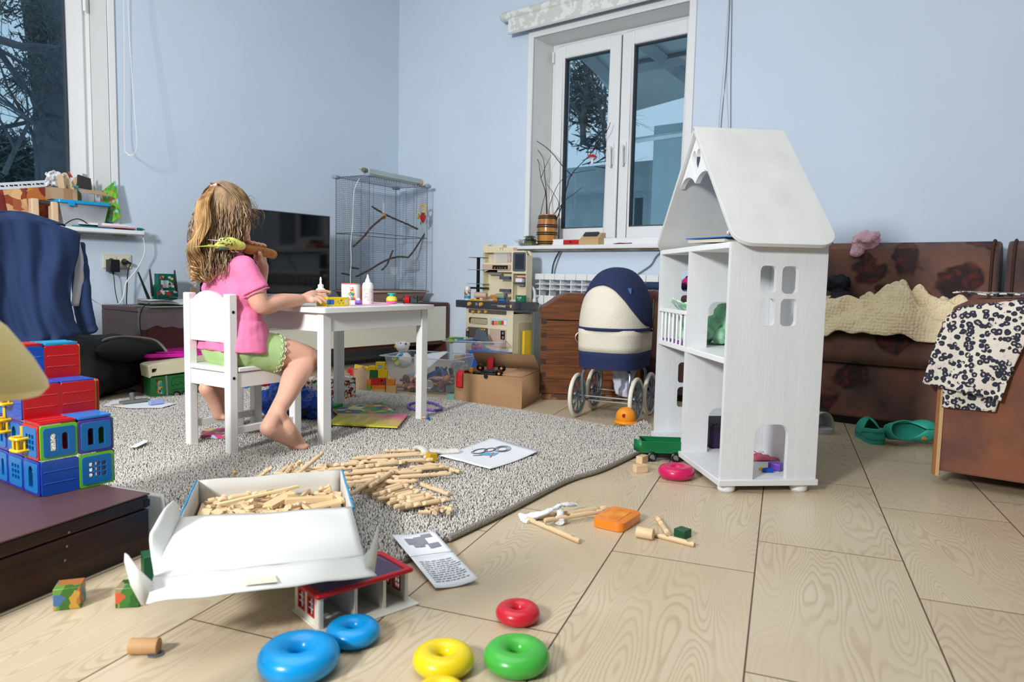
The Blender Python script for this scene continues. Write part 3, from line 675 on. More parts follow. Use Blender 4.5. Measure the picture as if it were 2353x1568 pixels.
# ---- sofa (L-shaped)
def velvet():
    m = mat('brown_floral_velvet',(110,66,46),.75,sheen=.25)
    nt = m.node_tree; L = nt.links.new; b = nt.nodes['Principled BSDF']; tc = N(nt,'ShaderNodeTexCoord')
    n1 = N(nt,'ShaderNodeTexNoise'); n1.inputs['Scale'].default_value = 5; n1.inputs['Detail'].default_value = 3; L(tc.outputs['Object'],n1.inputs[0])
    c1 = N(nt,'ShaderNodeValToRGB'); e = c1.color_ramp.elements; e[0].position,e[0].color = .3,lin((64,52,56)); e[1].position,e[1].color = .72,lin((136,90,68))
    x = c1.color_ramp.elements.new(.5); x.color = lin((110,76,64)); L(n1.outputs[0],c1.inputs[0])
    # flowers: petals from voronoi cells distorted by noise
    n2 = N(nt,'ShaderNodeTexNoise'); n2.inputs['Scale'].default_value = 9; L(tc.outputs['Object'],n2.inputs[0])
    va = N(nt,'ShaderNodeVectorMath',operation='MULTIPLY_ADD'); va.inputs[1].default_value = (.14,.14,.14); L(n2.outputs['Color'],va.inputs[0]); L(tc.outputs['Object'],va.inputs[2])
    vo = N(nt,'ShaderNodeTexVoronoi'); vo.inputs['Scale'].default_value = 4.6; L(va.outputs[0],vo.inputs['Vector'])
    vp = N(nt,'ShaderNodeTexVoronoi'); vp.inputs['Scale'].default_value = 24; L(va.outputs[0],vp.inputs['Vector'])
    c2 = N(nt,'ShaderNodeValToRGB'); e = c2.color_ramp.elements; e[0].position,e[0].color = .34,(1,1,1,1); e[1].position,e[1].color = .41,(0,0,0,1); L(vo.outputs['Distance'],c2.inputs[0])
    c3 = N(nt,'ShaderNodeValToRGB'); e = c3.color_ramp.elements; e[0].position,e[0].color = .15,lin((96,34,28)); e[1].position,e[1].color = .6,lin((40,20,22)); L(vp.outputs['Distance'],c3.inputs[0])
    mx = N(nt,'ShaderNodeMix',data_type='RGBA'); L(c2.outputs[0],mx.inputs[0]); L(c1.outputs[0],mx.inputs[6]); L(c3.outputs[0],mx.inputs[7]); L(mx.outputs[2],b.inputs['Base Color'])
    return m
VEL = velvet()
def cushion(name,x0,x1,y0,y1,z0,z1,par,r=.04,m=None,seg=4,puff=.0):
    q = MB(); q.box(x0,x1,y0,y1,z0,z1); return q.W(name,m or VEL,par,bev=r,seg=seg)
SY0,SY1 = .285,1.78
t = thing('sofa','brown floral velvet corner sofa along the right wall behind the doll\'s house','sofa',(3.5,.6,0))
cushion('base',3.33,3.70,-1.3,SY1,.035,.265,t,.012)
cushion('seat_cushion',3.29,3.66,SY0-.0,SY1-.14,.268,.405,t,.05,seg=6)
q = MB(); q.box(3.36,3.68,-1.2,SY1-.05,0,.034); q.W('plinth',BLACK,t)
def backc(y0,y1):
    prof = [(3.60,.40),(3.625,.50),(3.63,.62),(3.625,.72),(3.64,.775),(3.68,.803),(3.74,.80),(3.80,.77),(3.82,.70),(3.82,.38),(3.62,.38)]
    q = MB(); q.prism(prof,y0,y1,T=M(((1,0,0,0),(0,0,1,0),(0,1,0,0),(0,0,0,1))))
    o = q.W('back_cushion',VEL,t,bev=.02,seg=4)
    for y in (y0+.026,y1-.026):
        q = MB(); q.tube(smoothpath([(p[0]+(-.003 if p[0] < 3.7 else .0),y,p[1]+(.003 if p[1] > .76 else 0)) for p in prof[:8]],3),.006,6); q.W('piping',mat('dark_brown_piping',(74,44,34),.8),o)
backc(.275,.992); backc(1.0,1.63); backc(-.60,.252)
cushion('armrest',3.30,3.70,SY1-.13,SY1,.05,.56,t,.05,seg=5)
# chaise module facing the viewer
q = MB()
prof = [(.305,0.045),(.305,.50),(.295,.545),(.25,.57),(.10,.578),(-.35,.575),(-.35,.045)]
q.prism([(-p[0],p[1]) for p in prof],2.50,3.25,T=M(((0,0,1,0),(-1,0,0,0),(0,1,0,0),(0,0,0,1)))); q.W('chaise_end',mat('brown_velvet_front',(138,84,58),.75,sheen=.25,var=.2,vs=5,col2=(96,62,56),cfac=(.42,.62)),t,bev=.02,seg=4)
q = MB(); q.box(2.505,2.525,.3055,.322,.03,.50); q.W('wooden_edge',mat('honey_wood_strip',(150,96,50),.4),t,bev=.002)
q = MB(); q.box(2.495,2.504,.300,.310,.03,.52); q.W('gold_welt',mat('pale_gold_welt',(196,160,110),.5),t)
cushion('chaise_seat',3.252,3.6,-1.2,.28,.27,.50,t,.05)
# ---- wooden trunk with domed lid
def trunk_mat(nm,a,b_):
    return mat(nm,a,.42,col2=b_,cfac=(.35,.65),vs=5,stretch=(1,1,14),bump=.15,bs=8)
TRK = trunk_mat('stained_pine_boards',(86,48,24),(122,70,34))
TRD = mat('dark_dovetail',(58,34,22),.5)
tra = atan2(RGT.y,RGT.x); K0 = V((2.887,2.089,0))
t = thing('storage_chest','stained brown wooden trunk with a domed lid, between the toy kitchen and the pram','trunk',K0,tra)
kw,kd = .50,.26    # end face width, depth backwards
prf = [(0,.03),(kw,.03),(kw,.395),(0,.395)]
q = MB()
for i in range(5):
    z = .032+i*.0735; q.box(.0,kw,0,kd,z,z+.0728)
q.build('body',TRK,t,bev=.002)
lid = [(0,.403),(kw,.403),(kw,.462),(kw-.03,.478),(kw-.09,.522),(kw-.13,.535),(.13,.535),(.09,.522),(.03,.478),(0,.462)]
q = MB(); q.prism(lid,0,kd,T=M(((1,0,0,0),(0,0,1,0),(0,1,0,0),(0,0,0,1)))); q.build('lid',TRK,t,bev=.004)
for i in range(6):
    z = .05+i*.066; q = MB(); q.box(-.0008,.026,-.0008,.02,z,z+.024); q.build('dovetail',TRD,t)
for x in (.01,kw-.17,):
    q = MB(); q.box(x,x+.14,.01,.08,0,.03); q.build('foot',mat('pale_foot_wood',(150,104,58),.6,col2=(90,56,30),cfac=(.45,.55),vs=14),t,bev=.003)
q = MB(); q.cbox((.203,-.004,.345),(.036,.006,.02)); q.torus((.197,-.009,.318),.027,.004,24,8,T=M.Identity(4)@TR((0,0,0)),fz=1) if False else q.torus((0,0,0),.027,.0038,24,8,T=TR((.197,-.009,.318))@M.Rotation(pi/2,4,'X')); q.build('ring_handle',mat('brass_grey',(170,160,146),.35,.8),t)
# ---- radiator
RAD = mat('white_enamel',(240,242,243),.3,var=.01)
t = thing('radiator','white sectional radiator on the right wall under the window','radiator',(3.76,2.35,.12))
ry0,ns = 2.762,12
for k in range(ns):
    y1 = ry0-k*.08; q = MB()
    q.box(3.722,3.802,y1-.077,y1,.60,.638); q.box(3.722,3.73,y1-.077,y1-.002,.15,.50); q.box(3.73,3.80,y1-.042,y1-.036,.15,.60)
    q.box(3.735,3.795,y1-.074,y1-.004,.13,.16)
    q.tube([(3.735,y1-.04,.60),(3.728,y1-.04,.575),(3.74,y1-.04,.545),(3.735,y1-.04,.50)],.012,6,flat=2.4) if False else None
    for z in (.568,.535): q.add([(3.726,y1-.076,z),(3.726,y1-.003,z),(3.78,y1-.003,z+.014),(3.78,y1-.076,z+.014),(3.726,y1-.076,z+.004),(3.726,y1-.003,z+.004),(3.78,y1-.003,z+.018),(3.78,y1-.076,z+.018)],[(0,1,2,3),(4,7,6,5),(0,4,5,1),(1,5,6,2),(2,6,7,3),(3,7,4,0)])
    q.W('section',RAD,t,bev=.003)
q = MB(); ye = ry0-ns*.08; q.cyl((3.762,ye,.60),(3.762,ye-.03,.60),.014); q.cyl((3.762,ye-.03,.60),(3.762,ye-.055,.60),.019,n=6); q.cyl((3.762,ye-.055,.60),(3.762,ye-.085,.60),.012); q.W('valve',CHROME,t)
q = MB(); q.tube([(3.762,ye-.085,.60),(3.762,ye-.11,.60),(3.80,ye-.13,.60),(3.845,ye-.13,.60)],.009,8); q.W('pipe',RAD,t)
# ================================================================ TOY KITCHEN
KC = mat('cream_plastic',(232,220,188),.4,var=.01); KD = mat('charcoal_plastic',(56,60,68),.35); KP = mat('pinkish_plastic',(206,178,160),.4); KO = mat('orange_knob',(228,176,84),.35); KG = mat('slate_plastic',(84,92,108),.35); KS = mat('panel_brown_grey',(92,84,82),.4)
def yz(T,x): return M(((0,0,1,x),(1,0,0,0),(0,1,0,0),(0,0,0,1)))
def outl(X,pts): return [(onX(x,y,X).y,onX(x,y,X).z) for (x,y) in pts]
def rr(X,x0,y0,x1,y1,r=.006):
    a,b = onX(x0,y0,X),onX(x1,y1,X); w,h = abs(a.y-b.y),abs(a.z-b.z); return rrect(w,h,min(r,w*.45,h*.45),3,(a.y+b.y)/2,(a.z+b.z)/2)
def plate(q,X,x0,y0,x1,y1,d,r=.006,m=None,holes=()): # raised plate towards the viewer by d
    return q.prism(rr(X,x0,y0,x1,y1,r),0,d,T=yz(None,X-d),m=m,holes=holes)
t = thing('toy_kitchen','cream plastic toy kitchen with dark worktop and orange knobs below the windowsill corner','toy kitchen',(3.555,2.9,0))
F1,F2 = 3.45,3.60; KY0,KY1 = 2.712,3.098; ZC = .42
kz = lambda X,y,x=1110: onX(x,y,X).z
# lower body with openings
q = MB(); lo_ = [(KY0,.0),(KY1,.0),(KY1,kz(F1,706)),(KY0,kz(F1,706))]
h1 = rr(F1,1077,729,1120,747,.012)
q.prism(lo_,F1,F1+.006,T=M(((0,0,1,0),(1,0,0,0),(0,1,0,0),(0,0,0,1))),holes=[h1])
q.box(F1+.006,3.66,KY0,KY0+.006,0,.385).box(F1+.006,3.66,KY1-.006,KY1,0,.385).box(3.654,3.66,KY0,KY1,0,.385).box(F1,3.66,KY0,KY1,.0,.006)
q.box(F1+.03,F1+.035,KY0+.006,KY1-.006,.25,.38); q.W('base_cabinet',KC,t,bev=.002)
q = MB(); plate(q,F1,1078,710,1164,724,.006); p_ = q.W('control_panel',KS,t,bev=.002)
for x in (1088,1102.5,1117.5):
    q = MB(); a = onX(x,716.5,F1-.006); q.cyl(a,a-V((.012,0,0)),.010,.008,16); q.cbox(a-V((.014,0,0)),(.004,.004,.018)); q.W('knob',KO,p_)
q = MB(); plate(q,F1,1083,731,1120,746,.002,.008); q.W('drawer_front',mat('smoky_beige_plastic',(186,172,140),.25),t)
q = MB(); plate(q,F1,1127,731,1165,748,.003,.002); st = q.W('food_sticker',mat('pale_blue_card',(186,214,224),.5),t)
for k,(x,c) in enumerate(((1133,(200,50,70)),(1140.5,(230,130,60)),(1148,(120,170,50)),(1154.5,(222,60,60)),(1161.5,(235,238,240)))):
    q = MB(); plate(q,F1-.003,x-3,737,x+3,747,.0015,.003); q.W('printed_jar',mat('jar%d' % k,c,.5),st)
q = MB(); plate(q,F1,1076,751,1121,782,.005); ov = q.W('oven_door',KS,t,bev=.002)
for x in (1103.5,1108.5,1114): q = MB(); a = onX(x,758,F1-.005); q.cyl(a,a-V((.006,0,0)),.006,n=12); q.W('knob',KO,ov)
q = MB(); plate(q,F1,1126,755,1163,800,.005,.004); dd = q.W('fridge_door',KP,t,bev=.002)
q = MB(); plate(q,F1-.005,1151,760,1160,781,.003,.002); q.W('display',BLACK,dd)
for y in (766,776): q = MB(); a = onX(1155.5,y,F1-.008); q.torus((0,0,0),.006,.001,16,6,T=TR(a)@M.Rotation(pi/2,4,'Y')); q.W('display_dial',PAPER,dd)
# side translucent panel
q = MB(); q.box(F1+.05,3.63,KY0-.003,KY0,.03,.33); q.W('side_window',mat('tinted_side_window',(196,188,150),.2),t,bev=.001)
# worktop
yl = onX(1042,697,3.42).y
wt = [(3.42,KY1+.01),(3.42,KY0+.02),(3.435,KY0-.02),(3.47,KY0-.045),(3.60,KY0-.045),(3.67,KY0-.03),(3.67,KY1+.03),(3.52,yl),(3.44,yl),(3.44,KY1+.04)]
wz0,wz1 = onX(1100,709,3.42).z,onX(1100,692,3.42).z
q = MB(); q.prism(wt,wz0,wz1-.004); q.prism([(x,y) for x,y in wt],wz1-.004,wz1); w_ = q.W('worktop',KD,t,bev=.004)
for x,y in ((1080,698.5),(1106.5,699.5)):
    q = MB(); a = onX(x,y,3.42); q.cyl(a,a-V((.014,0,0)),.0125,.011,18); q.cbox(a-V((.017,0,0)),(.006,.005,.022)); q.W('knob',KO,w_)
q = MB(); a = onX(1095,699,3.42); q.torus((0,0,0),.007,.001,16,6,T=TR(a)@M.Rotation(pi/2,4,'Y')); q.W('round_emblem',PAPER,w_)
a = onX(1152,704,3.4195); T_t = M(((0,0,-1,a.x),(-1,0,0,a.y),(0,1,0,a.z),(0,0,0,1)))
text_mesh('COOKER',.016,T_t@TR(0,-.001,0),PAPER,'lettering',w_)
q = MB(); plate(q,3.42,1128,701,1177,703,.0008,.001); q.W('gold_flash',KO,w_)
q = MB(); plate(q,3.42,1172,701,1176,708,.001,.001); q.W('gold_flash',KO,w_)
# upper unit: frame with compartments
top = kz(F2,577)
up = [(KY0+.02,wz1),(KY1-.008,wz1),(KY1-.008,top),(KY0+.045,top),(KY0+.028,top-.008),(KY0+.02,top-.028)]
hs = [rr(F2,1111,581,1175,604,.004),rr(F2,1111,625,1175,690,.003),rr(F2,1179,629,1207,690,.003)]
q = MB(); q.prism(up,F2,F2+.008,T=M(((0,0,1,0),(1,0,0,0),(0,1,0,0),(0,0,0,1))),holes=hs)
q.prism(up,3.652,3.66,T=M(((0,0,1,0),(1,0,0,0),(0,1,0,0),(0,0,0,1))))
q.box(F2+.008,3.652,KY0+.02,KY0+.026,wz1,top-.03).box(F2+.008,3.652,KY1-.014,KY1-.008,wz1,top).box(F2+.008,3.652,KY0+.05,KY1-.014,top-.006,top)
a = onX(1177,640,F2); q.box(F2+.008,3.652,a.y-.003,a.y+.003,wz1,top-.01)
q.W('back_unit',KC,t,bev=.0015)
q = MB(); plate(q,F2,1111,608,1174,621,.012,.006); pp = q.W('extractor_panel',KP,t,bev=.002)
q = MB(); plate(q,F2-.012,1132,610,1167,619,.002,.002); dp = q.W('button_display',BLACK,pp)
for k,x in enumerate((1137,1144,1149,1154,1161)):
    q = MB(); a = onX(x,616,F2-.014); q.cyl(a,a-V((.003,0,0)),.0038 if k in (0,4) else .002,n=10); q.W('button',KO if k in (0,4) else PAPER,dp)
q = MB(); plate(q,F2,1180,580,1208,624,.006,.010); bb = q.W('blackboard',KG,t,bev=.002)
q = MB(); plate(q,F2-.006,1184,584,1204,619,.001,.004); q.W('slate',mat('dark_slate',(40,46,56),.6),bb)
q = MB(); plate(q,F2,1135,581,1174,603,.002,.002); q.W('clear_door',clear_mat('clear_plastic',a=.16),t)
q = MB(); plate(q,3.648,1166,582,1175,602,.002,.001); q.W('printed_food',mat('food_print',(170,90,70),.5,col2=(226,190,120),vs=90,cfac=(.45,.55)),t)
for y in (635,664): q = MB(); plate(q,F2+.01,1152,y,1175,y+8,.02,.002); q.W('shelf_bracket',KG,t,bev=.001)
q = MB(); plate(q,F2+.02,1125,627,1154,632,.01,.003); q.W('hook_rail',mat('light_slate',(130,138,150),.4),t,bev=.001)
q = MB(); a,b = onX(1179,649,F2),onX(1207,649,F2); q.box(F2-.005,F2+.05,b.y,a.y,a.z-.004,a.z); q.W('shelf',KG,t)
q = MB(); plate(q,F2+.03,1192,653,1206,658,.01,.003); q.W('hook_rail',MATS['light_slate'],t)
for (x0,x1,y0) in ((1108,1120,562),(1120,1142,566),(1142,1154,562),(1154,1178,569)):
    q = MB(); a,b = onX(x0,y0,F2),onX(x1,y0,F2); q.box(F2+.005,3.65,b.y+.0005,a.y-.0005,top,a.z); q.W('top_crenel',KC,t,bev=.002)
q = MB(); a = onX(1148,577,F2); q.tube([a,a+V((0,0,.02)),a+V((0,-.02,.02)),a+V((0,-.02,0))],.003,8); q.W('top_tap',KC,t)
# tap
q = MB(); b = Z(1228,694,wz1); b.z = wz1; q.cyl(b,b+V((0,0,.02)),.014,.012); d = V((-.01,.035,0))
q.tube(smoothpath([b,b+V((0,0,.06)),b+V((0,0,.085))+d*.3,b+V((0,0,.098))+d*.8,b+V((0,0,.09))+d*1.4,b+V((0,0,.07))+d*1.65],5),[.009]*20+[.010]*6,10); q.cyl(b+V((0,-.012,.03)),b+V((0,-.02,.045)),.004); q.W('tap',mat('white_grey_plastic',(216,222,228),.3),t)
# side stand of black shelves
t2 = t
q = MB(); a = onX(1098,683,3.6); z_ = wz1; q.cbox((3.6,a.y,(z_+.735)/2),(.016,.016,.735-z_)); q.W('stand_post',BLACK,t2)
for y,w in ((592,.05),(620,.06),(652,.062),(660,.06)):
    q = MB(); z1_ = onX(1096,y,3.6).z; q.prism(rrect(.09,w*2,.01,cx=3.6,cy=a.y+.0),z1_-.003 if y != 660 else z1_-.012,z1_); q.W('stand_shelf',BLACK if y in (592,660) else mat('sage_plastic',(120,140,116),.5),t2)
# things on the worktop
def small(name,label,cat,mb,m,loc,**k):
    t = thing(name,label,cat,loc,0,k.pop('group',None)); o = mb.build(k.pop('part','body'),m,t,world=True,**k); return t
c = V((3.50,onX(1074,690,3.50).y,wz1))
t = thing('spice_jar','clear toy jar with blue and orange label at the left end of the toy worktop','jar',c)
q = MB(); q.lathe([(.020,0),(.021,.07),(.018,.085),(.018,.088)],20,TR(c)); q.W('jar',mat('jar_milky',(226,228,224),.25),t)
q = MB(); q.lathe([(.0215,.01),(.0215,.028)],20,TR(c),capb=False,capt=False); q.W('label_band',mat('label_blue',(40,150,200),.5),t)
q = MB(); q.lathe([(.0214,.03),(.0214,.066)],20,TR(c),capb=False,capt=False); q.W('label_print',mat('label_print',(150,84,56),.5,col2=(200,210,200),vs=60,cfac=(.48,.52)),t)
def lying(name,label,cat,x,y,X,ang,ln,r0,r1,m,capm=None):
    c = onX(x,y,X); c.z = wz1+max(r0,r1)+.001+(.012 if ang == 0 else .004); d = V((cos(ang)*.3,-cos(ang),sin(ang)*.0)).normalized(); t = thing(name,label,cat,c-V((0,0,r0)))
    q = MB(); q.cyl(c-d*ln/2,c+d*ln/2,r0,r1,20); o = q.W('body',m,t,bev=.002)
    q = MB(); q.cyl(c+d*ln/2,c+d*(ln/2+.012),r1*1.05,n=20); q.W('cap',capm or m,t,bev=.001)
    return t
lying('toy_bottle','pinkish beige toy bottle lying on the toy kitchen worktop','toy bottle',1103,680,3.53,0,.07,.021,.016,KP)
lying('toy_tumbler','sage green toy tumbler with a dark rim lying on the toy kitchen worktop','toy cup',1150,684,3.53,0,.06,.015,.02,mat('sage_cup',(140,162,132),.4),KG)
c = V((3.56,onX(1142,686,3.56).y,wz1)); q = MB(); q.cbox(c+V((0,0,.032)),(.04,.085,.014),T=None); q.cbox(c+V((0,0,.013)),(.04,.04,.026)); small('toy_food_box','orange toy food pack behind the green tumbler on the toy worktop','toy food',q,mat('orange_pack',(222,130,60),.5),c,bev=.003)
q = MB(); c = V((3.50,onX(1100,692,3.5).y,wz1)); q.box(c.x-.04,c.x+.04,c.y-.07,c.y+.06,c.z,c.z+.003)
for k in range(6): q.cbox(c+V((-.03+.01*(k % 2),-.06+k*.022,.006)),(.02,.014,.008))
small('toy_grill','yellow toy grill grid under the beige bottle on the toy worktop','toy grill',q,mat('yellow_orange_plastic',(236,178,70),.4),c)
c = V((3.51,onX(1154,692,3.51).y,wz1+.007)); q = MB(); q.cyl(c-V((0,.025,0)),c+V((0,.025,0)),.007); small('toy_tube','small blue toy tube in front of the green tumbler','toy tube',q,mat('toy_blue',(40,120,214),.4),c-V((0,0,.007)))
c = V((3.56,onX(1196,690,3.56).y,wz1)); t = thing('sushi_box','small green toy sushi box standing on the toy kitchen worktop','toy box',c)
q = MB(); q.box(c.x-.012,c.x+.012,c.y-.036,c.y+.030,c.z,c.z+.042); q.W('carton',mat('sushi_green',(16,112,72),.45),t,bev=.001)
T_t = M(((0,0,-1,c.x-.0125),(-1,0,0,c.y),(0,1,0,c.z+.027),(0,0,0,1))); o = text_mesh('Sushi',.018,T_t,PAPER,'lettering',t); o = text_mesh('party',.009,T_t@TR(0,-.013,0),PAPER,'lettering',t)
c = V((3.62,onX(1195,649,3.62).y,onX(1195,649,F2).z)); t = thing('toy_tub','tiny white tub with a red lid on the toy kitchen shelf','toy tub',c)
q = MB(); q.cbox(c+V((0,0,.013)),(.03,.052,.026)); q.W('tub',PAPER,t,bev=.002); q = MB(); q.cbox(c+V((0,0,.029)),(.034,.058,.006)); q.W('lid',mat('red_plastic',(206,40,40),.35),t,bev=.001)
# yellow folders beside kitchen
q = MB(); a = onX(1217,800,3.5); q.box(3.53,3.66,KY0-.030,KY0-.012,0,onX(1217,762,3.53).z); tag(q.build('yellow_binder',mat('yellow_card',(240,196,30),.4),bev=.002),'upright yellow binder wedged between the toy kitchen and the wooden trunk','binder')
q = MB(); q.box(3.60,3.70,KY0-.05,KY0-.032,0,.40); tag(q.build('grey_board',mat('grey_board',(96,104,104),.4),bev=.002),'tall thin grey board behind the yellow binder by the toy kitchen','board')
q = MB(); a = Z(1205,812,.14); q.cbox(V((3.25,2.72,.09)),(.12,.24,.16)); tag(q.build('blue_box',mat('bright_blue_box',(50,110,214),.35),bev=.002),'bright blue box top showing just behind the big cardboard box','box')
# ================================================================ THINGS ON WINDOW SILL
S_ = .82
BWD = mat('varnished_barrel_wood',(206,140,66),.25,col2=(126,76,36),cfac=(.4,.7),vs=26,stretch=(1,1,.15),coat=.5)
c = V((3.855,onX(1257,550,3.855).y,S_)); t = thing('barrel_pot','varnished wooden barrel pot with dark hoops holding bare twigs on the sill','pot',c)
h = onX(1257,494,3.855).z-S_; r = .066
q = MB(); q.lathe([(r*.84,0),(r*.97,h*.25),(r*1.02,h*.5),(r*.97,h*.75),(r*.84,h),(r*.76,h),(r*.76,h*.8)],28,TR(c)); q.W('barrel',BWD,t)
HP = mat('dark_hoop',(34,26,22),.4)
for z,k in ((.07,.90),(.13,.94),(.36,1.02),(.42,1.03),(.60,1.02),(.66,1.0),(.88,.92),(.94,.89)):
    q = MB(); q.torus(c+V((0,0,h*z)),r*k,.0026,28,6,fz=1.8); q.W('hoop',HP,t)
tb = bpy.data.objects.new('twigs',None)
t = thing('twig_bunch','tall bare dark twigs standing in the barrel pot by the window','branches',c+V((0,0,.02)))
def tw(pts,r0=.003,r1=.0008,X=3.86):
    P = [onX(x,y,X+.012*k*(1 if len(pts) % 2 else -1)) for k,(x,y) in enumerate(pts)]; sp = smoothpath(P,5); n = len(sp); q = MB()
    jit = [p+V((nz(i*.7,r0*999,1),nz(i*.7,4,r1*9999),0))*.004 for i,p in enumerate(sp)]
    q.tube(jit,[(r0+(r1-r0)*i/n)*1.35 for i in range(n)],6); q.W('twig',mat('dark_twig',(52,38,36),.8,var=.2,vs=30),t)
tw([(1270,520),(1285,490),(1300,440),(1313,402),(1360,350),(1395,300),(1402,281)],.0035,.0012)
tw([(1314,404),(1290,378),(1262,345),(1225,318),(1201,302)],.0026,.001)
tw([(1258,520),(1257,470),(1252,400),(1248,365),(1228,335)],.0026,.001)
tw([(1256,520),(1255,450),(1243,408),(1238,375),(1227,350)],.0026,.001)
tw([(1243,520),(1243,490),(1252,450),(1256,435)],.0022,.001)
tw([(1262,500),(1264,470),(1285,420),(1312,403)],.0022,.001)
tw([(1243,410),(1252,385),(1267,357)],.0016,.0008)
tw([(1275,490),(1300,460),(1320,445),(1338,430)],.0022,.0008)
tw([(1268,500),(1284,470),(1272,445),(1258,425)],.0018,.0008)
tw([(1357,352),(1360,337),(1375,333),(1388,340),(1392,372)],.0016,.0008)
tw([(1318,398),(1345,393),(1368,390)],.0014,.0008)
tw([(1258,560),(1258,500)],.005,.003); tw([(1262,560),(1272,500)],.005,.003)
t = thing('mushroom_ornament','small red and white toadstool ornament hanging from a twig at the window','ornament',onX(1361,375,3.90))
q = MB(); a = onX(1361,362,3.90); q.lathe([(.030,-.002),(.031,.002),(.026,.010),(.014,.017),(.003,.019)],20,TR(a)); cp = q.W('cap',mat('toadstool_red',(206,28,44),.4),t)
for k in range(9): q = MB(); an = k*2.4; rr_ = .006+.0024*k; q.ell(a+V((cos(an)*rr_,sin(an)*rr_,.0185-(rr_/.031)**2*.013)),.0022,8); q.W('dot',PAPER,cp)
q = MB(); q.lathe([(.007,-.042),(.009,-.03),(.008,-.012),(.014,-.008),(.016,-.004),(.028,-.001)],16,TR(a)); q.W('stalk',PAPER,t)
q = MB(); q.tube([a+V((0,0,.019)),a+V((0,0,.05))],.0005,4); q.W('thread',PAPER,t)
# castle model, white cup toy
c = V((3.80,onX(1217,556,3.80).y,S_)); t = thing('temple_model','small greenish model of a tiered temple on the sill beside the barrel pot','model',c)
GB = mat('mossy_bronze',(110,116,84),.6,var=.25,vs=60); GR = mat('dark_green_roof',(44,66,58),.5)
q = MB(); q.cbox(c+V((0,0,.008)),(.07,.09,.016)); q.W('base',GB,t,bev=.001)
for k,(z,w) in enumerate(((.016,.07),(.036,.056))):
    q = MB(); q.cbox(c+V((0,0,z+.008)),(w*.6,w*.8,.016))
    for j in (-2,-1,0,1,2): q.cbox(c+V((-w*.34,j*w*.17,z+.008)),(.004,.004,.016))
    q.W('tier',GB,t); q = MB(); w2 = w*.62; zz_ = z+.016
    q.add([c+V((sx*w*.48,sy*w2,zz_+.003)) for sx,sy in ((-1,-1),(1,-1),(1,1),(-1,1))]+[c+V((sx*w*.12,sy*w2*.55,zz_+.013)) for sx,sy in ((-1,-1),(1,-1),(1,1),(-1,1))],[(3,2,1,0),(4,5,6,7),(0,1,5,4),(1,2,6,5),(2,3,7,6),(3,0,4,7)]); q.W('roof',GR,t)
c = V((3.80,onX(1190,556,3.80).y,S_)); t = thing('white_figurine','small white goblet-shaped figurine at the left end of the right windowsill','figurine',c)
q = MB(); q.lathe([(.018,0),(.014,.006),(.007,.016),(.010,.024),(.022,.034),(.024,.042),(.018,.044)],18,TR(c)); q.W('cup',mat('milky_white',(222,226,228),.4),t)
# toy cash register
c = V((3.80,onX(1338,554,3.80).y,S_)); t = thing('toy_cash_register','wooden toy cash register with a red drawer on the sill before the window','toy',c)
ya,yb = onX(1296,554,3.78).y-c.y,onX(1380,554,3.78).y-c.y
LW = mat('light_plywood',(206,176,128),.5,var=.06,vs=8,stretch=(1,1,6))
q = MB(); q.box(-.03,.06,yb+.01,ya,0,.034); q.prism([(-.03,.034),(.06,.034),(.06,.075),(.02,.075)],yb+.012,(ya+yb)/2+.01,T=M(((1,0,0,0),(0,0,1,0),(0,1,0,0),(0,0,0,1)))); q.build('housing',LW,t,bev=.002)
q = MB(); q.box(-.034,-.0305,.006,ya-.004,.004,.03); dr_ = q.build('drawer',mat('drawer_red',(196,26,40),.4),t,bev=.001)
q = MB(); q.cyl((-.037,(ya+.006)/2,.018),(-.034,(ya+.006)/2,.018),.006,n=12); q.build('finger_notch',HP,dr_)
q = MB(); q.box(-.012,.02,yb+.03,(ya+yb)/2-.005,0,.012,T=TR(0,0,.058)@M.Rotation(-.69,4,'Y')); q.build('keypad',KD,t)
q = MB(); c = onX(1430,553,3.79); c.z = S_+.004; q.tube([c+V((0,.06,0)),c+V((0,.02,.002)),c+V((0,-.03,.001))],[.003,.007,.004],8,flat=.6); q.tube([c+V((0,.0,0)),c+V((.01,-.06,.003))],.003,6); tag(q.build('folding_knife',mat('maroon_plastic',(110,22,50),.35)),'small maroon clip lying on the right windowsill','clip')
# cables above radiator
def cable(name,label,pts,m,r=.0035,cat='cable'):
    q = MB(); q.tube(smoothpath(pts,6),r,6); return tag(q.build(name,m),label,cat)
CBK = mat('black_cable',(22,22,24),.5); CGR = mat('grey_cable',(128,130,134),.5)
cable('black_cable','black cable hanging from under the right sill down to the radiator',[onX(1290,572,3.82),onX(1278,590,3.835),onX(1270,612,3.835),onX(1267,640,3.83)],CBK)
cable('grey_cable','grey cable beside the black one under the right sill',[onX(1292,572,3.83),onX(1283,595,3.84),onX(1275,620,3.84),onX(1273,640,3.84)],CGR)
cable('grey_cable','pair of grey wires curving down beside the doll\'s house toward the radiator valve',[onX(1525,575,3.84),onX(1508,590,3.84),onX(1495,610,3.84),onX(1466,630,3.84)],CGR,.005)
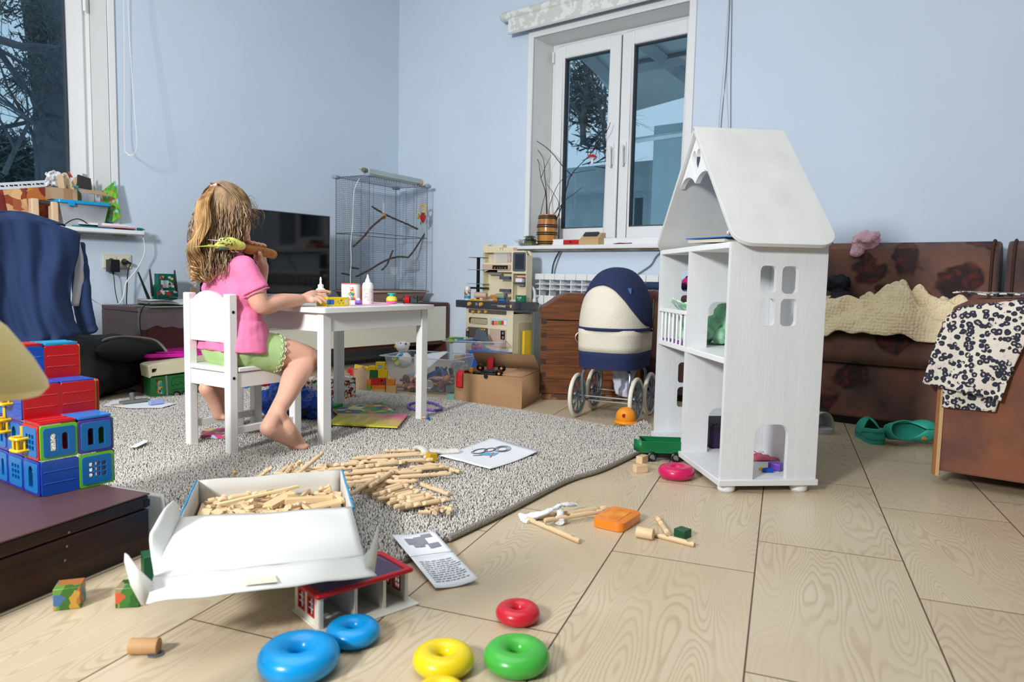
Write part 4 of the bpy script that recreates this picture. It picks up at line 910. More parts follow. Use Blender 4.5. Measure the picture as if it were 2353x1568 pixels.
# roller blind B
BLN = mat('floral_blind_fabric',(214,216,210),.8,col2=(236,238,236),cfac=(.49,.51),vs=22)
t = thing('roller_blind','rolled up white patterned roller blind above the right window','blind',(3.79,2.45,2.3))
a = onX(1157,41,3.79); q = MB(); b = V((3.79,1.60,a.z)); q.cyl(a+V((0,.0,0)),b,.030,n=24); q.W('roll',BLN,t)
q = MB(); q.cyl(a+V((0,.0,0)),a+V((0,.012,0)),.022,n=16); q.cbox(a+V((.03,.006,0)),(.06,.012,.03)); q.W('bracket',mat('bracket_grey',(196,196,190),.4),t)
c = onX(1168,79,3.775); q = MB(); q.box(3.772,3.776,1.62,c.y,c.z,a.z); q.W('hanging_fabric',BLN,t)
q = MB(); q.box(3.770,3.778,1.62,c.y,c.z-.004,c.z+.010); q.W('bottom_bar',mat('pale_bar',(206,208,206),.5),t,bev=.002)
# pull cords near the doll's house
BEAD = mat('white_bead_chain',(240,240,238),.5)
def beads(name,label,pts,r=.0022,m=None):
    sp = smoothpath(pts,14); q = MB(); q.tube(sp,r*.45,4); d = 0; last = sp[0]; q.ell(last,r,6)
    for i in range(1,len(sp)):
        a_,b_ = sp[i-1],sp[i]; L_ = (b_-a_).length; k = 0
        while d+L_ > .0065:
            s_ = (.0065-d)/L_; a_ = a_.lerp(b_,s_); L_ = (b_-a_).length; d = 0; q.ell(a_,r,6)
        d += L_
    return tag(q.build(name,m or BEAD),label,'cord')
beads('blind_cord','white beaded cord loop hanging on the right wall above the doll\'s house',[onX(1667,0,3.79)+V((0,0,.12)),onX(1667,0,3.79),onX(1655,160,3.79),onX(1645,290,3.79),onX(1650,400,3.79),onX(1660,420,3.79),onX(1668,400,3.79),onX(1667,290,3.79),onX(1663,170,3.79),onX(1669,0,3.79),onX(1669,0,3.79)+V((0,0,.12))])
cable('grey_wire','thin grey wire hanging on the right wall beside the beaded cord',[onX(1677,-30,3.845),onX(1677,0,3.845),onX(1669,150,3.845),onX(1656,300,3.845),onX(1654,420,3.845)],CGR,.0022)
cable('grey_wire','straight thin grey wire just right of the beaded cord on the right wall',[onX(1682,-30,3.845),onX(1681,60,3.845),onX(1679,200,3.845),onX(1679,420,3.845)],CGR,.0022)
# ================================================================ DOLL PRAM
pa = rad(12); P0 = V((2.775,1.60,0)); pm = TR(P0)@M.Rotation(pa,4,'Z')   # local x = travel (away), local y = left
t = thing('dolls_pram','navy and cream doll\'s pram with spoked wheels in front of the trunk','pram',P0,pa)
NAVY = mat('navy_fabric',(32,44,84),.8,bump=.3,bs=300,var=.08,vs=20); CRM = mat('cream_fabric',(224,216,198),.8,bump=.3,bs=200,var=.03,vs=10); TUBE = mat('silver_tube',(150,160,172),.3,.8)
hw,hl = .140,.195
def sup(th,n=3.2): c_,s_ = cos(th),sin(th); return (abs(c_)**(2/n)*(1 if c_ > 0 else -1),abs(s_)**(2/n)*(1 if s_ > 0 else -1))
def tub(z0,z1,s0,s1,name,m,cap=False):
    q = MB(); q.grid(lambda u,v: (lambda a: (a[0]*hl*(s0+(s1-s0)*v),a[1]*hw*(s0+(s1-s0)*v),z0+(z1-z0)*v))(sup(2*pi*u)),48,5,cu=True)
    if cap: n = len(q.v); q.f.append(tuple(range(47,-1,-1))); q.mi.append(0)
    return q.build(name,m,t,solid=.004)
zt = .395
tub(.228,.300,.95,.985,'lower_body',NAVY,True); tub(.300,zt,.985,1.0,'upper_body',CRM)
def dome(th,h,k=1.0): # th 0..2pi, h 0..1
    a = sup(th,2.3); c_ = cos(h*pi/2)**.82; return V((a[0]*(hl*1.03)*c_*k,a[1]*(hw*1.07)*c_*k,zt+.262*sin(h*pi/2)*k))
def seam(th):
    s_,c_ = sin(th),-cos(th)        # c_>0 on the near end
    lo,hi = 0,1
    for _ in range(18):
        mid = (lo+hi)/2; p = dome(th,mid); tt = -p.y
        lim = zt+.185-6.0*(tt+.02)**2-max(0,p.x)*.8
        if p.z < lim: lo = mid
        else: hi = mid
    return lo
def hoodgrid(name,m,f0,f1,k,th0=0,th1=2*pi,n=64):
    q = MB()
    def fn(u,v):
        th = th0+(th1-th0)*u; a,b = f0(th),f1(th); p = dome(th,a+(b-a)*v,k); w = .0025*nz(p.x*20,p.y*20,p.z*20); p = p*(1+w); return p
    q.grid(fn,n,16); return q.build(name,m,t,solid=.003,ang=60)
A_,B_ = rad(70),rad(290)        # open towards the far end
hoodgrid('hood_panel',CRM,lambda th: 0.0,seam,1.0,A_,B_)
hd = hoodgrid('hood',NAVY,seam,lambda th: 1.0,1.012,A_-rad(8),B_+rad(8))
q = MB(); q.tube([dome(rad(60)+rad(240)*k/40,0,1.015)+V((0,0,.002)) for k in range(41)],.0055,6,flat=1.3); q.build('navy_trim',NAVY,t)
for s in (-1,1):
    q = MB(); q.tube([(.02,s*(hw*1.08),zt-.01),(.035,s*(hw*1.10),zt+.05),(.06,s*(hw*1.06),zt+.13)],[.006,.005,.004],6); q.cyl((.02,s*hw*1.05,zt),(.02,s*hw*1.16,zt),.010); q.build('hood_hinge',BLACK,t)
q = MB(); p = dome(rad(225),.42,1.03); q.cbox(p,(.003,.016,.024),T=None); q.build('fabric_label',mat('label_blue2',(40,84,140),.6),t)
WR,tw_,wb = .098,.125,.108
for sx in (-1,1):
    for sy in (-1,1):
        T_w = TR((sx*wb,sy*(tw_+.008),WR))@M.Rotation(pi/2,4,'X')
        q = MB(); q.torus((0,0,0),WR-.009,.009,40,10,T=T_w); w = q.build('wheel',mat('ivory_tyre',(232,228,212),.45),t)
        q = MB(); q.torus((0,0,0),WR-.021,.005,40,8,T=T_w,fz=1.6); q.build('rim',TUBE if False else mat('grey_plastic_rim',(132,142,154),.35,.3),w)
        q = MB(); q.cyl(T_w@V((0,0,-.012)),T_w@V((0,0,.012)),.012); q.torus((0,0,0),.015,.004,20,6,T=T_w)
        for k in range(8):
            a = 2*pi*k/8; q.tube([T_w@V((.010*cos(a-.5),.010*sin(a-.5),.004)),T_w@V((.045*cos(a-.08),.045*sin(a-.08),.005)),T_w@V(((WR-.022)*cos(a+.14),(WR-.022)*sin(a+.14),0))],[.004,.0035,.003],5)
            q.tube([T_w@V((.045*cos(a-.08),.045*sin(a-.08),.004)),T_w@V(((WR-.022)*cos(a-.22),(WR-.022)*sin(a-.22),0))],[.003,.003],5)
        q.build('spokes',MATS['grey_plastic_rim'],w)
for sy in (-1,1):
    y = sy*(tw_-.02); q = MB(); q.tube(smoothpath([(-.10,y*.8,.232),(-.118,y,.20),(-.125,y,.15),(-.11,y,.09),(-.05,y,.072),(0,y,.070),(.05,y,.072),(.11,y,.09),(.125,y,.15),(.118,y,.20),(.10,y*.8,.232)],6),.0065,10); q.build('side_tube',TUBE,t)
for sx in (-1,1): q = MB(); q.cyl((sx*wb,-tw_-.02,WR),(sx*wb,tw_+.02,WR),.004,n=8); q.build('axle',CHROME,t)
for x in (-.06,.06): q = MB(); q.cyl((x,-tw_+.02,.072),(x,tw_-.02,.072),.0035,n=8); q.build('cross_rod',CHROME,t)
PF = mat('floral_cotton',(214,218,232),.8,col2=(210,150,170),cfac=(.56,.66),vs=20)
t = thing('hanging_cloth','pale floral cloth hanging beneath the doll\'s pram body','cloth',pm@V((.02,-.03,.11)))
q = MB(); c_ = pm@V((.02,-.035,.165))
q.grid(lambda u,v: c_+RGT*((u-.5)*.11*(1-.35*v)+.01*nz(u*5,v*4))+FWD*(.02*sin(u*9+v*4))+V((0,0,.065-.125*v-.02*sin(u*3.1))),20,14); q.W('fabric',PF,t,solid=.003)
# ================================================================ LEFT WALL
def pict(name,cols,sc_=30,rough=.45,dist=.3):
    """printed picture: flat patches of several colours"""
    if name in MATS: return MATS[name]
    m = bpy.data.materials.new(name); m.use_nodes = True; nt = m.node_tree; L = nt.links.new; b = nt.nodes['Principled BSDF']; b.inputs['Roughness'].default_value = rough
    tc = N(nt,'ShaderNodeTexCoord'); n0 = N(nt,'ShaderNodeTexNoise'); n0.inputs['Scale'].default_value = sc_*.6; L(tc.outputs['Object'],n0.inputs[0])
    va = N(nt,'ShaderNodeVectorMath',operation='MULTIPLY_ADD'); va.inputs[1].default_value = (dist/sc_*3,)*3; L(n0.outputs['Color'],va.inputs[0]); L(tc.outputs['Object'],va.inputs[2])
    vo = N(nt,'ShaderNodeTexVoronoi'); vo.inputs['Scale'].default_value = sc_; L(va.outputs[0],vo.inputs['Vector'])
    sx = N(nt,'ShaderNodeSeparateColor'); L(vo.outputs['Color'],sx.inputs[0])
    cr = N(nt,'ShaderNodeValToRGB'); cr.color_ramp.interpolation = 'CONSTANT'; k = len(cols)
    cr.color_ramp.elements[0].color = lin(cols[0]); cr.color_ramp.elements[1].position = 1/k; cr.color_ramp.elements[1].color = lin(cols[1])
    for i in range(2,k): e = cr.color_ramp.elements.new(i/k); e.color = lin(cols[i])
    L(sx.outputs[0],cr.inputs[0]); L(cr.outputs[0],b.inputs['Base Color']); MATS[name] = m; return m
def slab(name,label,cat,pts,th,m,par=None,bev=0,sm=None,group=None):
    """flat thing of thickness th from 3+ corner points in space"""
    P = [V(p) for p in pts]; n = (P[1]-P[0]).cross(P[2]-P[0]).normalized()
    q = MB(); k = len(P); q.add([p for p in P]+[p-n*th for p in P],[tuple(range(k)),tuple(reversed(range(k,2*k)))]+[(i,(i+1) % k,(i+1) % k+k,i+k) for i in range(k)])
    o = q.build(name,m,par,bev=bev,world=par is not None,smooth=False); return tag(o,label,cat,group) if par is None else o
def oY(pts,Y): return [onY(x,y,Y) for (x,y) in pts]
# blind cord
beads('blind_cord','white beaded blind cord hanging in a long loop at the left window',[onY(284,0,4.13)+V((0,0,.15)),onY(284,0,4.13),onY(286,180,4.13),onY(286,330,4.12),onY(292,352,4.05),onY(300,357,3.99),onY(309,352,3.94),onY(314.5,325,3.92),onY(307,230,3.94),onY(298,90,3.98),onY(294,0,4.01),onY(294,0,4.01)+V((0,0,.15))],.0026)
Ys = 4.16
# things on the left sill
LWD = mat('pale_pine',(226,196,158),.55,var=.07,vs=6,stretch=(4,4,.6)); CBD = mat('cardboard',(188,158,124),.8,var=.05,vs=10); CBI = mat('cardboard_inside',(110,104,66),.85)
t = thing('perforated_strip','white metal strip with dark slots across the front of the left window','metal strip',onY(50,424,4.30))
a,b = onY(-60,432,4.30),onY(118,421,4.30); q = MB(); q.tube([a,b],.019,4,flat=.12,up=(0,1,0)) if False else q.add([a+V((0,0,.017)),b+V((0,0,.017)),b-V((0,0,.017)),a-V((0,0,.017)),a+V((0,.003,.017)),b+V((0,.003,.017)),b+V((0,.003,-.017)),a+V((0,.003,-.017))],[(0,1,2,3),(7,6,5,4),(0,4,5,1),(3,2,6,7),(0,3,7,4),(1,5,6,2)]); st = q.W('strip',mat('white_metal',(226,230,234),.4),t)
for k in range(16): q = MB(); c = a.lerp(b,.06+k*.058); q.cbox(c-V((0,.0006,0)),((.016 if k % 3 else .007),.001,.007)); q.W('slot',BLACK,st)
bk1 = pict('book_orange_print',[(190,120,70),(214,170,120),(150,70,44),(224,186,130),(170,90,60)],26); bk2 = pict('book_amber_print',[(150,70,36),(214,150,50),(120,44,34),(190,110,50),(96,50,70)],30)
slab('picture_book','reddish picture book leaning on the window, leftmost on the left sill','book',oY([(-40,437),(8,436),(26,487),(20,545),(-40,545)],4.24),.008,pict('book_red_print',[(150,60,44),(120,40,34),(176,90,60)],26))
slab('picture_book','salmon pink patterned picture book leaning between two darker books on the left sill','book',oY([(6,436),(56,433),(74,500),(66,545),(30,545)],4.225),.008,bk1)
slab('picture_book','amber and dark red picture book leaning beside the cardboard box on the left sill','book',oY([(57,433),(117,430),(117,545),(76,545)],4.215),.008,bk2)
t = thing('wooden_stand','small pale wooden frame with a dark round rod on the left sill','wooden stand',(onY(80,500,4.10)))
for (x0,x1,y0,Y) in ((72,90,455,4.12),(118,135,463,4.10)):
    a,b = onY(x0,y0,Y),onY(x1,y0+1,Y); q = MB(); q.box(a.x,b.x,Y,Y+.05,.821,a.z); q.W('post',LWD,t,bev=.006)
q = MB(); q.cyl(onY(90,464,4.14),onY(126,470,4.12),.012,n=14); q.W('rod',mat('dark_rod',(58,44,38),.7),t)
t = thing('storage_box','clear plastic storage box with a bright blue lid on the left sill','storage box',onY(190,500,4.14))
a,b = onY(136,480,4.11),onY(247,490,4.11); lz = onY(252,475,4.10).z
q = MB(); q.add([(a.x+.03,4.12,.822),(b.x-.02,4.12,.822),(b.x-.02,4.33,.822),(a.x+.03,4.33,.822),(a.x,4.10,lz),(b.x,4.10,lz),(b.x,4.34,lz),(a.x,4.34,lz)],[(0,1,2,3),(0,1,5,4),(1,2,6,5),(2,3,7,6),(3,0,4,7)]); q.W('tub',clear_mat('milky_clear',a=.30,rough=.2),t,solid=.003)
q = MB(); q.prism(rrect(b.x-a.x+.03,.27,.02,cx=(a.x+b.x)/2,cy=4.22),lz,lz+.016); q.cbox((a.x+.05,4.088,lz-.004),(.03,.01,.02)); q.W('lid',mat('sky_blue_lid',(24,160,220),.35),t,bev=.005)
q = MB(); q.box(a.x+.05,b.x-.05,4.17,4.30,.826,.90); tag(q.build('stored_papers',pict('stored_print',[(196,190,186),(214,180,170),(180,190,196),(226,222,214)],40),bev=.004),'pale papers stored inside the clear box with the blue lid','papers')
bz_ = lz+.0165; t = thing('cardboard_box','open cardboard box of wooden pieces standing on the blue lid','box',onY(150,470,4.16))
a,b = onY(117,428,4.13),onY(176,434,4.13); c = onY(232,452,4.30); zt_ = a.z-.004; bx1 = b.x; bx2 = bx1+.0
q = MB(); q.box(a.x,bx1,4.125,4.129,bz_,zt_); q.box(a.x,a.x+.004,4.129,4.33,bz_,zt_); q.box(a.x,bx1+.10,4.33,4.334,bz_,zt_); q.box(a.x+.004,bx1,4.129,4.33,bz_,bz_+.004); q.W('walls',CBD,t)
q = MB(); q.prism([(0,0),(.225,0),(.225,zt_-bz_),(0,zt_-bz_)],0,.004,T=frame((bx1,4.127,bz_),(.42,.9,0))@M.Rotation(pi/2,4,'X')); q.W('open_side',CBI,t)
slab('flap','','',[(bx1,4.12,zt_),onY(230,440,4.16),onY(257,453,4.10),onY(205,445,4.06)],.003,CBD,t)
q = MB(); q.box(a.x+.055,a.x+.095,4.1235,4.1248,bz_,zt_); q.W('packing_tape',mat('brown_tape',(170,134,96),.4),t)
for k,(x,y,w_,h_,an) in enumerate(((140,422,10,26,-.12),(147,424,7,20,0),(157,420,9,30,-.4),(168,424,8,24,.5),(174,422,7,22,.3))):
    c = onY(x,y,4.18+.02*k); s_ = c.y/1650*1.12; q = MB(); q.prism(rrect(w_*s_,h_*s_*1.25,w_*s_*.45),-.005,.005,T=TR(c)@M.Rotation(an,4,'Y')@M.Rotation(pi/2,4,'X'))
    tag(q.build('wooden_piece',LWD,bev=.002),['tall rounded pale wooden piece standing leftmost in the cardboard box','short pale wooden piece just inside the cardboard box','pale wooden piece tilting left in the middle of the box','pale wooden piece tilting right beside the black card','rear pale wooden piece leaning against the black card'][k],'wooden piece','wooden pieces in the cardboard box')
slab('black_card','dark grey card standing in the cardboard box on the left sill','card',oY([(177,402),(205,411),(208,437),(177,432)],4.22),.02,mat('dark_card',(56,50,52),.7))
slab('grey_card','small lilac grey card peeping above the dark card','card',oY([(190,399),(201,402),(200,412),(188,408)],4.26),.004,mat('lilac_card',(160,158,176),.7))
slab('red_card','red and white slip sticking up between the wooden pieces','card',oY([(156,394),(160,396),(168,408),(160,408)],4.24),.002,mat('red_slip',(210,70,80),.6))
q = MB(); c = onY(128,415,4.2); q.grid(lambda u,v: c+V(((u-.5)*.085+.008*nz(u*5,v*5),.03*nz(u*4,v*4,3)+.03*v,(.5-v)*.075+.012*nz(u*6,v*3,7)+.01*sin(u*3.1))),14,12); tag(q.build('white_cloth',PAPER,solid=.002),'crumpled white plastic lying on the left rim of the cardboard box','plastic')
q = MB(); q.cyl(onY(166,428,4.10),onY(177,431,4.10),.004); q.cyl(onY(174,430.5,4.098),onY(179,431,4.098),.009,n=8); tag(q.build('small_brush',mat('teal_cap',(60,150,150),.4)),'tiny dark stick with a teal cap on the box rim','stick')
PB_ = pict('park_print',[(110,186,50),(126,200,70),(90,160,50),(140,206,80),(112,190,60),(130,200,80),(96,170,56),(150,210,220),(226,150,80)],60)
t = thing('green_picture_book','bright green picture book standing open at the right end of the left sill','book',onY(262,505,4.14))
slab('cover','','',[onY(235,440,4.22),onY(265.5,416,4.12),onY(278,500,4.10),onY(258,512,4.16),onY(243,508,4.20)],.004,PB_,t); slab('back_page','','',[onY(230,446,4.27),onY(240,440,4.22),onY(246,508,4.20),onY(236,505,4.27)],.003,pict('park_back',[(214,150,120),(170,160,200),(226,190,140)],60),t)
# loose papers on the sill
zz_ = .821
def onsill(pts,z,th,nm,lb,m): 
    P = [V((onY(x,520,Y).x,Y,z)) for (x,Y) in pts]; return slab(nm,lb,'papers',list(reversed([p+V((0,0,th)) for p in P])) if (P[1]-P[0]).cross(P[2]-P[0]).z < 0 else [p+V((0,0,th)) for p in P],th,m)
onsill([(165,4.07),(262,4.07),(262,4.25),(165,4.25)],zz_,.006,'teal_folder','thin teal folder lying lowest on the left sill',mat('teal_card',(30,130,150),.5))
onsill([(225,4.062),(312,4.062),(308,4.2),(225,4.23)],zz_+.0065,.007,'pink_folder','dusty pink folder lying on the left sill edge',mat('dusty_pink',(206,140,150),.6))
onsill([(180,4.064),(226,4.064),(240,4.2),(180,4.22)],zz_+.014,.010,'paper_stack','small stack of white papers on the left sill beside the hoodie',PAPER)
onsill([(216,4.075),(318,4.09),(300,4.2),(216,4.2)],zz_+.0145,.003,'loose_sheet','white sheet lying on the pink folder',PAPER)
t = thing('calculator','white gadget with grey display lying on the papers on the left sill','gadget',(onY(262,518,4.12).x,4.13,zz_+.018))
q = MB(); q.cbox((0,0,.006),(.13,.06,.01)); q.build('case',WHITE,t,bev=.003); q = MB(); q.cbox((.02,-.002,.0115),(.07,.03,.001)); q.build('display',mat('lcd_green',(110,124,110),.3),t)
q = MB(); c = V((onY(322,527,4.075).x,4.078,.829)); q.cyl(c+V((-.012,0,0)),c+V((.014,.006,0)),.008); q.torus(c+V((.016,.006,0)),.008,.004,14,6); tag(q.build('teal_tape',mat('teal_plastic',(10,120,110),.4)),'small teal roll at the right tip of the left sill','tape')
cable('black_cable','black cable looping up over the hoodie shoulder on the left sill',[onY(x,y,4.05) for (x,y) in ((150,515),(165,506),(178,503.5),(190,507),(200,514))],CBK,.003)
# outlet, plugs, cables
OUT = mat('ivory_plastic',(222,216,194),.4)
t = thing('wall_outlet','ivory double wall socket below the left windowsill','outlet',onY(267,602,YA-.002))
a,b = onY(235,585,YA),onY(301,618,YA); q = MB(); q.box(a.x,b.x,YA-.009,YA-.0005,b.z,a.z+.004); q.W('plate',OUT,t,bev=.003)
for k in (0,1):
    xc = a.x+(b.x-a.x)*(.27+.46*k); zc = (a.z+b.z)/2; q = MB(); q.cbox((xc,YA-.011,zc),(.056,.004,.056)); q.torus((0,0,0),.020,.003,24,6,T=TR((xc,YA-.013,zc))@M.Rotation(pi/2,4,'X')); s_ = q.W('socket',OUT,t,bev=.001)
    q = MB(); q.cyl((xc,YA-.0128,zc),(xc,YA-.0136,zc),.018,n=20); q.W('recess',mat('dark_recess',(90,86,74),.6),s_)
a = onY(259.5,611,4.135); t = thing('power_adapter','black power adapter plugged into the left half of the wall socket','adapter',a)
q = MB(); q.cbox(a,(.052,.055,.068)); q.cyl(a+V((0,0,-.034)),a+V((0,0,-.048)),.006,.004); q.W('body',BLACK,t,bev=.004)
q = MB(); q.tube(smoothpath([a+V((0,0,-.046))]+oY([(262,640),(265,670),(272,700),(284,740),(296,780)],4.13),5),.0022,6); q.W('lead',CBK,t)
a = onY(287,603,4.155); t = thing('power_plug','black plug and cable in the right half of the wall socket','plug',a)
q = MB(); q.cyl(a+V((0,.006,0)),a+V((0,-.03,0)),.013,.010); q.tube([a+V((0,-.025,0)),a+V((.02,-.03,-.006))],.006,8); q.W('plug',BLACK,t,bev=.002)
q = MB(); q.tube(smoothpath([a+V((.018,-.03,-.006))]+oY([(294,625),(292,660),(291,700),(300,722),(317,740)],4.12),5),.003,6); q.W('lead',CBK,t)
cable('white_cable','white cable hanging from the left sill tip and sagging left past the socket',[onY(328,540,4.09),onY(333,575,4.10),onY(325,600,4.11),onY(310,625,4.10),onY(290,650,4.09),onY(284,680,4.09),onY(275,697,4.09),onY(252,706,4.09),onY(225,697,4.09),onY(200,680,4.05),onY(185,668,4.0)],WHC,.0032)
# router, tea boxes, open book
zs = .4215
c = V((onY(375,690,3.86).x,3.86,zs)); t = thing('router','black router with three upright antennas on the left end of the television stand','router',c)
q = MB(); q.prism(rrect(.24,.15,.02),0,.03,T=TR(c)@M.Rotation(-.35,4,'Z')); q.W('case',BLACK,t,bev=.006)
for (x0,y0,x1,y1,Y) in ((345,695,317,625,3.72),(351,681,344,619,3.92),(405,668,401,621,3.94)):
    a,b = onY(x0,y0,Y),onY(x1,y1,Y); q = MB(); q.tube([a,a.lerp(b,.15),b],[.010,.012,.006],8,flat=.6); q.W('antenna',BLACK,t,bev=.001)
TEA = pict('tea_print',[(8,96,82),(8,96,82),(10,110,92),(8,90,78),(222,224,226),(190,60,50)],42); TG = mat('dark_teal_card',(6,96,84),.5)
a,b = onY(362,629,4.02),onY(401,668,4.02); t = thing('tea_tin','tall dark green tin printed with a mug, behind the router','tin',(a.x,4.02,zs))
q = MB(); q.box(a.x,b.x,4.02,4.06,zs,a.z); q.W('tin',TG,t,bev=.002)
q = MB(); cx_ = a.x+(b.x-a.x)*.42; zc = a.z-(a.z-b.z)*.62; q.cbox((cx_,4.019,zc),(.042,.001,.042)); q.torus((0,0,0),.012,.0022,16,6,T=TR((cx_+.027,4.019,zc))@M.Rotation(pi/2,4,'X')); q.W('printed_mug',mat('mug_print',(206,212,216),.5),t,bev=.006)
for (u,w,cc) in ((.3,.2,(230,180,60)),(.7,.22,(200,200,190)),(.85,.3,(222,196,100)),(.2,.24,(200,70,60)),(.12,.75,(190,40,50)),(.85,.6,(214,110,60)),(.9,.75,(222,222,214))):
    q = MB(); q.cbox((a.x+(b.x-a.x)*u,4.0192,a.z-(a.z-b.z)*w),(.014,.0008,.012)); q.W('printed_spot',mat('spot%d' % (cc[1]+cc[2]),cc,.5),t)
a,b = onY(353,654,3.99),onY(366,680,3.99); slab('tea_box','smaller teal box standing left of the dark green tin','box',[(a.x-.002,3.99,a.z),(b.x+.02,3.99,a.z),(b.x+.02,3.99,zs),(a.x-.002,3.99,zs)],-.02,TEA)
a = onY(372,668,3.95); slab('tea_box','small green printed box in front of the dark green tin','box',[(a.x-.02,3.95,a.z),(a.x+.09,3.95,a.z),(a.x+.09,3.95,zs),(a.x-.02,3.95,zs)],-.02,TEA)
c = V((onY(400,700,3.66).x,3.66,zs)); t = thing('open_book','thick open book lying pages up on the left corner of the television stand','book',c)
lx,rx = onY(343,706,3.60).x-c.x,.17
q = MB()
def pagef(s,lift):
    def f(u,v): return c+V((s*u*(-lx if s < 0 else rx),-.075+.17*v,.012+lift*(1-(1-u)**3)*(1-.35*u)+.0008*sin(v*30)))
    return f
for s in (-1,1): q.grid(pagef(s,.032),14,8)
for s in (-1,1):
    for k in range(3): q.grid(pagef(s,.022-.006*k),10,4)
q.W('pages',mat('printed_page',(226,232,230),.7,var=.03,vs=60),t,solid=.0015)
q = MB(); q.box(c.x+lx-.004,c.x+rx+.004,c.y-.08,c.y+.10,c.z+.0005,c.z+.006); q.W('cover',mat('pale_green_cover',(168,196,160),.6),t)
q = MB()
for i in range(12):
    for j in range(3): q.cbox(c+V((.03+j*.035+.004*nz(i,j),-.05+.012*i,.0462-.0007*j*j)),(.028,.003,.0006))
q.W('printed_lines',mat('print_grey',(130,140,144),.8),t)
q = MB(); cen = c+V((lx*.5,-.02,.0463))
for k in range(9): q.tube([cen+V((.03*nz(k,1),.02*nz(k,2),0)),cen+V((.035*nz(k,3),.025*nz(k,4),0))],.001,4)
q.W('printed_drawing',mat('print_dark',(60,62,66),.8),t)
t = thing('clear_sheet','torn clear plastic film hanging over the front edge of the television stand','plastic film',(1.75,3.59,zs))
q = MB(); x0,x1 = onY(317,740,3.59).x,onY(428,740,3.59).x
q.grid(lambda u,v: V((x0+(x1-x0)*u,3.592-.008*abs(nz(u*5,v*3)),.4215-.10*v-.02*v*nz(u*4))),18,6); q.W('film',clear_mat('frosted_film',col=(200,200,205),a=.22,rough=.3),t)
cable('black_cable','thin black cable running from the router down the front of the stand',[onY(345,697,3.60),onY(330,705,3.585),onY(322,725,3.583),onY(322,750,3.583),onY(328,790,3.583)],CBK,.0025)
slab('small_carton','small cardboard flap behind the child on the television stand','cardboard',oY([(437,660),(455,662),(455,690),(437,690)],3.9),.01,CBD)
# ---- hoodie over a chair
NV = mat('blue_melange_jersey',(30,52,92),.85,var=.10,vs=90,bump=.25,bs=250,stretch=(1,1,2.5))
YH = 3.10
t = thing('dining_chair','dark brown wooden chair hidden under the blue hoodie at the left','chair',(.75,YH+.2,0))
for (x,Y,z1) in ((1.03,YH+.05,.78),(.52,YH+.05,.78),(1.03,YH+.45,.45),(.52,YH+.45,.45)):
    q = MB(); q.cbox((x,Y,z1/2),(.035,.035,z1)); q.W('leg',mat('dark_brown_wood',(74,42,34),.5,var=.1),t,bev=.004)
q = MB(); q.box(.505,1.045,YH+.035,YH+.065,.60,.78); q.W('backrest',MATS['dark_brown_wood'],t,bev=.01); q = MB(); q.box(.50,1.05,YH+.03,YH+.47,.43,.46); q.W('seat',MATS['dark_brown_wood'],t,bev=.01)
t = thing('hoodie','dark blue hoodie with pale lining draped over the chair back at the left','hoodie',(.8,YH,.5))
left,right = -70,[(0,100),(.03,150),(.07,184),(.25,180),(.45,164),(.62,162),(.80,170),(.90,186),(1,150)]
def rgt(v):
    for i in range(len(right)-1):
        if v <= right[i+1][0]: f = (v-right[i][0])/(right[i+1][0]-right[i][0]); return right[i][1]+(right[i+1][1]-right[i][1])*f
    return right[-1][1]
def hood(u,v):
    yb = 812-8*u-30*max(0,u-.8)*2 if True else 0
    x = left+(rgt(v)-left)*u; yt = 486+30*max(0,u-.55)**1.2*2.6+(0 if u > .3 else 4*(.3-u)*10)
    y = yt+(yb-yt)*v; fold = (.020*sin(u*9.5+v*1.2+1.5*nz(u*2,v))+.045*nz(u*4.2,v*1.1)+.025*nz(u*9-v*2,v*2.5,4))*(.3+1.0*v)
    return onY(x,y,YH-.025-fold-.05*v*v+(.05*(1-min(1,v/.06))**2))
q = MB(); q.grid(hood,70,50)
q.W('body',NV,t,solid=.006,ang=80)
q = MB(); q.grid(lambda u,v: onY(-70+(100+50*min(1,v*3)+70)*u,486+4*v+30*max(0,u-.55)**1.2*2.6,YH+.02+.10*v),30,8); q.W('shoulder_fold',NV,t,solid=.006)
q = MB(); sp = smoothpath([onY(172,560,YH+.09),onY(180,600,YH+.08),onY(186,650,YH+.07),onY(190,700,YH+.06),onY(197,735,YH+.05),onY(204,762,YH+.05)],6)
q.tube(sp,[.045+.006*nz(i*.4) for i in range(len(sp))],16,flat=.7); q.W('sleeve',NV,t,bev=.004)
q = MB(); q.tube([onY(196,740,YH+.05),onY(204,766,YH+.05)],[.044,.040],16,flat=.75); q.W('cuff',NV,t,bev=.004)
t = thing('grey_shirt','light grey cloth hanging out beside the blue hoodie sleeve','cloth',onY(180,640,YH+.02))
q = MB(); q.grid(lambda u,v: onY((177-15*v)+(2+u*(2+32*min(1,v*1.6)))*1.0-0*u,548+156*v,YH+.035+.01*sin(u*6+v*3)),14,20); q.W('fabric',mat('light_grey_fabric',(196,196,204),.85,var=.03),t,solid=.003)
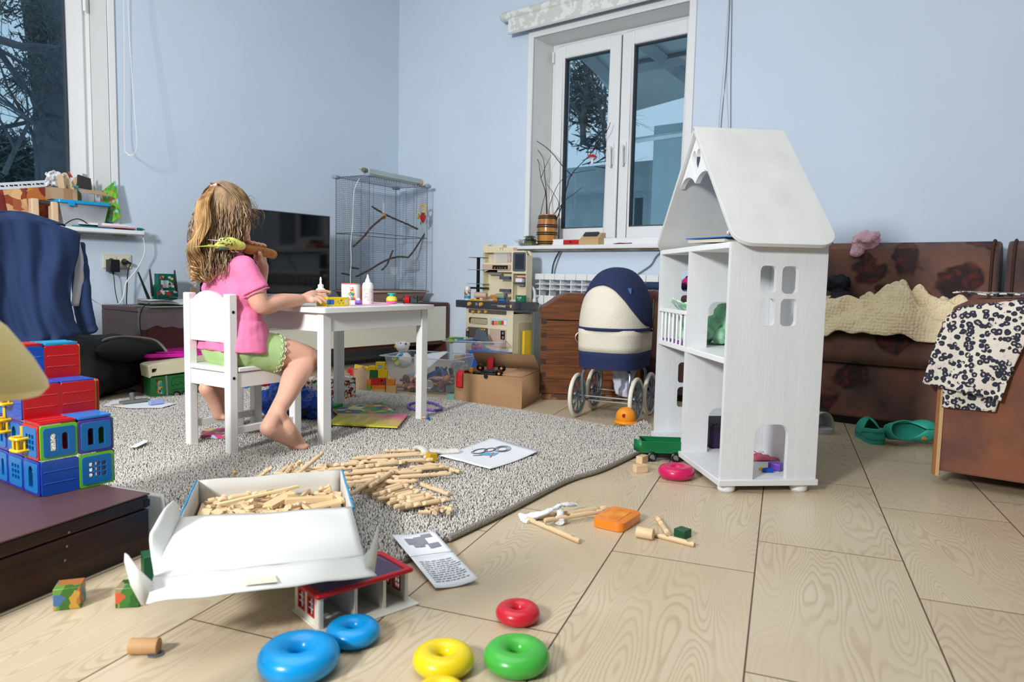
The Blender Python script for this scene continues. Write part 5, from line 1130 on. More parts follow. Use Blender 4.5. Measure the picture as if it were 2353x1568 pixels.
# ---- black bag
BG = mat('black_nylon',(14,14,16),.75,bump=.3,bs=30)
bp = V((1.40,3.72,0)); t = thing('black_bag','large black travel bag on the floor below the wall socket','bag',bp)
zt_ = fc(300,795,bp).z
q = MB(); q.ell((bp.x+.0,bp.y,.14),(.30,.19,.155),28); q.ell((bp.x-.10,bp.y-.10,.09),(.22,.14,.10),24); q.ell((bp.x+.12,bp.y-.02,.15),(.20,.16,.14),24)
q.ell((bp.x-.12,bp.y-.23,.06),(.12,.10,.07),20); q.W('body',BG,t,remesh=.01,sm=6,disp=(.03,.09))
q = MB(); c = fc(306,790,bp+V((0,-.02,0))); q.tube(smoothpath([c+RGT*(-.17)+V((0,0,-.06)),c+RGT*(-.15)+V((0,0,.005)),c+RGT*(-.08)+V((0,0,.03)),c+RGT*.03+V((0,0,.03)),c+RGT*.11+V((0,0,.015)),c+RGT*.16+V((0,0,-.035))],6),.006,6); q.W('zip_edge',mat('zip_grey',(120,116,104),.6),t)
q = MB(); q.ell(c+V((0,.02,-.03)),(.16,.08,.055),20); q.W('top_flap',mat('black_lining',(22,20,20),.8),t)
# ---- magenta bin, horse trailer
MG = mat('magenta_plastic',(196,16,150),.3,var=.02)
mb_ = V((1.80,3.40,0))+FWD*.0+V((.03,.10,0)); ma_ = rad(-20); t = thing('magenta_tub','magenta plastic tub with closed lid behind the green toy trailer','tub',mb_,ma_)
q = MB(); q.add([(x*.17,y*.10,0) for x,y in ((-1,-1),(1,-1),(1,1),(-1,1))]+[(x*.21,y*.13,.19) for x,y in ((-1,-1),(1,-1),(1,1),(-1,1))],[(3,2,1,0),(4,5,6,7),(0,1,5,4),(1,2,6,5),(2,3,7,6),(3,0,4,7)]); q.build('tub',MG,t,bev=.02,seg=3)
q = MB(); q.prism(rrect(.46,.30,.06,6),.191,.207); q.prism(rrect(.38,.22,.05,6),.207,.213); q.build('lid',MG,t,bev=.006)
ta_ = rad(-8); tp_ = Z(345,925,0)+V((.02,.02,0)); t = thing('horse_trailer','green and beige toy horse trailer with an open side window on the rug','toy trailer',tp_,ta_)
TGm = mat('toy_dark_green',(30,96,44),.4); TB = mat('toy_beige',(206,200,168),.45); GY = mat('toy_grey',(110,114,112),.5)
ztop = .175
q = MB(); q.prism([(-.005,.02),(.28,.035),(.28,.125),(0,.110),(-.005,.105)],0,.11,T=M(((1,0,0,0),(0,0,1,0),(0,1,0,0),(0,0,0,1))),holes=[[(.018,.03),(.048,.03),(.048,.098),(.018,.098)]]); q.build('body',TGm,t,bev=.002)
q = MB(); q.box(.016,.05,.012,.016,.028,.10); q.build('window_scene',pict('toy_people',[(20,120,110),(196,130,80),(12,20,20),(30,140,160),(170,150,60)],70),t)
q = MB(); q.prism([(-.012,.108),(-.018,.165),(.0,.172),(.28,.20),(.28,.133),(.0,.116)],-.006,.116,T=M(((1,0,0,0),(0,0,1,0),(0,1,0,0),(0,0,0,1))),holes=[[(.0,.132),(.022,.136),(.022,.152),(.0,.150)]]); q.build('roof',TB,t,bev=.003)
q = MB(); q.prism([(.062,.02),(.070,.02),(.066,.115),(.058,.115)],-.003,0,T=M(((1,0,0,0),(0,0,1,0),(0,1,0,0),(0,0,0,1)))); q.box(-.005,.28,-.004,.114,.014,.022); q.build('trim',GY,t)
q = MB()
for k in range(1): q.tube(smoothpath([(.085,-.001,.088),(.095,-.001,.10),(.12,-.001,.105),(.15,-.001,.10),(.16,-.001,.085),(.14,-.001,.07),(.125,-.001,.08),(.115,-.001,.066),(.10,-.001,.072),(.092,-.001,.062),(.086,-.001,.078)],4,True),.0008,4,closed=True)
q.tube([(.08,-.001,.045),(.17,-.001,.05)],.0009,4); q.build('printed_horse',BLACK,t)
for x in (.105,.145):
    q = MB(); q.cyl((x,-.006,.020),(x,.012,.020),.020,n=24); w = q.build('wheel',BLACK,t,bev=.002); q = MB(); q.cyl((x,-.0075,.020),(x,-.005,.020),.011,n=18); q.torus((0,0,0),.007,.001,16,6,T=TR((x,-.008,.020))@M.Rotation(pi/2,4,'X')); q.build('hub',GY,w)
P_ = [Z(*p,.022) for p in ((238,932),(300,938),(372,937),(403,928),(345,918),(260,920))]; slab('drawing_sheet','white drawn-on paper sheet on the rug before the black bag','paper',P_ if (P_[1]-P_[0]).cross(P_[2]-P_[0]).z > 0 else list(reversed(P_)),.001,PAPER)
c = Z(305,926,.024); t = thing('grey_toy_ramp','grey toy ramp piece with a short tube lying on the drawn-on paper','toy part',c)
q = MB(); q.box(c.x-.05,c.x+.07,c.y-.015,c.y+.02,c.z,c.z+.012); q.cyl(c+V((.0,0,.01)),c+V((-.004,0,.045)),.010,n=14); q.W('body',GY,t,bev=.003)
q = MB(); c = Z(359,929,.024); q.cbox(c+V((0,0,.009)),(.06,.025,.018),T=None); tag(q.build('blue_eraser',mat('pale_blue_plastic',(150,168,220),.5),bev=.003),'pale blue eraser block on the corner of the drawn-on paper','eraser')
q = MB(); c = Z(270,930,.0245); q.cbox(c,(.05,.02,.004)); tag(q.build('card_piece',mat('peach_card',(200,160,140),.6)),'small peach card piece at the left on the drawn-on paper','card')
slab('paper_scrap','small torn white paper scrap on the rug right of the tile tower','paper scrap',[Z(297,1028,.026),Z(314,1028,.026),Z(340,1015,.030),Z(332,1011,.026)],.0008,PAPER)
# ================================================================ CHILD
SKIN = mat('child_skin',(224,172,148),.5,var=.035,vs=9,sss=.25)
PINK = mat('pink_cotton',(240,128,172),.85,var=.03,vs=6,bump=.15,bs=500)
GRN = mat('light_green_cotton',(176,208,140),.85,var=.03,vs=6,bump=.15,bs=400)
girl = thing('child','small child in pink t-shirt and green shorts sitting at the white table','person',(1.36,2.2,.016))
def caps(q,pts,rs,n=16,flat=1.0,up=None):
    """tapering limb with rounded ends through the given joints"""
    sp = smoothpath(pts,6); k = len(pts)
    rr = []
    for i in range(k-1):
        for j in range(6): t_ = j/6; rr.append(rs[i]*(1-t_)+rs[i+1]*t_)
    rr.append(rs[-1]); q.tube(sp,rr,n,flat=flat,up=up)
    q.ell(sp[0],rs[0]*(.98 if flat == 1 else flat*.98),14); q.ell(sp[-1],rs[-1]*(.98 if flat == 1 else flat*.98),14)
hf = V((cos(rad(31)),sin(rad(31)),-.14)).normalized(); hr = V((hf.y,-hf.x,0)).normalized(); hu = hr.cross(hf)
HC = V((1.300,2.238,.782)); HM = M((hf,-hr,hu)).transposed().to_4x4(); HM.translation = HC   # x forward, y left, z up
def hp(x,y,z): return HM@V((x,y,z))
q = MB()
# head
q.ell((0,0,0),(.086,.070,.088),28,T=HM@TR(-.006,0,.012)); q.ell((0,0,0),(.060,.056,.072),24,T=HM@TR(.024,0,-.045))
q.ell((0,0,0),(.024,.026,.018),16,T=HM@TR(.068,0,-.098)); q.ell((0,0,0),(.016,.012,.014),14,T=HM@TR(.084,0,-.044)); q.ell((0,0,0),(.010,.007,.024),12,T=HM@TR(.078,0,-.025))
for s in (-1,1):
    q.ell((0,0,0),(.026,.022,.024),14,T=HM@TR(.050,s*.036,-.055))
    T_e = HM@TR(-.002,s*.070,-.028)@M.Rotation(s*.35,4,'Z'); q.torus((0,0,0),.017,.005,20,8,T=T_e@M.Rotation(pi/2,4,'X'),sy=1.35,fz=.8); q.ell((0,0,0),(.013,.004,.020),10,T=T_e); q.ell((0,0,0),(.007,.005,.008),8,T=T_e@TR(.003,0,-.022))
q.ell((0,0,0),(.007,.018,.005),12,T=HM@TR(.080,0,-.071)); q.ell((0,0,0),(.007,.015,.006),12,T=HM@TR(.078,0,-.080))
SHR,SHL = V((1.302,2.146,.617)),V((1.338,2.338,.615)); NK = V((1.300,2.240,.655)); PV = V((1.315,2.236,.345))
caps(q,[HC+V((-.005,0,-.04)),NK+V((0,0,.02)),V((1.308,2.24,.60))],[.046,.042,.05])
caps(q,[V((1.308,2.24,.60)),V((1.318,2.238,.50)),V((1.318,2.236,.42)),PV],[.068,.070,.064,.064],20)
caps(q,[SHR+V((0,.02,0)),SHL+V((0,-.02,0))],[.036,.036])
caps(q,[V((1.312,2.185,.53)),V((1.315,2.29,.53))],[.062,.062]); caps(q,[V((1.315,2.19,.34)),V((1.315,2.285,.34))],[.062,.062])
# right arm
ELR,WRR = onY(602,702,2.105),onY(688,690,2.13)
caps(q,[SHR,(SHR+ELR)/2+V((.0,-.006,0)),ELR,(ELR+WRR)/2+V((0,0,.004)),WRR],[.036,.034,.030,.028,.021])
def finger(q,pts,r0,r1): caps(q,[V(p) for p in pts],[r0+(r1-r0)*i/(len(pts)-1) for i in range(len(pts))],10)
kn = [onY(722,673,2.163),onY(724,679,2.145),onY(723,685,2.127),onY(718,690,2.110)]
tp = [onY(759,672,2.150),onY(757,689,2.128),onY(749,695,2.108),onY(738,696,2.092)]
pm_ = onY(704,683,2.138)
for k in range(4): caps(q,[WRR.lerp(pm_,.3),(pm_+kn[k])/2,kn[k]],[.016,.015,.011],12)
for k in range(4):
    a,b = kn[k],tp[k]; up_ = V((0,0,.008 if k else .004)); finger(q,[a,a.lerp(b,.4)+up_,a.lerp(b,.75)+up_*.8,b],.0088,.0062)
finger(q,[WRR.lerp(pm_,.4)+V((0,.014,-.004)),pm_+V((.012,.045,-.008)),pm_+V((.045,.052,-.014)),pm_+V((.066,.046,-.018))],.011,.0072)
# left arm, elbow on the table, hand near the mouth
ELL = V((1.475,2.350,.515)); WRL = onY(604,612,2.315); HDL = onY(598,592,2.298)
caps(q,[SHL,(SHL+ELL)/2+V((0,.01,-.012)),ELL,(ELL+WRL)/2,WRL],[.036,.033,.029,.027,.021])
BR0,BR1 = onY(562,572,2.18),onY(630,586,2.262)
bdir = (BR1-BR0).normalized()
for k in range(4):
    base = HDL+bdir*(.018-.013*k)+V((0,.002,-.006)); caps(q,[WRL,HDL+bdir*(.010-.007*k),base],[.017,.017,.012],12)
    bp = BR0.lerp(BR1,.62-.145*k)
    finger(q,[base,base+V((.002,.004,.022)),bp+V((0,.010,.026)),bp+V((0,-.012,.023))],.0088,.0066)
finger(q,[WRL.lerp(HDL,.5)+V((0,-.01,0)),HDL+V((-.012,-.026,-.012)),BR0.lerp(BR1,.42)+V((-.002,-.02,-.018)),BR0.lerp(BR1,.38)+V((-.004,-.024,-.006))],.011,.0078)
# right leg
HPR,KNR,ANR = V((1.335,2.180,.345)),onY(708,824,2.118),onY(633,952,2.02)
caps(q,[HPR,HPR.lerp(KNR,.5)+V((0,0,.006)),KNR],[.060,.056,.043],20)
caps(q,[KNR+V((-.004,0,-.004)),KNR.lerp(ANR,.35)+V((-.010,0,0)),KNR.lerp(ANR,.7),ANR],[.041,.043,.031,.025],18)
HLR = onY(616,984,2.0); BLR = Z(686,1018,.036); TOR = Z(712,1021,.026); BLR.z = .030; 
caps(q,[HLR,HLR.lerp(BLR,.5)+V((0,0,.004)),BLR+V((0,0,.002))],[.028,.028,.023],16); caps(q,[ANR,HLR+V((.004,0,.006))],[.025,.027],14); caps(q,[ANR+V((.012,0,-.012)),HLR.lerp(BLR,.55)+V((0,0,.016))],[.026,.024],14); caps(q,[KNR.lerp(ANR,.85),ANR+RGT*.008,ANR.lerp(BLR,.4)+V((0,0,.006))],[.027,.026,.027],14); caps(q,[ANR,ANR.lerp(BLR,.5)+V((0,0,.008)),BLR+V((0,0,.004))],[.027,.024,.018],14)
caps(q,[onY(644,962,2.02),onY(664,988,2.0),BLR+V((0,0,.008))],[.023,.025,.020],14)
fd = (BLR-HLR); fd.z = 0; fd.normalize(); fs = V((-fd.y,fd.x,0))
for k in range(5):
    o_ = fs*(.024-.0125*k); r_ = (.012,.0095,.009,.0085,.008)[k]; ln = (.030,.032,.029,.025,.020)[k]
    b_ = BLR+o_*.9+V((0,0,-.008)); finger(q,[BLR-fd*.02+o_*.5,b_,b_+fd*ln*.6+V((0,0,.003)),b_+fd*ln+V((0,0,-.003))],r_*1.3,r_)
q.ell(ANR+V((.004,-.018,.004)),(.012,.010,.012),10)
# left leg folded back under the chair
HPL,KNL = V((1.335,2.295,.345)),V((1.60,2.33,.30))
ANL,HLL,BLL = onY(497,878,2.29),onY(474,893,2.27),onY(503,953,2.285)
caps(q,[HPL,HPL.lerp(KNL,.5),KNL],[.060,.054,.043],18); caps(q,[KNL,KNL.lerp(ANL,.35)+V((0,0,-.02)),KNL.lerp(ANL,.7)+V((0,0,-.006)),ANL],[.041,.040,.030,.025],16)
caps(q,[HLL,HLL.lerp(BLL,.5)+V((.006,0,0)),BLL],[.026,.022,.022],16); caps(q,[ANL,ANL.lerp(BLL,.5)+V((.01,.01,0)),BLL+V((.01,.008,0))],[.026,.022,.018],14)
fd2 = V((.75,.1,-.35)).normalized(); fs2 = V((-.1,1,0)).normalized()
for k in range(5):
    o_ = fs2*(-.022+.011*k); ln = (.032,.033,.030,.026,.022)[k]; b_ = BLL+o_+V((.004,0,-.008)); finger(q,[b_,b_+fd2*ln*.6,b_+fd2*ln+V((.004,0,.004))],.010,.0072)
q.W('body',SKIN,girl,remesh=.0034,sm=9)
EYEM = mat('eye_white',(240,240,240),.2)
for s in (-1,1):
    q = MB(); q.ell(hp(.066,s*.030,-.018),.011,14); e_ = q.W('eye',EYEM,girl)
    q = MB(); q.ell(hp(.0735,s*.031,-.018),(.0052),12); q.W('iris',mat('brown_iris',(60,42,30),.2),e_)
    q = MB(); q.tube([hp(.078,s*.018,.006),hp(.076,s*.032,.010),hp(.068,s*.046,.006)],.0022,6); q.W('eyebrow',mat('light_brown_brow',(150,112,78),.8),girl)
q = MB(); q.tube([hp(.083,-.016,-.0755),hp(.088,0,-.0765),hp(.083,.016,-.0755)],.0022,6); q.W('lips',mat('soft_lips',(206,120,118),.5),girl)
# t-shirt
q = MB()
caps(q,[V((1.308,2.24,.598)),V((1.320,2.238,.50)),V((1.322,2.236,.43))],[.073,.079,.082],24)
q.tube([V((1.322,2.236,.44)),V((1.320,2.236,.39)),V((1.316,2.236,.340))],[.082,.087,.094],28)
for y in (2.172,2.30): q.tube([V((1.32,y,.44)),V((1.318,y,.39)),V((1.316,y,.340))],[.066,.077,.084],20)
caps(q,[SHR+V((0,.02,-.002)),SHL+V((0,-.02,-.002))],[.044,.044]); caps(q,[V((1.31,2.18,.535)),V((1.315,2.295,.535))],[.070,.070],18)
caps(q,[V((1.318,2.175,.45)),V((1.32,2.30,.45))],[.064,.064],18)
caps(q,[V((1.30,2.20,.46)),V((1.355,2.18,.40))],[.05,.055])
q.tube([NK+V((-.002,0,.012)),V((1.305,2.24,.61))],[.052,.066],20)
sl_ = (ELR-SHR).normalized(); caps(q,[SHR+V((0,0,.001)),SHR+sl_*.03],[.043,.044]); q.tube([SHR+sl_*.01,SHR+sl_*.085],[.043,.047],24)
sl2 = (ELL-SHL).normalized(); q.tube([SHL,SHL+sl2*.085],[.043,.047],24)
ts = q.W('t_shirt',PINK,girl,remesh=.0045,sm=4,disp=(.009,.05))
q = MB(); q.tube([SHR+sl_*.0905+(sl_.orthogonal().normalized()*cos(a)+sl_.cross(sl_.orthogonal().normalized())*sin(a))*.0455 for a in [2*pi*k/30 for k in range(30)]],.0022,6,closed=True); q.W('sleeve_hem',PINK,ts)
# shorts
q = MB(); caps(q,[V((1.315,2.18,.352)),V((1.315,2.295,.352))],[.074,.074],20); caps(q,[V((1.315,2.19,.345)),V((1.315,2.285,.345))],[.078,.078],20)
d_ = (KNR-HPR).normalized(); q.tube([HPR,HPR+d_*.10],[.071,.068],28); d2 = (KNL-HPL).normalized(); q.tube([HPL,HPL+d2*.10],[.071,.068],28)
sh = q.W('shorts',GRN,girl,remesh=.0045,sm=4,disp=(.004,.05))
for (o0,dd) in ((HPR,d_),(HPL,d2)):
    q = MB(); u_ = dd.orthogonal().normalized(); w_ = dd.cross(u_)
    for ring_ in range(3):
        q.tube([o0+dd*(.094+.006*ring_+.003*sin(a*16))+(u_*cos(a)+w_*sin(a))*(.0665+.0022*cos(a*16+ring_*2)-.001*ring_) for a in [2*pi*k/96 for k in range(96)]],.0020,5,closed=True)
    q.W('lace_trim',mat('pale_green_lace',(206,222,178),.8),sh)
# ---- hair
HAIR = mat('dark_blond_hair',(104,80,58),.45,col2=(164,132,94),cfac=(.35,.7),vs=40,stretch=(1,1,.12),spec=.6)
HAIRL = mat('golden_hair',(150,112,70),.40,col2=(214,174,122),cfac=(.35,.7),vs=50,stretch=(1,1,.12),spec=.7)
hr_root = bpy.data.objects.new('hair',bpy.data.meshes.new('hair'))
def scalp(th,ph,k=1.0): # th azimuth from forward, ph from the crown
    return HM@TR(-.007,0,.013)@V((.092*k*sin(ph)*cos(th),.077*k*sin(ph)*sin(th),.095*k*cos(ph)))
q = MB()
def capf(u,v):
    th = 2*pi*u; front = max(0,cos(th)); side = abs(sin(th)); pm2 = rad(118)-front*rad(64)-.0*side
    if cos(th) > -.35: pm2 -= rad(20)*side
    return scalp(th,.02+(pm2-.02)*v,1.0+.012*nz(th*3,v*3))
q.grid(capf,60,26,cu=True); hair = q.W('hair',HAIR,girl,solid=.004,ang=70)
TIE = onY(492,428,2.235); TIE = HC+(TIE-HC)*1.0
rnd = random.Random(11)
def strand(q,pts,r,n=5): sp = smoothpath(pts,n); k = len(sp); q.tube(sp,[r*(1-.55*(i/k)**2) for i in range(k)],3,cap=False)
q = MB()                 # pulled up to the tie
for i in range(620):
    th = rnd.uniform(-2.2,2.2); ph = rnd.uniform(.25,rad(60) if abs(th) < .9 else rad(84))
    a = scalp(th,ph,1.0); m1 = HC+(a.lerp(TIE,.35)-HC); m2 = a.lerp(TIE,.7)
    def out(p,k):
        l = HM.inverted()@p-V((-.007,0,.013)); s_ = sqrt((l.x/.092)**2+(l.y/.077)**2+(l.z/.095)**2); return HM@(l*(k/max(s_,.3))+V((-.007,0,.013)))
    strand(q,[a,out(m1,1.04+rnd.uniform(0,.03)),out(m2,1.06+rnd.uniform(0,.04)),TIE+V((rnd.gauss(0,.005),rnd.gauss(0,.005),rnd.gauss(0,.004)))],.0016)
q.W('combed_strands',HAIR,hair)
q = MB()                 # loose hair hanging down the back
back = -hf; 
for i in range(900):
    th = pi+rnd.uniform(-1.5,1.5); ph = rnd.uniform(rad(62),rad(112)); a = scalp(th,ph,1.01); o = (a-HC); o.z = 0; o.normalize()
    L = rnd.uniform(.12,.21)*(1.0 if abs(th-pi) < 1.1 else .62); left = V((-.86,.30,0))
    fl = rnd.uniform(.3,1); pts = [a]; ph0 = rnd.uniform(0,6.28); wv = rnd.uniform(.003,.009)
    for k in range(1,8):
        f = k/7; base = a+o*(.022*sin(min(1,f*1.6)*pi/2)*fl)+left*(.032*f*f*fl)+V((0,0,-L*f)); 
        curl = wv*(.5+1.6*f*f); pts.append(base+V((cos(ph0+f*10)*curl,sin(ph0+f*10)*curl,0))+V((rnd.gauss(0,.0015),rnd.gauss(0,.0015),0)))
    cx_ = V((1.262,2.25,0))
    for k in range(3,8):
        f = (k-2)/5; pts[k].x += (cx_.x-.045-pts[k].x)*.28*f; pts[k].y += (cx_.y+.01-pts[k].y)*.28*f
    strand(q,pts,.0017)
q.W('loose_strands',HAIR,hair)
q = MB()                 # golden ponytail and curls
ctl = [TIE+V((0,0,.004)),onY(486,440,2.215),onY(477,468,2.20),onY(479,498,2.19),onY(478,522,2.19),onY(466,548,2.20),onY(454,572,2.21),onY(462,600,2.22),onY(468,640,2.23)]
ctl = [c-FWD*k for c,k in zip(ctl,(.0,.012,.032,.040,.040,.038,.03,.02,.015))]
for i in range(420):
    s_ = rnd.random(); a0 = rnd.uniform(0,6.28); rr_ = sqrt(rnd.random()); pts = []
    for k,c in enumerate(ctl):
        w = (.005,.011,.020,.023,.020,.018,.022,.028,.028)[k]; off = RGT*cos(a0+.15*k)*w*rr_+V((0,0,0))+FWD*sin(a0+.15*k)*w*rr_*.6
        wv = .004*(k/4)**1.5; ph0 = a0*3; pts.append(c+off+RGT*wv*cos(ph0+k*1.9)+V((0,0,wv*sin(ph0+k*1.9))))
    n = rnd.choice((5,6,8,9,9)); strand(q,pts[:n],.0017)
q.W('ponytail',HAIRL,hair)
q = MB()                 # springy curl ends
for i in range(150):
    c = onY(rnd.uniform(442,486),rnd.uniform(585,615),2.235+rnd.uniform(-.03,.03)); R_ = rnd.uniform(.006,.011); n_ = rnd.uniform(1.5,3); ln = rnd.uniform(.03,.065); ph0 = rnd.uniform(0,6.3)
    q.tube([c+V((R_*cos(ph0+6.28*n_*k/22),R_*sin(ph0+6.28*n_*k/22),-ln*k/22)) for k in range(23)],.0014,3,cap=False)
q.W('curls',HAIRL,hair)
q = MB()                 # fine flyaway hair at the front
for i in range(90):
    th = rnd.uniform(-1.3,1.0); a = scalp(th,rnd.uniform(rad(48),rad(85)),1.0); d = (a-HC).normalized(); L = rnd.uniform(.02,.07)
    strand(q,[a,a+d*L*.35+V((0,0,-.01)),a+d*L*.5+hf*L*.3+V((rnd.gauss(0,.006),rnd.gauss(0,.006),-L*.5)),a+d*L*.45+hf*L*.35+V((rnd.gauss(0,.01),0,-L*1.1))],.0005)
q.W('flyaway_strands',HAIRL,hair)
q = MB(); q.torus((0,0,0),.010,.0055,20,8,T=TR(TIE+V((.002,0,.004)))@M.Rotation(-.6,4,'Y')); q.W('hair_tie',mat('pale_pink_tie',(244,200,200),.7),girl)
# ---- bread
BRD = mat('bread_crust',(196,128,62),.7,col2=(150,88,38),cfac=(.4,.7),vs=30,bump=.4,bs=90)
t = thing('bread','long golden brown crust of bread held to the child\'s mouth','bread',(BR0+BR1)/2)
q = MB(); n = 12; q.tube([BR0.lerp(BR1,k/n)+V((0,0,.003*sin(pi*k/n))) for k in range(n+1)],[.010]+[.0155+.001*nz(k*.8) for k in range(n-1)]+[.014],14,flat=1.05); q.W('crust',BRD,t,bev=.003)
q = MB(); q.ell(BR1,(.004,.014,.014),12); q.W('dark_end',mat('dark_crust',(112,62,34),.7),t)
# ---- budgerigar
YG = mat('yellow_green_feather',(226,226,110),.7,var=.1,vs=60,bump=.2,bs=200)
t = thing('budgerigar','yellow-green budgerigar perched on the child\'s right shoulder pecking the bread','bird',onY(528,572,2.145))
def bY(x,y,Y=2.128): return onY(x,y,Y+.016)
q = MB(); caps(q,[bY(495,567),bY(510,562),bY(530,560),bY(545,563),bY(555,566)],[.006,.015,.021,.017,.013],14); q.ell(bY(555,565),(.0145,.012,.0135),16); q.W('body',YG,t,remesh=.0018,sm=3)
q = MB(); q.tube([bY(505,567),bY(475,566),bY(444,567.5)],[.009,.006,.0012],8,flat=.4); q.tube([bY(503,566,2.124),bY(478,563),bY(485,562)],[.005,.004,.002],6,flat=.4); q.W('tail',mat('green_yellow_tail',(200,214,110),.6),t)
WG = mat('barred_wing',(226,228,120),.6,col2=(40,48,40),cfac=(.54,.57),vs=190)
for s,Y in ((-1,2.109),(1,2.147)):
    q = MB(); q.ell((0,0,0),(.030,.007,.013),18,T=frame(bY(522,556,Y),bY(545,560,Y)-bY(500,550,Y))); q.W('wing',WG,t)
    q = MB(); q.tube([bY(515,556,Y),bY(495,553,Y),bY(478,551,Y)],[.007,.005,.0012],6,flat=.4); q.W('flight_feather',mat('white_feather',(226,230,214),.6),t)
q = MB(); q.ell(bY(515,570,2.120),(.022,.006,.006),10); q.W('belly_feathers',mat('teal_violet_feather',(84,120,120),.6,col2=(170,140,190),cfac=(.5,.6),vs=40),t)
q = MB(); q.tube([bY(559,566),bY(562,569),bY(561,573)],[.005,.004,.001],8); q.W('beak',mat('horn_beak',(178,150,90),.4),t)
q = MB(); q.ell(bY(558,562,2.117),.002,8); q.W('eye',BLACK,t)
for x in (528,538): q = MB(); q.tube([bY(x,570,2.122),bY(x+4,578,2.122),bY(x+10,580,2.122)],.0018,5); q.W('foot',mat('pink_grey_foot',(186,150,150),.6),t)
# ================================================================ RUG
rug = [Z(x,y) for (x,y) in ((120,945),(238,930),(430,905),(620,885),(760,892),(830,905),(940,915),(1050,928),(1200,952),(1330,975),(1420,992),(1478,988),(1502,1000),(1490,1035),(1455,1052),(1380,1087),(1300,1113),(1170,1180),(1030,1247))]
rug += [V((.95,1.06,0)),V((.80,1.12,0)),V((.74,1.62,0)),V((.72,2.3,0)),V((.70,2.9,0))]
RUGM = mat('grey_loop_pile',(202,196,186),.95,col2=(236,232,224),cfac=(.38,.62),vs=260)
rp = [(p.x,p.y) for p in rug]
def curl(x,y):  # raised corner beside the doll's house
    c = Z(1500,990); d = sqrt((x-c.x)**2+(y-c.y)**2); return .035*max(0,1-d/.16)**1.5
q = MB(); q.prism(rp,.001,.009); rg = tag(q.build('rug',mat('rug_backing',(140,134,124),.95)),'grey looped pile rug under the table and scattered toys','rug')
def inside(px_,py_,poly):
    c = np.zeros(px_.shape,bool); n = len(poly)
    for i in range(n):
        x1,y1 = poly[i]; x2,y2 = poly[i-1]
        if y1 == y2: continue
        k = ((y1 > py_) != (y2 > py_)) & (px_ < (x2-x1)*(py_-y1)/(y2-y1)+x1); c ^= k
    return c
def tufts():
    rs = np.random.RandomState(5); sp_ = .0062
    xs = np.arange(.68,2.9,sp_); ys = np.arange(1.0,3.45,sp_); X,Y = np.meshgrid(xs,ys); X = X.ravel()+rs.uniform(-.5,.5,X.size)*sp_; Y = Y.ravel()+rs.uniform(-.5,.5,Y.size)*sp_
    k = inside(X,Y,rp); X,Y = X[k],Y[k]; n = X.size
    a = rs.uniform(0,2*pi,n); ln = rs.uniform(.004,.0085,n); h = rs.uniform(.0075,.0125,n); w = rs.uniform(.0013,.0021,n)
    c = Z(1500,990); d = np.sqrt((X-c.x)**2+(Y-c.y)**2); z0 = .008+.035*np.maximum(0,1-d/.16)**1.5
    dx,dy = np.cos(a),np.sin(a); Vv = np.zeros((n,9,3))
    for s,(t_,hz) in enumerate(((-.45,0),(.0,1),(.5,.35))):
        cx_,cy_,cz_ = X+dx*ln*t_,Y+dy*ln*t_,z0+h*hz
        for j in range(3):
            an = 2*pi*j/3; Vv[:,s*3+j,0] = cx_-dy*w*np.cos(an)*(1.25 if s == 1 else 1); Vv[:,s*3+j,1] = cy_+dx*w*np.cos(an)*(1.25 if s == 1 else 1); Vv[:,s*3+j,2] = cz_+w*np.sin(an)
    F = []
    for s in (0,1):
        for j in range(3): j2 = (j+1) % 3; F.append((s*3+j,s*3+j2,s*3+3+j2,s*3+3+j))
    F = np.array(F); fi = (F[None]+(np.arange(n)*9)[:,None,None]).reshape(-1,4)
    me = bpy.data.meshes.new('pile'); me.vertices.add(n*9); me.vertices.foreach_set('co',Vv.ravel()); nf = len(fi)
    me.loops.add(nf*4); me.loops.foreach_set('vertex_index',fi.ravel().astype(np.int32)); me.polygons.add(nf); me.polygons.foreach_set('loop_start',(np.arange(nf)*4).astype(np.int32))
    me.update(calc_edges=True); me.validate(); me.materials.append(RUGM); me.shade_smooth(); o = bpy.data.objects.new('pile',me); COL.objects.link(o); o.parent = rg; o['kind'] = 'stuff'; return o
tufts()
q = MB(); pe = smoothpath(rug[9:19],5); q.tube([p+V((0,0,.009)) for p in pe],.008,8); q.build('bound_edge',mat('rug_edge',(150,144,134),.95,bump=.8,bs=200),rg)
RZ_ = .019  # height of the pile
def hx(c,dims,ang,name,label,cat,m,group=None,bev=.0015,z=0.0,tilt=0,**k):
    q = MB(); q.cbox((0,0,dims[2]/2),dims); o = q.build(name,m,bev=bev,**k); o.location = (c[0],c[1],z); o.rotation_euler = (tilt,0,ang); return tag(o,label,cat,group)
# ---- wooden block heap and boxes right of the table
def bc(x,y,z=.0,w=.03): p = Z(x,y,z); return p
blk = {k: mat('block_'+k,v,.45,var=.05,vs=30) for k,v in dict(yellow=(226,186,20),green=(26,100,44),red=(200,34,40),orange=(222,132,36),wood=(214,176,124),lime=(120,170,60),teal=(128,176,172),blue=(80,170,210)).items()}
va = VA-pi/2
def stackblk(x0,x1,y0,y1,base,m,label,dY=.034,prt=False):
    """block whose front face covers this picture rectangle, standing at the distance of base"""
    a,b = fc(x0,y1,base),fc(x1,y0,base); w,h = (b-a).dot(RGT),b.z-a.z
    c = (a+b)/2+FWD*dY/2; q = MB(); q.cbox((0,0,0),(w*.985,dY,h*.985)); o = q.build('toy_block',blk[m],bev=.0012); o.location = (c.x,c.y,c.z); o.rotation_euler = (0,0,va); return tag(o,label,'toy block','toy blocks piled beside the clear tub')
B_ = Z(868,904)
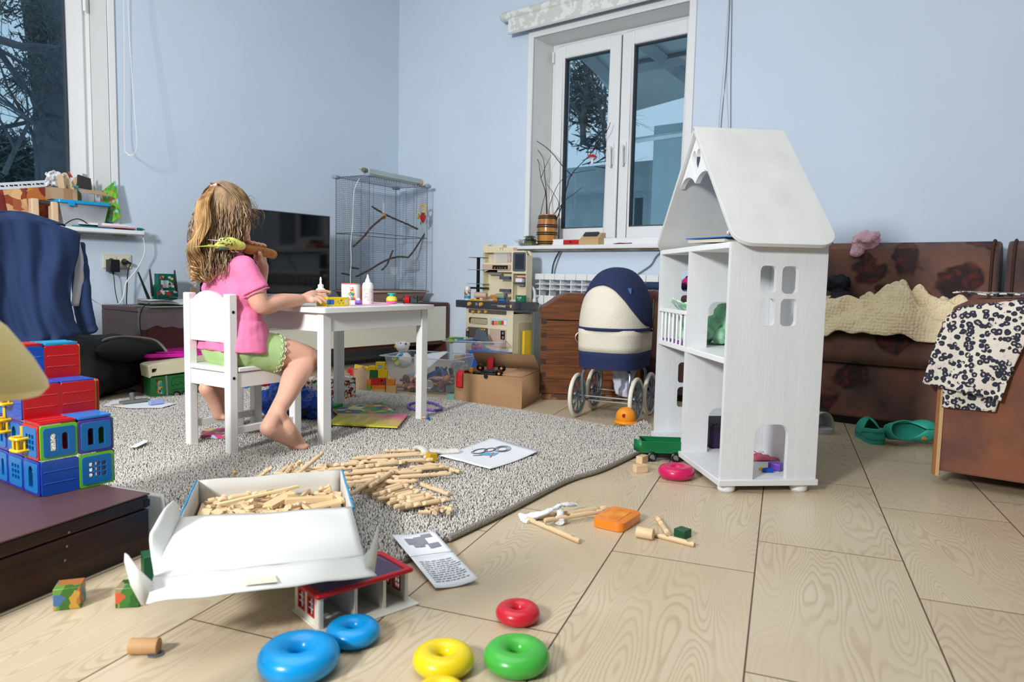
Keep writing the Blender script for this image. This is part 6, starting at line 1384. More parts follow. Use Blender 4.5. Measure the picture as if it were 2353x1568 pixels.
rows = [(852,885,895,905,'wood','long plain wooden block at the bottom of the block pile'),(886,910,896,906,'wood','plain block at the bottom right of the block pile'),(842,852,886,901,'lime','light green block at the bottom left of the block pile'),
        (853,885,886,895,'orange','long orange block above the long plain block'),(887,910,887,896,'wood','plain block stacked second at the right of the pile'),(842,853,873,886,'orange','small orange block left of the red block'),
        (853,869,869,886,'red','red cube in the middle of the block pile'),(869,885,869,886,'red','red and green cube printed with a wheel in the block pile'),(887,907,872,887,'orange','orange cube on the right of the block pile'),
        (849,867,852,869,'green','dark green cube in the block pile'),(868,890,851,869,'yellow','large yellow cube in the block pile'),(842,849,862,873,'wood','tiny plain block left of the dark green cube'),
        (846,863,842,851,'yellow','small yellow block on top of the dark green cube'),(863,884,833,851,'yellow','blue and yellow striped cube crowning the block pile')]
for k,(x0,x1,y0,y1,m,lb) in enumerate(rows):
    o = stackblk(x0,x1,y0,y1,B_,m,lb,.030)
    if 'striped' in lb:
        q = MB(); q.cbox((0,-.0155,.003),(.024,.001,.006)); q.cbox((0,-.0155,-.008),(.024,.001,.004)); q.build('stripe',blk['blue'],o)
    if 'wheel' in lb:
        q = MB(); q.cyl((0,-.0152,.006),(0,-.016,.006),.006); q.build('wheel_print',BLACK,o); q = MB(); q.add([(.0,-.0156,-.013),(.012,-.0156,-.013),(.012,-.0156,.006)],[(0,1,2)]); q.build('green_print',blk['green'],o)
c0 = Z(805,893); c1 = Z(842,898); t = thing('small_carton','small cardboard carton with red tape holding wooden blocks beside the pile','carton',c0)
hC = fc(842,853,c1).z; d_ = (c1-c0); d_.z = 0; n_ = V((-d_.y,d_.x,0)).normalized()*.16
q = MB(); 
for (a,b) in ((c0,c1),(c1,c1+n_),(c0+n_,c1+n_),(c0,c0+n_)): q.add([a,b,b+V((0,0,hC)),a+V((0,0,hC))],[(0,1,2,3)])
q.add([c0,c1,c1+n_,c0+n_],[(0,1,2,3)]); q.W('walls',CBD,t,solid=.003)
q = MB(); q.cbox((0,0,0),(.002,.002,.002)); a = c0+d_*.0-n_.normalized()*.002; q = MB(); q.add([a,a+d_*.22,a+d_*.22+V((0,0,hC)),a+V((0,0,hC))],[(0,1,2,3)]); q.W('red_tape',mat('red_tape',(196,24,30),.4),t,solid=.001)
for k,(x,y,z,m,an,lb) in enumerate(((815,850,0,'red',.6,'red block tilted in the small carton'),(822,846,0,'wood',-.5,'plain block lying across the small carton'),(830,842,.02,'yellow',.3,'yellow-edged block sticking up at the back of the small carton'),(838,848,0,'wood',-.3,'plain block leaning on the right rim of the small carton'))):
    p = fc(x,y,c0+n_*(.3+.15*k)); q = MB(); q.cbox((0,0,0),(.075,.03,.028)); o = q.build('toy_block',blk[m],bev=.001); o.location = p-V((0,0,.012)); o.rotation_euler = (.15,an*.6,va+an*.7); tag(o,lb,'toy block','toy blocks in the small carton')
# ---- clear tubs
CL = clear_mat('clear_tub',col=(214,226,240),a=.13,rough=.15)
def tubbox(name,label,A,B,Dp,H,taper=.82,rim=.012):
    A = V(A); B = V(B); d = (B-A).normalized(); n = V((-d.y,d.x,0)); 
    if n.dot(FWD) < 0: n = -n
    L_ = (B-A).length; mid = (A+B)/2+n*Dp/2; t = thing(name,label,'plastic tub',mid)
    c_ = [mid+d*sx*L_/2*taper+n*sy*Dp/2*taper for sx,sy in ((-1,-1),(1,-1),(1,1),(-1,1))]; u_ = [mid+d*sx*L_/2+n*sy*Dp/2+V((0,0,H)) for sx,sy in ((-1,-1),(1,-1),(1,1),(-1,1))]
    q = MB(); q.add([p+V((0,0,.003)) for p in c_]+u_,[(3,2,1,0),(0,1,5,4),(1,2,6,5),(2,3,7,6),(3,0,4,7)]); q.W('walls',CL,t,bev=.015,seg=3,smooth=True)
    q = MB(); ou = [mid+d*sx*(L_/2+rim)+n*sy*(Dp/2+rim)+V((0,0,H-.004)) for sx,sy in ((-1,-1),(1,-1),(1,1),(-1,1))]
    q.tube([p for p in ou],.005,8,closed=True,flat=.6); q.W('rim',clear_mat('clear_rim',col=(220,230,242),a=.4,rough=.15),t)
    return t,mid,d,n,L_
A1_,B1_ = Z(893,893),Z(1033,905); 
hz1 = fc(890,812,A1_).z
t1b,mid1,d1v,n1v,L1v = tubbox('clear_tub','clear plastic tub full of dolls and bricks with a white bear toy on top',Z(880,898),Z(1035,912),.30,hz1)
DOLL = mat('doll_skin',(226,160,130),.4); 
cols = [(226,160,130),(240,90,160),(226,160,130),(120,190,220),(40,120,200),(222,150,120),(250,130,180),(230,170,140)]
rnd = random.Random(21)
def inpos(fx,fy,z): return mid1+d1v*(fx*L1v*.36)+n1v*(fy*.10)+V((0,0,z))
# dolls: each a body with limbs, head and hair
def doll(c,ang,k,label,hc,sc_=1.0):
    t = thing('small_doll',label,'doll',c,ang,'small dolls in the clear tub'); s = sc_
    q = MB(); q.tube([(0,0,.012*s),(.028*s,0,.014*s)],[.008*s,.009*s],10)
    for sy in (-1,1): q.tube(smoothpath([(.004*s,sy*.008*s,.013*s),(.012*s,sy*.022*s,.018*s),(.022*s,sy*.030*s,.014*s)],3),.0036*s,7); q.tube(smoothpath([(.028*s,sy*.005*s,.012*s),(.046*s,sy*.012*s,.016*s),(.062*s,sy*.010*s,.008*s)],3),.0048*s,7)
    q.build('body',DOLL,t)
    q = MB(); q.ell((-.014*s,0,.015*s),.0125*s,14); h = q.build('head',DOLL,t); q = MB(); q.ell((-.018*s,0,.017*s),(.0125*s,.0135*s,.0135*s),12); q.build('hair',mat('doll_hair%d' % k,hc,.5),h)
    return t
for k,(fx,fy,z,an,hc,lb) in enumerate(((-.75,-1,.008,2.9,(240,120,60),'small doll with orange hair low at the left of the clear tub'),(-.35,-1,.01,.4,(244,96,160),'small doll with pink hair at the bottom front of the clear tub'),(.05,-1,.012,2.4,(250,214,120),'small doll with yellow hair low in the middle of the clear tub'),(.7,-1,.03,1.0,(150,70,50),'small doll with brown hair at the right of the clear tub'),(-.15,-1,.055,3.6,(246,140,180),'curly pink-haired doll in the middle of the clear tub'),(-.6,-.95,.05,.2,(120,60,40),'small brown-haired doll halfway up the left of the clear tub'),(.85,-.9,.06,1.9,(214,150,90),'small doll lying high at the right end of the clear tub'))):
    doll(inpos(fx,fy*.9,z),an,k,lb,hc,1.25)
def lump(name,label,cat,c,r,m,group=None): q = MB(); q.ell((0,0,0),r,14); o = q.build(name,m); o.location = c; return tag(o,label,cat,group)
t = thing('pink_toy_bag','bright pink toy bag in the middle of the clear tub','toy bag',inpos(-.18,-.95,.078)); q = MB(); q.ell((0,0,0),(.024,.016,.020),16); q.build('body',mat('hot_pink',(246,90,176),.35),t); q = MB(); q.torus((0,0,.020),.012,.003,16,6,T=M.Rotation(pi/2,4,'X')); q.build('handle',MATS['hot_pink'],t)
for k,(fx,fy,z,c,nm,lb) in enumerate(((-.42,-.95,.082,(140,200,226),'toy_dress','pale blue toy dress near the top of the clear tub'),(-.65,-.9,.07,(246,120,180),'toy_brush','pink toy brush at the upper left of the clear tub'),(.02,-1,.035,(120,200,60),'toy_cup','lime green toy cup low in the clear tub'),(.02,-.95,.08,(24,170,196),'turquoise_disc','turquoise round lid behind the table leg in the clear tub'),(.45,-.8,.03,(200,30,40),'red_brick','red brick at the right of the clear tub'))):
    q = MB(); q.lathe([(.004,-.012),(.016,-.010),(.018,0),(.012,.010),(.004,.012)],14,rotm(.5+k,.4,0)); o = q.build(nm,mat('toy_col%d' % k,c,.4)); o.location = inpos(fx,fy*.9,z); tag(o,lb,'small toy')
t = thing('building_plate','blue studded building plate tilted in the right of the clear tub','building plate',inpos(.42,-.55,.085)); bb = mat('brick_blue',(14,84,190),.35)
t.rotation_euler = (rad(58),rad(-28),va); q = MB(); q.cbox((0,0,0),(.10,.06,.004)); pt_ = q.build('plate',bb,t)
q = MB()
for i in range(12):
    for j in range(7): q.cyl((-.045+.0082*i,-.025+.0083*j,.002),(-.045+.0082*i,-.025+.0083*j,.0038),.0025,n=6)
o = q.build('studs',bb,pt_)
q = MB(); q.torus((0,0,0),.020,.003,24,8); q.cyl((0,0,-.002),(0,0,.001),.019); o = q.build('jar_lid',mat('clear_silver',(196,206,206),.2,.5)); o.location = inpos(.36,-1.02,.045); o.rotation_euler = (rad(85),0,va); tag(o,'round silver jar lid pressed against the front of the clear tub','lid')
q = MB()
for k in range(130): c = inpos(rnd.uniform(-.95,.95),rnd.uniform(-.85,.9),rnd.uniform(.01,.07)); q.ell(c,(rnd.uniform(.010,.02),rnd.uniform(.008,.016),rnd.uniform(.008,.014)),8)
tag(q.build('toy_jumble',pict('jumble_print',[(226,150,120),(240,110,160),(110,170,210),(60,60,66),(214,140,100),(200,60,70),(240,200,190)],45),smooth=True),'jumble of dolls and small toys filling the clear tub','toys',kind='stuff')
q = MB()
for k in range(16): c = inpos(rnd.uniform(.35,.9),rnd.uniform(-.6,.4),rnd.uniform(.06,.115)); T_ = TR(c)@rotm(rnd.random()*3,rnd.random()*3,rnd.random()*3); q.cbox((0,0,0),(.035,.018,.012),T=T_)
tag(q.build('dark_bricks',mat('charcoal_bricks',(44,48,54),.4)),'dark building bricks heaped in the right of the clear tub','bricks',kind='stuff')
# white cloth over the tub edge
q = MB(); a,b,c_,d_ = (fc(x,y,mid1-n1v*(.15 if y > 820 else -.05)) for (x,y) in ((952,815),(1030,808),(985,845),(952,870)))
q.grid(lambda u,v: (a.lerp(b,u)*(1-v)+(d_.lerp(c_,u))*v)+V((0,0,.012*sin(v*3.1)*(1-u)+.006*nz(u*4,v*4))),14,12); tag(q.build('drawn_paper',mat('paper_with_colour',(232,236,242),.7,col2=(200,214,232),cfac=(.62,.70),vs=14),solid=.001),'large white drawn-on paper hanging over the clear tub edge','paper')
# white bear toy
c = fc(927,828,mid1-n1v*.05); t = thing('bear_toy','white plastic bear toy with blue spots sitting in the clear tub','toy',c-V((0,0,.03)))
WP = mat('glossy_white',(236,236,234),.2); q = MB(); q.ell(c,(.046,.040,.043),24); q.ell(c+V((0,0,.005))-FWD*.002,(.046,.041,.04),24); q.W('body',WP,t)
q = MB(); hc_ = fc(925,797,mid1-n1v*.05); q.ell(hc_,(.036,.034,.030),24); hd_ = q.W('head',WP,t)
for s in (-1,1): q = MB(); q.ell(hc_+RGT*s*.030+V((0,0,.012)),(.011,.009,.012),12); q.W('ear',WP,hd_); q = MB(); q.ell(hc_+RGT*(s*.013+.008)-FWD*.024+V((0,0,.018)),(.006,.004,.005),10); q.W('eye',mat('dark_red_eye',(120,24,24),.2),hd_)
q = MB(); q.ell(hc_-RGT*.033-FWD*.004,(.010,.012,.010),12); q.W('muzzle',mat('yellow_nose',(240,200,40),.4),hd_)
for (dx,dz) in ((-.020,.022),(-.006,.034)): q = MB(); q.ell(c+RGT*dx-FWD*.036+V((0,0,dz)),(.014,.008,.010),12); q.W('blue_spot',mat('bear_blue',(90,180,226),.3),t)
for (x,y) in ((906,824),(913,835)):
    q = MB(); p = fc(x,y,mid1-n1v*.10); f_ = frame(p,RGT,(-FWD.x,-FWD.y,0)); q.lathe([(.013,-.008),(.015,0),(.011,.006),(.002,.007)],18,f_); w_ = q.W('paw',mat('pale_lime',(196,214,130),.4),t)
# second tub behind, with bag and things
A2 = Z(1022,868); B2 = Z(1150,872); hz2 = fc(1022,782,A2).z
t2b,mid2,d2v,n2v,L2v = tubbox('clear_tub','second clear tub with a purple bag, standing in front of the toy kitchen',A2,B2,.24,hz2)
def in2(fx,fy,z): return mid2+d2v*(fx*L2v*.38)+n2v*(fy*.09)+V((0,0,z))
c = fc(1090,795,mid2-n2v*.02); t = thing('purple_bag','crumpled purple and gold organza bag heaped in the second clear tub','bag',c)
q = MB()
for k in range(14): q.ell(c+V((rnd.gauss(0,.028),rnd.gauss(0,.02),rnd.uniform(-.07,.0))),rnd.uniform(.014,.026),10)
q.W('fabric',mat('purple_organza',(150,50,120),.35,col2=(214,150,110),cfac=(.52,.66),vs=50,sheen=.5),t,remesh=.005,sm=2,disp=(.012,.02))
c = fc(1104,772,mid2+n2v*.02); q = MB()
f_ = frame(c,RGT,(-FWD.x*.8,-FWD.y*.8,.6)); q.prism([(-.045,-.03),(.06,-.045),(.035,.02),(.0,.045),(-.025,.045)],-.006,.006,T=f_); tag(q.build('grey_felt',mat('grey_glitter_felt',(84,92,100),.8,var=.4,vs=200),bev=.002),'speckled dark grey felt piece sticking up from the second tub','felt')
q = MB(); c = fc(1074,770,mid2+n2v*.0); q.cyl(c-V((0,0,.02)),c+V((0,0,.03)),.010); q.ell(c+V((0,0,.032)),.011,10); tag(q.build('small_figure',pict('figure_print',[(60,90,86),(226,196,110),(40,50,50)],80)),'small green and gold figure standing beside the grey felt','figure')
q = MB(); c = fc(1037,782,mid2-n2v*.02); q.ell(c,.022,16); tag(q.build('tennis_ball',mat('tennis_yellow',(200,222,60),.9)),'yellow-green ball in the left of the second clear tub','ball')
slab('green_ruler','green plastic piece lying over the rim of the second clear tub','plastic piece',[fc(1028,779,mid2-n2v*.10),fc(1046,776,mid2-n2v*.06),fc(1066,777,mid2-n2v*.06),fc(1064,780,mid2-n2v*.10)],.004,mat('grass_green',(20,150,60),.4))
slab('blue_folder','blue folder lying flat in the top of the second clear tub','folder',[in2(-.95,-.95,hz2-.012),in2(.1,-.95,hz2-.012),in2(.1,.8,hz2-.008),in2(-.95,.8,hz2-.008)],.004,mat('folder_blue',(20,100,190),.4))
q = MB()
for k in range(26): T_ = TR(in2(rnd.uniform(-.9,.9),rnd.uniform(-.7,.8),rnd.uniform(.012,hz2*.6)))@rotm(rnd.random()*3,rnd.random()*3,rnd.random()*3); q.cbox((0,0,0),(.06,.03,.012),T=T_)
tag(q.build('craft_jumble',pict('craft_print',[(206,214,232),(150,110,160),(90,140,200),(226,226,230),(200,150,150),(120,160,180)],24)),'jumble of papers and craft things in the second clear tub','things',kind='stuff')
# things between tub and big box
for (x0,x1,y0,y1,m,lb) in ((1043,1062,818,831,'yellow','yellow block on papers between the tubs'),(1063,1075,836,847,'yellow','yellow block low between the tubs and the big box'),(1037,1046,836,846,'orange','orange block low between the tubs'),(1024,1045,887,903,'teal','upper teal block left of the big cardboard box'),(1025,1044,909,928,'teal','lower teal block on the floor left of the big cardboard box')):
    base = Z(1035,905) if m != 'teal' else (Z(1035,904) if y1 < 910 else Z(1035,928)); o = stackblk(x0,x1,y0,y1,base if m == 'teal' else Z(1050,850),m,lb,.05)
P_ = [Z(1036,850,.03),Z(1055,848,.03),Z(1060,895,.03),Z(1036,892,.03)]; slab('craft_papers','white printed papers wedged between the tub and the big cardboard box','papers',[fc(1033,845,Z(1048,900)),fc(1064,850,Z(1048,885)),fc(1050,885,Z(1048,896)),fc(1034,886,Z(1048,900))],.003,pict('craft_sheet',[(230,234,240),(236,238,242),(190,60,70),(224,230,238),(120,120,130)],60))
q = MB(); p = Z(1048,885,.0); q.cyl(fc(1046,831,p),fc(1068,833,p),.006); tag(q.build('marker',mat('marker_white',(226,230,230),.4)),'white marker pen with a green cap resting between the tubs','pen')
# ---- big cardboard box
ba = rad(108.7-90); Kb = Z(1198,941); e1 = V((cos(rad(108.7)),sin(rad(108.7)),0)); e2 = V((cos(rad(20)),sin(rad(20)),0)); bw,bd = .337,.305; bh = fc(1198,868,Kb).z
t = thing('cardboard_box','large open brown cardboard box with red ribbon on the floor by the rug','box',Kb+e1*bw/2+e2*bd/2)
C2 = mat('brown_corrugated',(166,128,92),.85,var=.04,vs=8); C3 = mat('brown_corrugated_inside',(132,100,70),.85,var=.05)
pts = [Kb,Kb+e1*bw,Kb+e1*bw+e2*bd,Kb+e2*bd]
q = MB()
for i in range(4): a,b = pts[i],pts[(i+1) % 4]; q.add([a,b,b+V((0,0,bh)),a+V((0,0,bh))],[(0,1,2,3)])
q.add(pts,[(0,1,2,3)]); q.W('walls',C2,t,solid=.004)
fb = [Kb+e2*bd+V((0,0,bh+.001)),Kb+e1*bw+e2*bd+V((0,0,bh+.001))]
q = MB(); q.add([fb[0],fb[1],fc(1085,808,fb[1])+V((0,0,0)),fc(1227,816,fb[0])],[(0,1,2,3)]); q.W('raised_flap',C3,t,solid=.004)
q = MB(); q.add([Kb+V((0,0,bh+.002)),Kb+e2*bd+V((0,0,bh+.002)),Kb+e2*bd+e1*.10+V((0,0,bh+.006)),Kb+e1*.10+V((0,0,bh+.006))],[(0,1,2,3)]); q.W('side_flap',C2,t,solid=.004)
q = MB(); m_ = Kb+e1*bw*.53-e2*.003+V((0,0,bh-.006)); q.cyl(m_,m_-e2*.0008,.011,n=20); q.W('round_sticker',BLACK,t)
RB = mat('red_ribbon',(206,24,34),.6,bump=.3,bs=60)
def ribbon(pts,w,lb):
    sp = smoothpath(pts,6); q = MB(); k = len(sp); q.grid(lambda u,v: sp[min(k-1,int(round(v*(k-1))))]+e1*(u-.5)*w,5,k); return tag(q.build('red_ribbon',RB,solid=.0015),lb,'ribbon')
r0 = Kb+e1*bw*.92; ribbon([r0+e2*.10+V((0,0,bh-.01)),r0+e2*.05+V((0,0,bh+.008)),r0+e2*.0-V((0,0,-bh-.008)),r0-e2*.012+V((0,0,bh*.9)),r0-e2*.012+V((0,0,bh*.55))],.032,'wide red ribbon hanging over the front left edge of the big box')
r1 = fb[1].lerp(fb[0],.22); ribbon([r1-e2*.03+V((0,0,-.02)),r1-e2*.02+V((0,0,.02)),r1-e2*.008+V((0,0,.052))],.034,'red ribbon standing up against the raised flap of the big box')
# toy truck upside down in it
c = Kb+e1*bw*.55+e2*bd*.22+V((0,0,bh-.005)); t = thing('toy_buggy','black toy buggy with orange hubs lying in the big cardboard box','toy vehicle',c,ba)
q = MB(); q.cbox((0,0,0),(.05,.10,.018)); q.tube([(-.01,-.06,.01),(0,0,.02),(.01,.05,.005)],.008,6); q.cbox((0,.0,.014),(.03,.05,.012)); q.build('chassis',BLACK,t,bev=.003)
for (x,y,z) in ((-.03,-.06,.012),(.03,-.05,.03),(-.035,.055,-.002),(.03,.06,.026)):
    q = MB(); q.torus((0,0,0),.013,.0075,20,8,T=TR((x,y,z))@M.Rotation(1.2,4,'Y')); w_ = q.build('wheel',BLACK,t); q = MB(); q.cyl((x-.006,y,z),(x+.006,y,z),.007,n=8); q.build('hub',blk['orange'],w_)
q = MB(); q.cbox((-.02,.085,.018),(.014,.02,.02)); q.build('orange_part',blk['orange'],t,bev=.002)
# ---- small floor things around the table
q = MB(); c = Z(977,936,RZ_); pr = [Z(x,y,RZ_+.006) for (x,y) in ((937,936),(941,929),(960,925),(985,925),(1005,931),(1015,940),(1000,943),(975,941),(950,941))]; q.tube(smoothpath(pr,5,True),.0055,10,closed=True); tag(q.build('purple_loop',mat('purple_plastic',(120,84,186),.4)),'purple plastic toy loop lying on the rug behind the table leg','toy')
t = thing('tiny_figure','tiny figure with a blue hat on the rug at the table leg','figure',Z(980,962,RZ_)); q = MB(); c = Z(974,960,RZ_+.006); q.tube([c-RGT*.008,c+RGT*.006],[.004,.006],8); q.W('body',DOLL,t); q = MB(); c = Z(984,961,RZ_+.007); q.ell(c,(.008,.007,.007),10); q.W('hat',bb,t)
q = MB(); a,b = Z(1143,939,.004),Z(1161,940,.004); q.cyl(a,b,.0022,n=8)
for p in (a,b): q.ell(p,(.004,.005,.004),8)
tag(q.build('pink_bone',mat('neon_pink',(236,30,130),.4)),'tiny neon pink bone-shaped piece in front of the big cardboard box','toy piece')
# orange round toy
c = Z(1440,989,.0); ct_ = c+V((0,0,.050))+FWD*.03; t = thing('orange_ball_toy','orange round plastic toy with a handle in front of the doll\'s pram','toy',c+FWD*.03)
OG = mat('orange_glossy',(240,150,34),.3); q = MB(); q.ell(ct_,(.042,.042,.040),26); q.W('ball',OG,t)
q = MB(); f_ = frame(ct_-V((0,0,.022)),RGT,(0,0,1)); q.torus((0,0,0),.040,.010,28,8,T=f_,fz=.8); q.W('collar',OG,t)
q = MB(); q.tube(smoothpath([ct_+RGT*.03-V((0,0,.03))-FWD*.02,ct_+RGT*.062-V((0,0,.035))-FWD*.015,ct_+RGT*.066-V((0,0,.04))+FWD*.02,ct_+RGT*.03-V((0,0,.04))+FWD*.02],5),.008,8); q.W('handle',OG,t)
q = MB(); p = ct_-FWD*.038-RGT*.014+V((0,0,.01)); f_ = frame(p,RGT,(-FWD.x,-FWD.y,.2)); q.lathe([(.008,-.004),(.008,.0012)],16,f_); q.W('red_spot',mat('deep_red',(170,20,14),.4),t)
# ---- under the table: books, bags
GP = pict('magazine_green',[(40,150,60),(226,214,70),(60,90,110),(50,160,70),(222,120,50),(230,230,226)],24)
def flat_on(pts,z,th,nm,lb,m,cat='book'):
    P = [Z(x,y,z+th) for (x,y) in pts]
    if (P[1]-P[0]).cross(P[2]-P[0]).z < 0: P = P[::-1]
    return slab(nm,lb,cat,P,th,m)
flat_on([(762,944),(800,935),(880,926),(912,953),(860,958),(790,966)],RZ_,.004,'magazine','green illustrated magazine under the other one beneath the table',GP)
t = thing('magazine','yellow to pink magazine with small print lying under the table','book',Z(850,965,RZ_+.005))
P = [Z(x,y,RZ_+.012) for (x,y) in ((752,973),(778,951),(938,951),(913,981))]
m_ = bpy.data.materials.new('yellow_to_pink_print'); m_.use_nodes = True; nt = m_.node_tree; b_ = nt.nodes['Principled BSDF']; tc = N(nt,'ShaderNodeTexCoord'); sx_ = N(nt,'ShaderNodeSeparateXYZ'); cr = N(nt,'ShaderNodeValToRGB'); mr = N(nt,'ShaderNodeMapRange'); mr.inputs[1].default_value = -.14; mr.inputs[2].default_value = .14
nt.links.new(tc.outputs['Object'],sx_.inputs[0]); nt.links.new(sx_.outputs[0],mr.inputs[0]); nt.links.new(mr.outputs[0],cr.inputs[0]); nt.links.new(cr.outputs[0],b_.inputs['Base Color']); b_.inputs['Roughness'].default_value = .35
e = cr.color_ramp.elements; e[0].position,e[0].color = .2,lin((206,200,40)); e[1].position,e[1].color = .85,lin((226,96,140)); x_ = e.new(.55); x_.color = lin((226,190,110))
o = slab('cover','','',P if (P[1]-P[0]).cross(P[2]-P[0]).z > 0 else P[::-1],.006,m_,t)
q = MB()
for j in range(9):
    for i in range(4):
        a = Z(800+i*28-j*2,955+j*2.4,RZ_+.0122); b = Z(822+i*28-j*2,955+j*2.4,RZ_+.0122); n2_ = (b-a).cross(V((0,0,1))).normalized()*.0012; q.add([a-n2_,b-n2_,b+n2_,a+n2_],[(0,1,2,3)])
q.W('printed_lines',mat('small_print',(120,90,60),.7),t)
flat_on([(730,930),(775,920),(788,928),(745,940)],RZ_,.012,'green_book','bright green plastic folder at the table leg on the rug',mat('vivid_green',(20,160,70),.4))
flat_on([(458,1000),(470,985),(520,984),(528,1001)],RZ_,.012,'magazine','thick colourful magazine lying under the child\'s chair',pict('mag_print',[(120,84,70),(214,70,130),(180,200,220),(150,110,90),(214,190,130)],40))
# patterned box
pa0 = Z(700,930); pa1 = Z(820,926); t = thing('patterned_box','white box printed with tiny coloured letters standing under the table','box',pa0)
PBm = pict('busy_print',[(232,228,224),(236,232,230),(40,34,34),(232,228,226),(190,40,50),(230,228,226),(60,120,60),(220,140,60),(232,230,228)],110)
hh = fc(790,872,Z(800,930)).z; q = MB(); A_ = Z(692,936,0); B2_ = Z(818,922,0); d_ = (B2_-A_); n_ = V((-d_.y,d_.x,0)).normalized()*.12
q.add([A_,B2_,B2_+n_,A_+n_]+[p+V((0,0,hh)) for p in (A_,B2_,B2_+n_,A_+n_)],[(3,2,1,0),(4,5,6,7),(0,1,5,4),(1,2,6,5),(2,3,7,6),(3,0,4,7)]); q.W('carton',PBm,t,bev=.003)
# blue plastic bag
c = Z(655,968,RZ_); c = c+FWD*.10; t = thing('blue_plastic_bag','crumpled blue plastic bag with black prints behind the child\'s leg','plastic bag',c)
BLP = mat('blue_film',(30,84,196),.25,bump=.6,bs=18,var=.1,vs=9)
q = MB(); rw = .135; q.ell(c+V((0,0,.065))+RGT*(-.02),(.12,.10,.07),24); q.ell(c+V((0,0,.05))+RGT*.075,(.09,.09,.055),20); q.ell(c+V((0,0,.11))+RGT*(-.05),(.05,.05,.035),16)
q.W('bag',BLP,t,remesh=.006,sm=2,disp=(.04,.035))
for (x,y,s) in ((628,925,.016),(620,943,.011),(600,940,.008),(700,948,.018),(712,935,.008),(720,953,.010)):
    p = fc(x,y,c-FWD*.106); q = MB(); f_ = frame(p,RGT,(-FWD.x,-FWD.y,0)); q.prism([(s*(1 if k % 2 else .45)*cos(pi*k/8),s*(1 if k % 2 else .45)*sin(pi*k/8)) for k in range(16)],-.002,.002,T=f_); q.W('black_print',BLACK,t)
# beach bag / ball behind
c = Z(590,905)+FWD*.22; t = thing('inflatable_toy','blue, red and white inflatable toy folded on the rug behind the chair','inflatable toy',c)
q = MB(); q.ell(c+V((0,0,.06)),(.16,.10,.065),24); q.W('body',pict('inflatable_print',[(20,120,214),(196,10,60),(30,70,180),(20,130,220),(214,200,206)],8),t,disp=(.02,.05))
c = Z(530,905)+FWD*.1; q = MB(); q.lathe([(.04,0),(.06,.02),(.045,.05),(.02,.06)],20,TR(c)); tag(q.build('toy_dish',pict('dish_print',[(20,130,220),(200,20,90),(20,140,226)],12)),'blue and crimson striped toy standing behind the chair leg','toy')
# beads abacus
c = Z(656,925)+FWD*.24; t = thing('bead_frame','string of red, yellow and green beads standing behind the child\'s shin','bead toy',c)
for k,(dx,m) in enumerate(((-.018,'red'),(0,'yellow'),(.018,'green'))):
    for j in range(7): q = MB(); q.ell(c+RGT*dx+V((0,0,.07+.013*j)),(.009,.009,.006),10); q.W('bead',blk[m],t)
    q = MB(); q.cyl(c+RGT*dx,c+RGT*dx+V((0,0,.165)),.0012,n=6); q.W('rod',blk['red'],t)
# things visible left of chair: pink cloth
c = Z(470,905)+FWD*.35; q = MB(); cc = fc(468,810,c); q.grid(lambda u,v: cc+RGT*((u-.5)*.09)+V((0,0,(.5-v)*.09+.015*nz(u*5,v*5)))+FWD*(.03*v+.02*nz(u*4,v*3,5)),12,12); tag(q.build('pink_cloth',mat('dusty_pink_cloth',(216,160,176),.85),solid=.004),'dusty pink cloth seen between the chair back and the child','cloth')
# ================================================================ ON THE TABLE
def tb(x,Y,z=.4885): p = onY(x,690,Y); return V((p.x,p.y,z))
def bottle(name,label,cat,c,prof,m): t = thing(name,label,cat,c); q = MB(); q.lathe(prof,24,TR(c)); q.W('bottle',m,t); return t
GW = mat('white_bottle_plastic',(238,238,240),.35,var=.01)
c = tb(737,2.27); t = bottle('glue_bottle','short white glue bottle standing behind the child\'s hand on the table','bottle',c,[(.019,0),(.021,.004),(.021,.048),(.017,.058),(.010,.062)],GW)
q = MB(); q.lathe([(.011,.060),(.011,.074),(.005,.077),(.0035,.088),(.0045,.094),(.002,.104)],16,TR(c)); q.W('nozzle',GW,t)
q = MB()
for (dx,z) in ((-.010,.050),(.004,.050),(-.008,.043),(.0,.036)): q.cbox(c+RGT*dx-FWD*.0205+V((0,0,z)),(.007,.002,.003))
q.W('printed_marks',mat('print_mauve',(150,110,130),.6),t)
c = tb(845,2.215); t = bottle('glue_bottle','tall white glue bottle with pointed nozzle near the table centre','bottle',c,[(.019,0),(.0215,.004),(.0215,.074),(.018,.084),(.009,.088)],GW)
q = MB(); q.lathe([(.011,.086),(.010,.094),(.005,.104),(.0035,.114),(.001,.118)],16,TR(c)); q.W('nozzle',GW,t)
q = MB(); q.lathe([(.0217,.014),(.0217,.062)],24,TR(c),capb=False,capt=False); q.W('scale_label',mat('faint_print_label',(222,220,216),.6,col2=(196,186,180),cfac=(.55,.6),vs=90),t)
a,b = tb(751,2.110),tb(806,2.118); d = (b-a).normalized(); n = V((-d.y,d.x,0)); t = thing('card_box','small yellow card box printed with cartoon dinosaurs under the child\'s fingers','box',(a+b)/2)
q = MB(); L_ = (b-a).length; T_ = frame(a,d); q.box(0,L_*.95,0,.055,0,.031,T=T_); q.W('carton',mat('yellow_carton',(240,208,20),.4),t,bev=.001); q = MB(); q.box(L_*.955,L_*1.02,0,.055,0,.031,T=T_); q.W('clear_end',clear_mat('clear_plastic',a=.16),t)
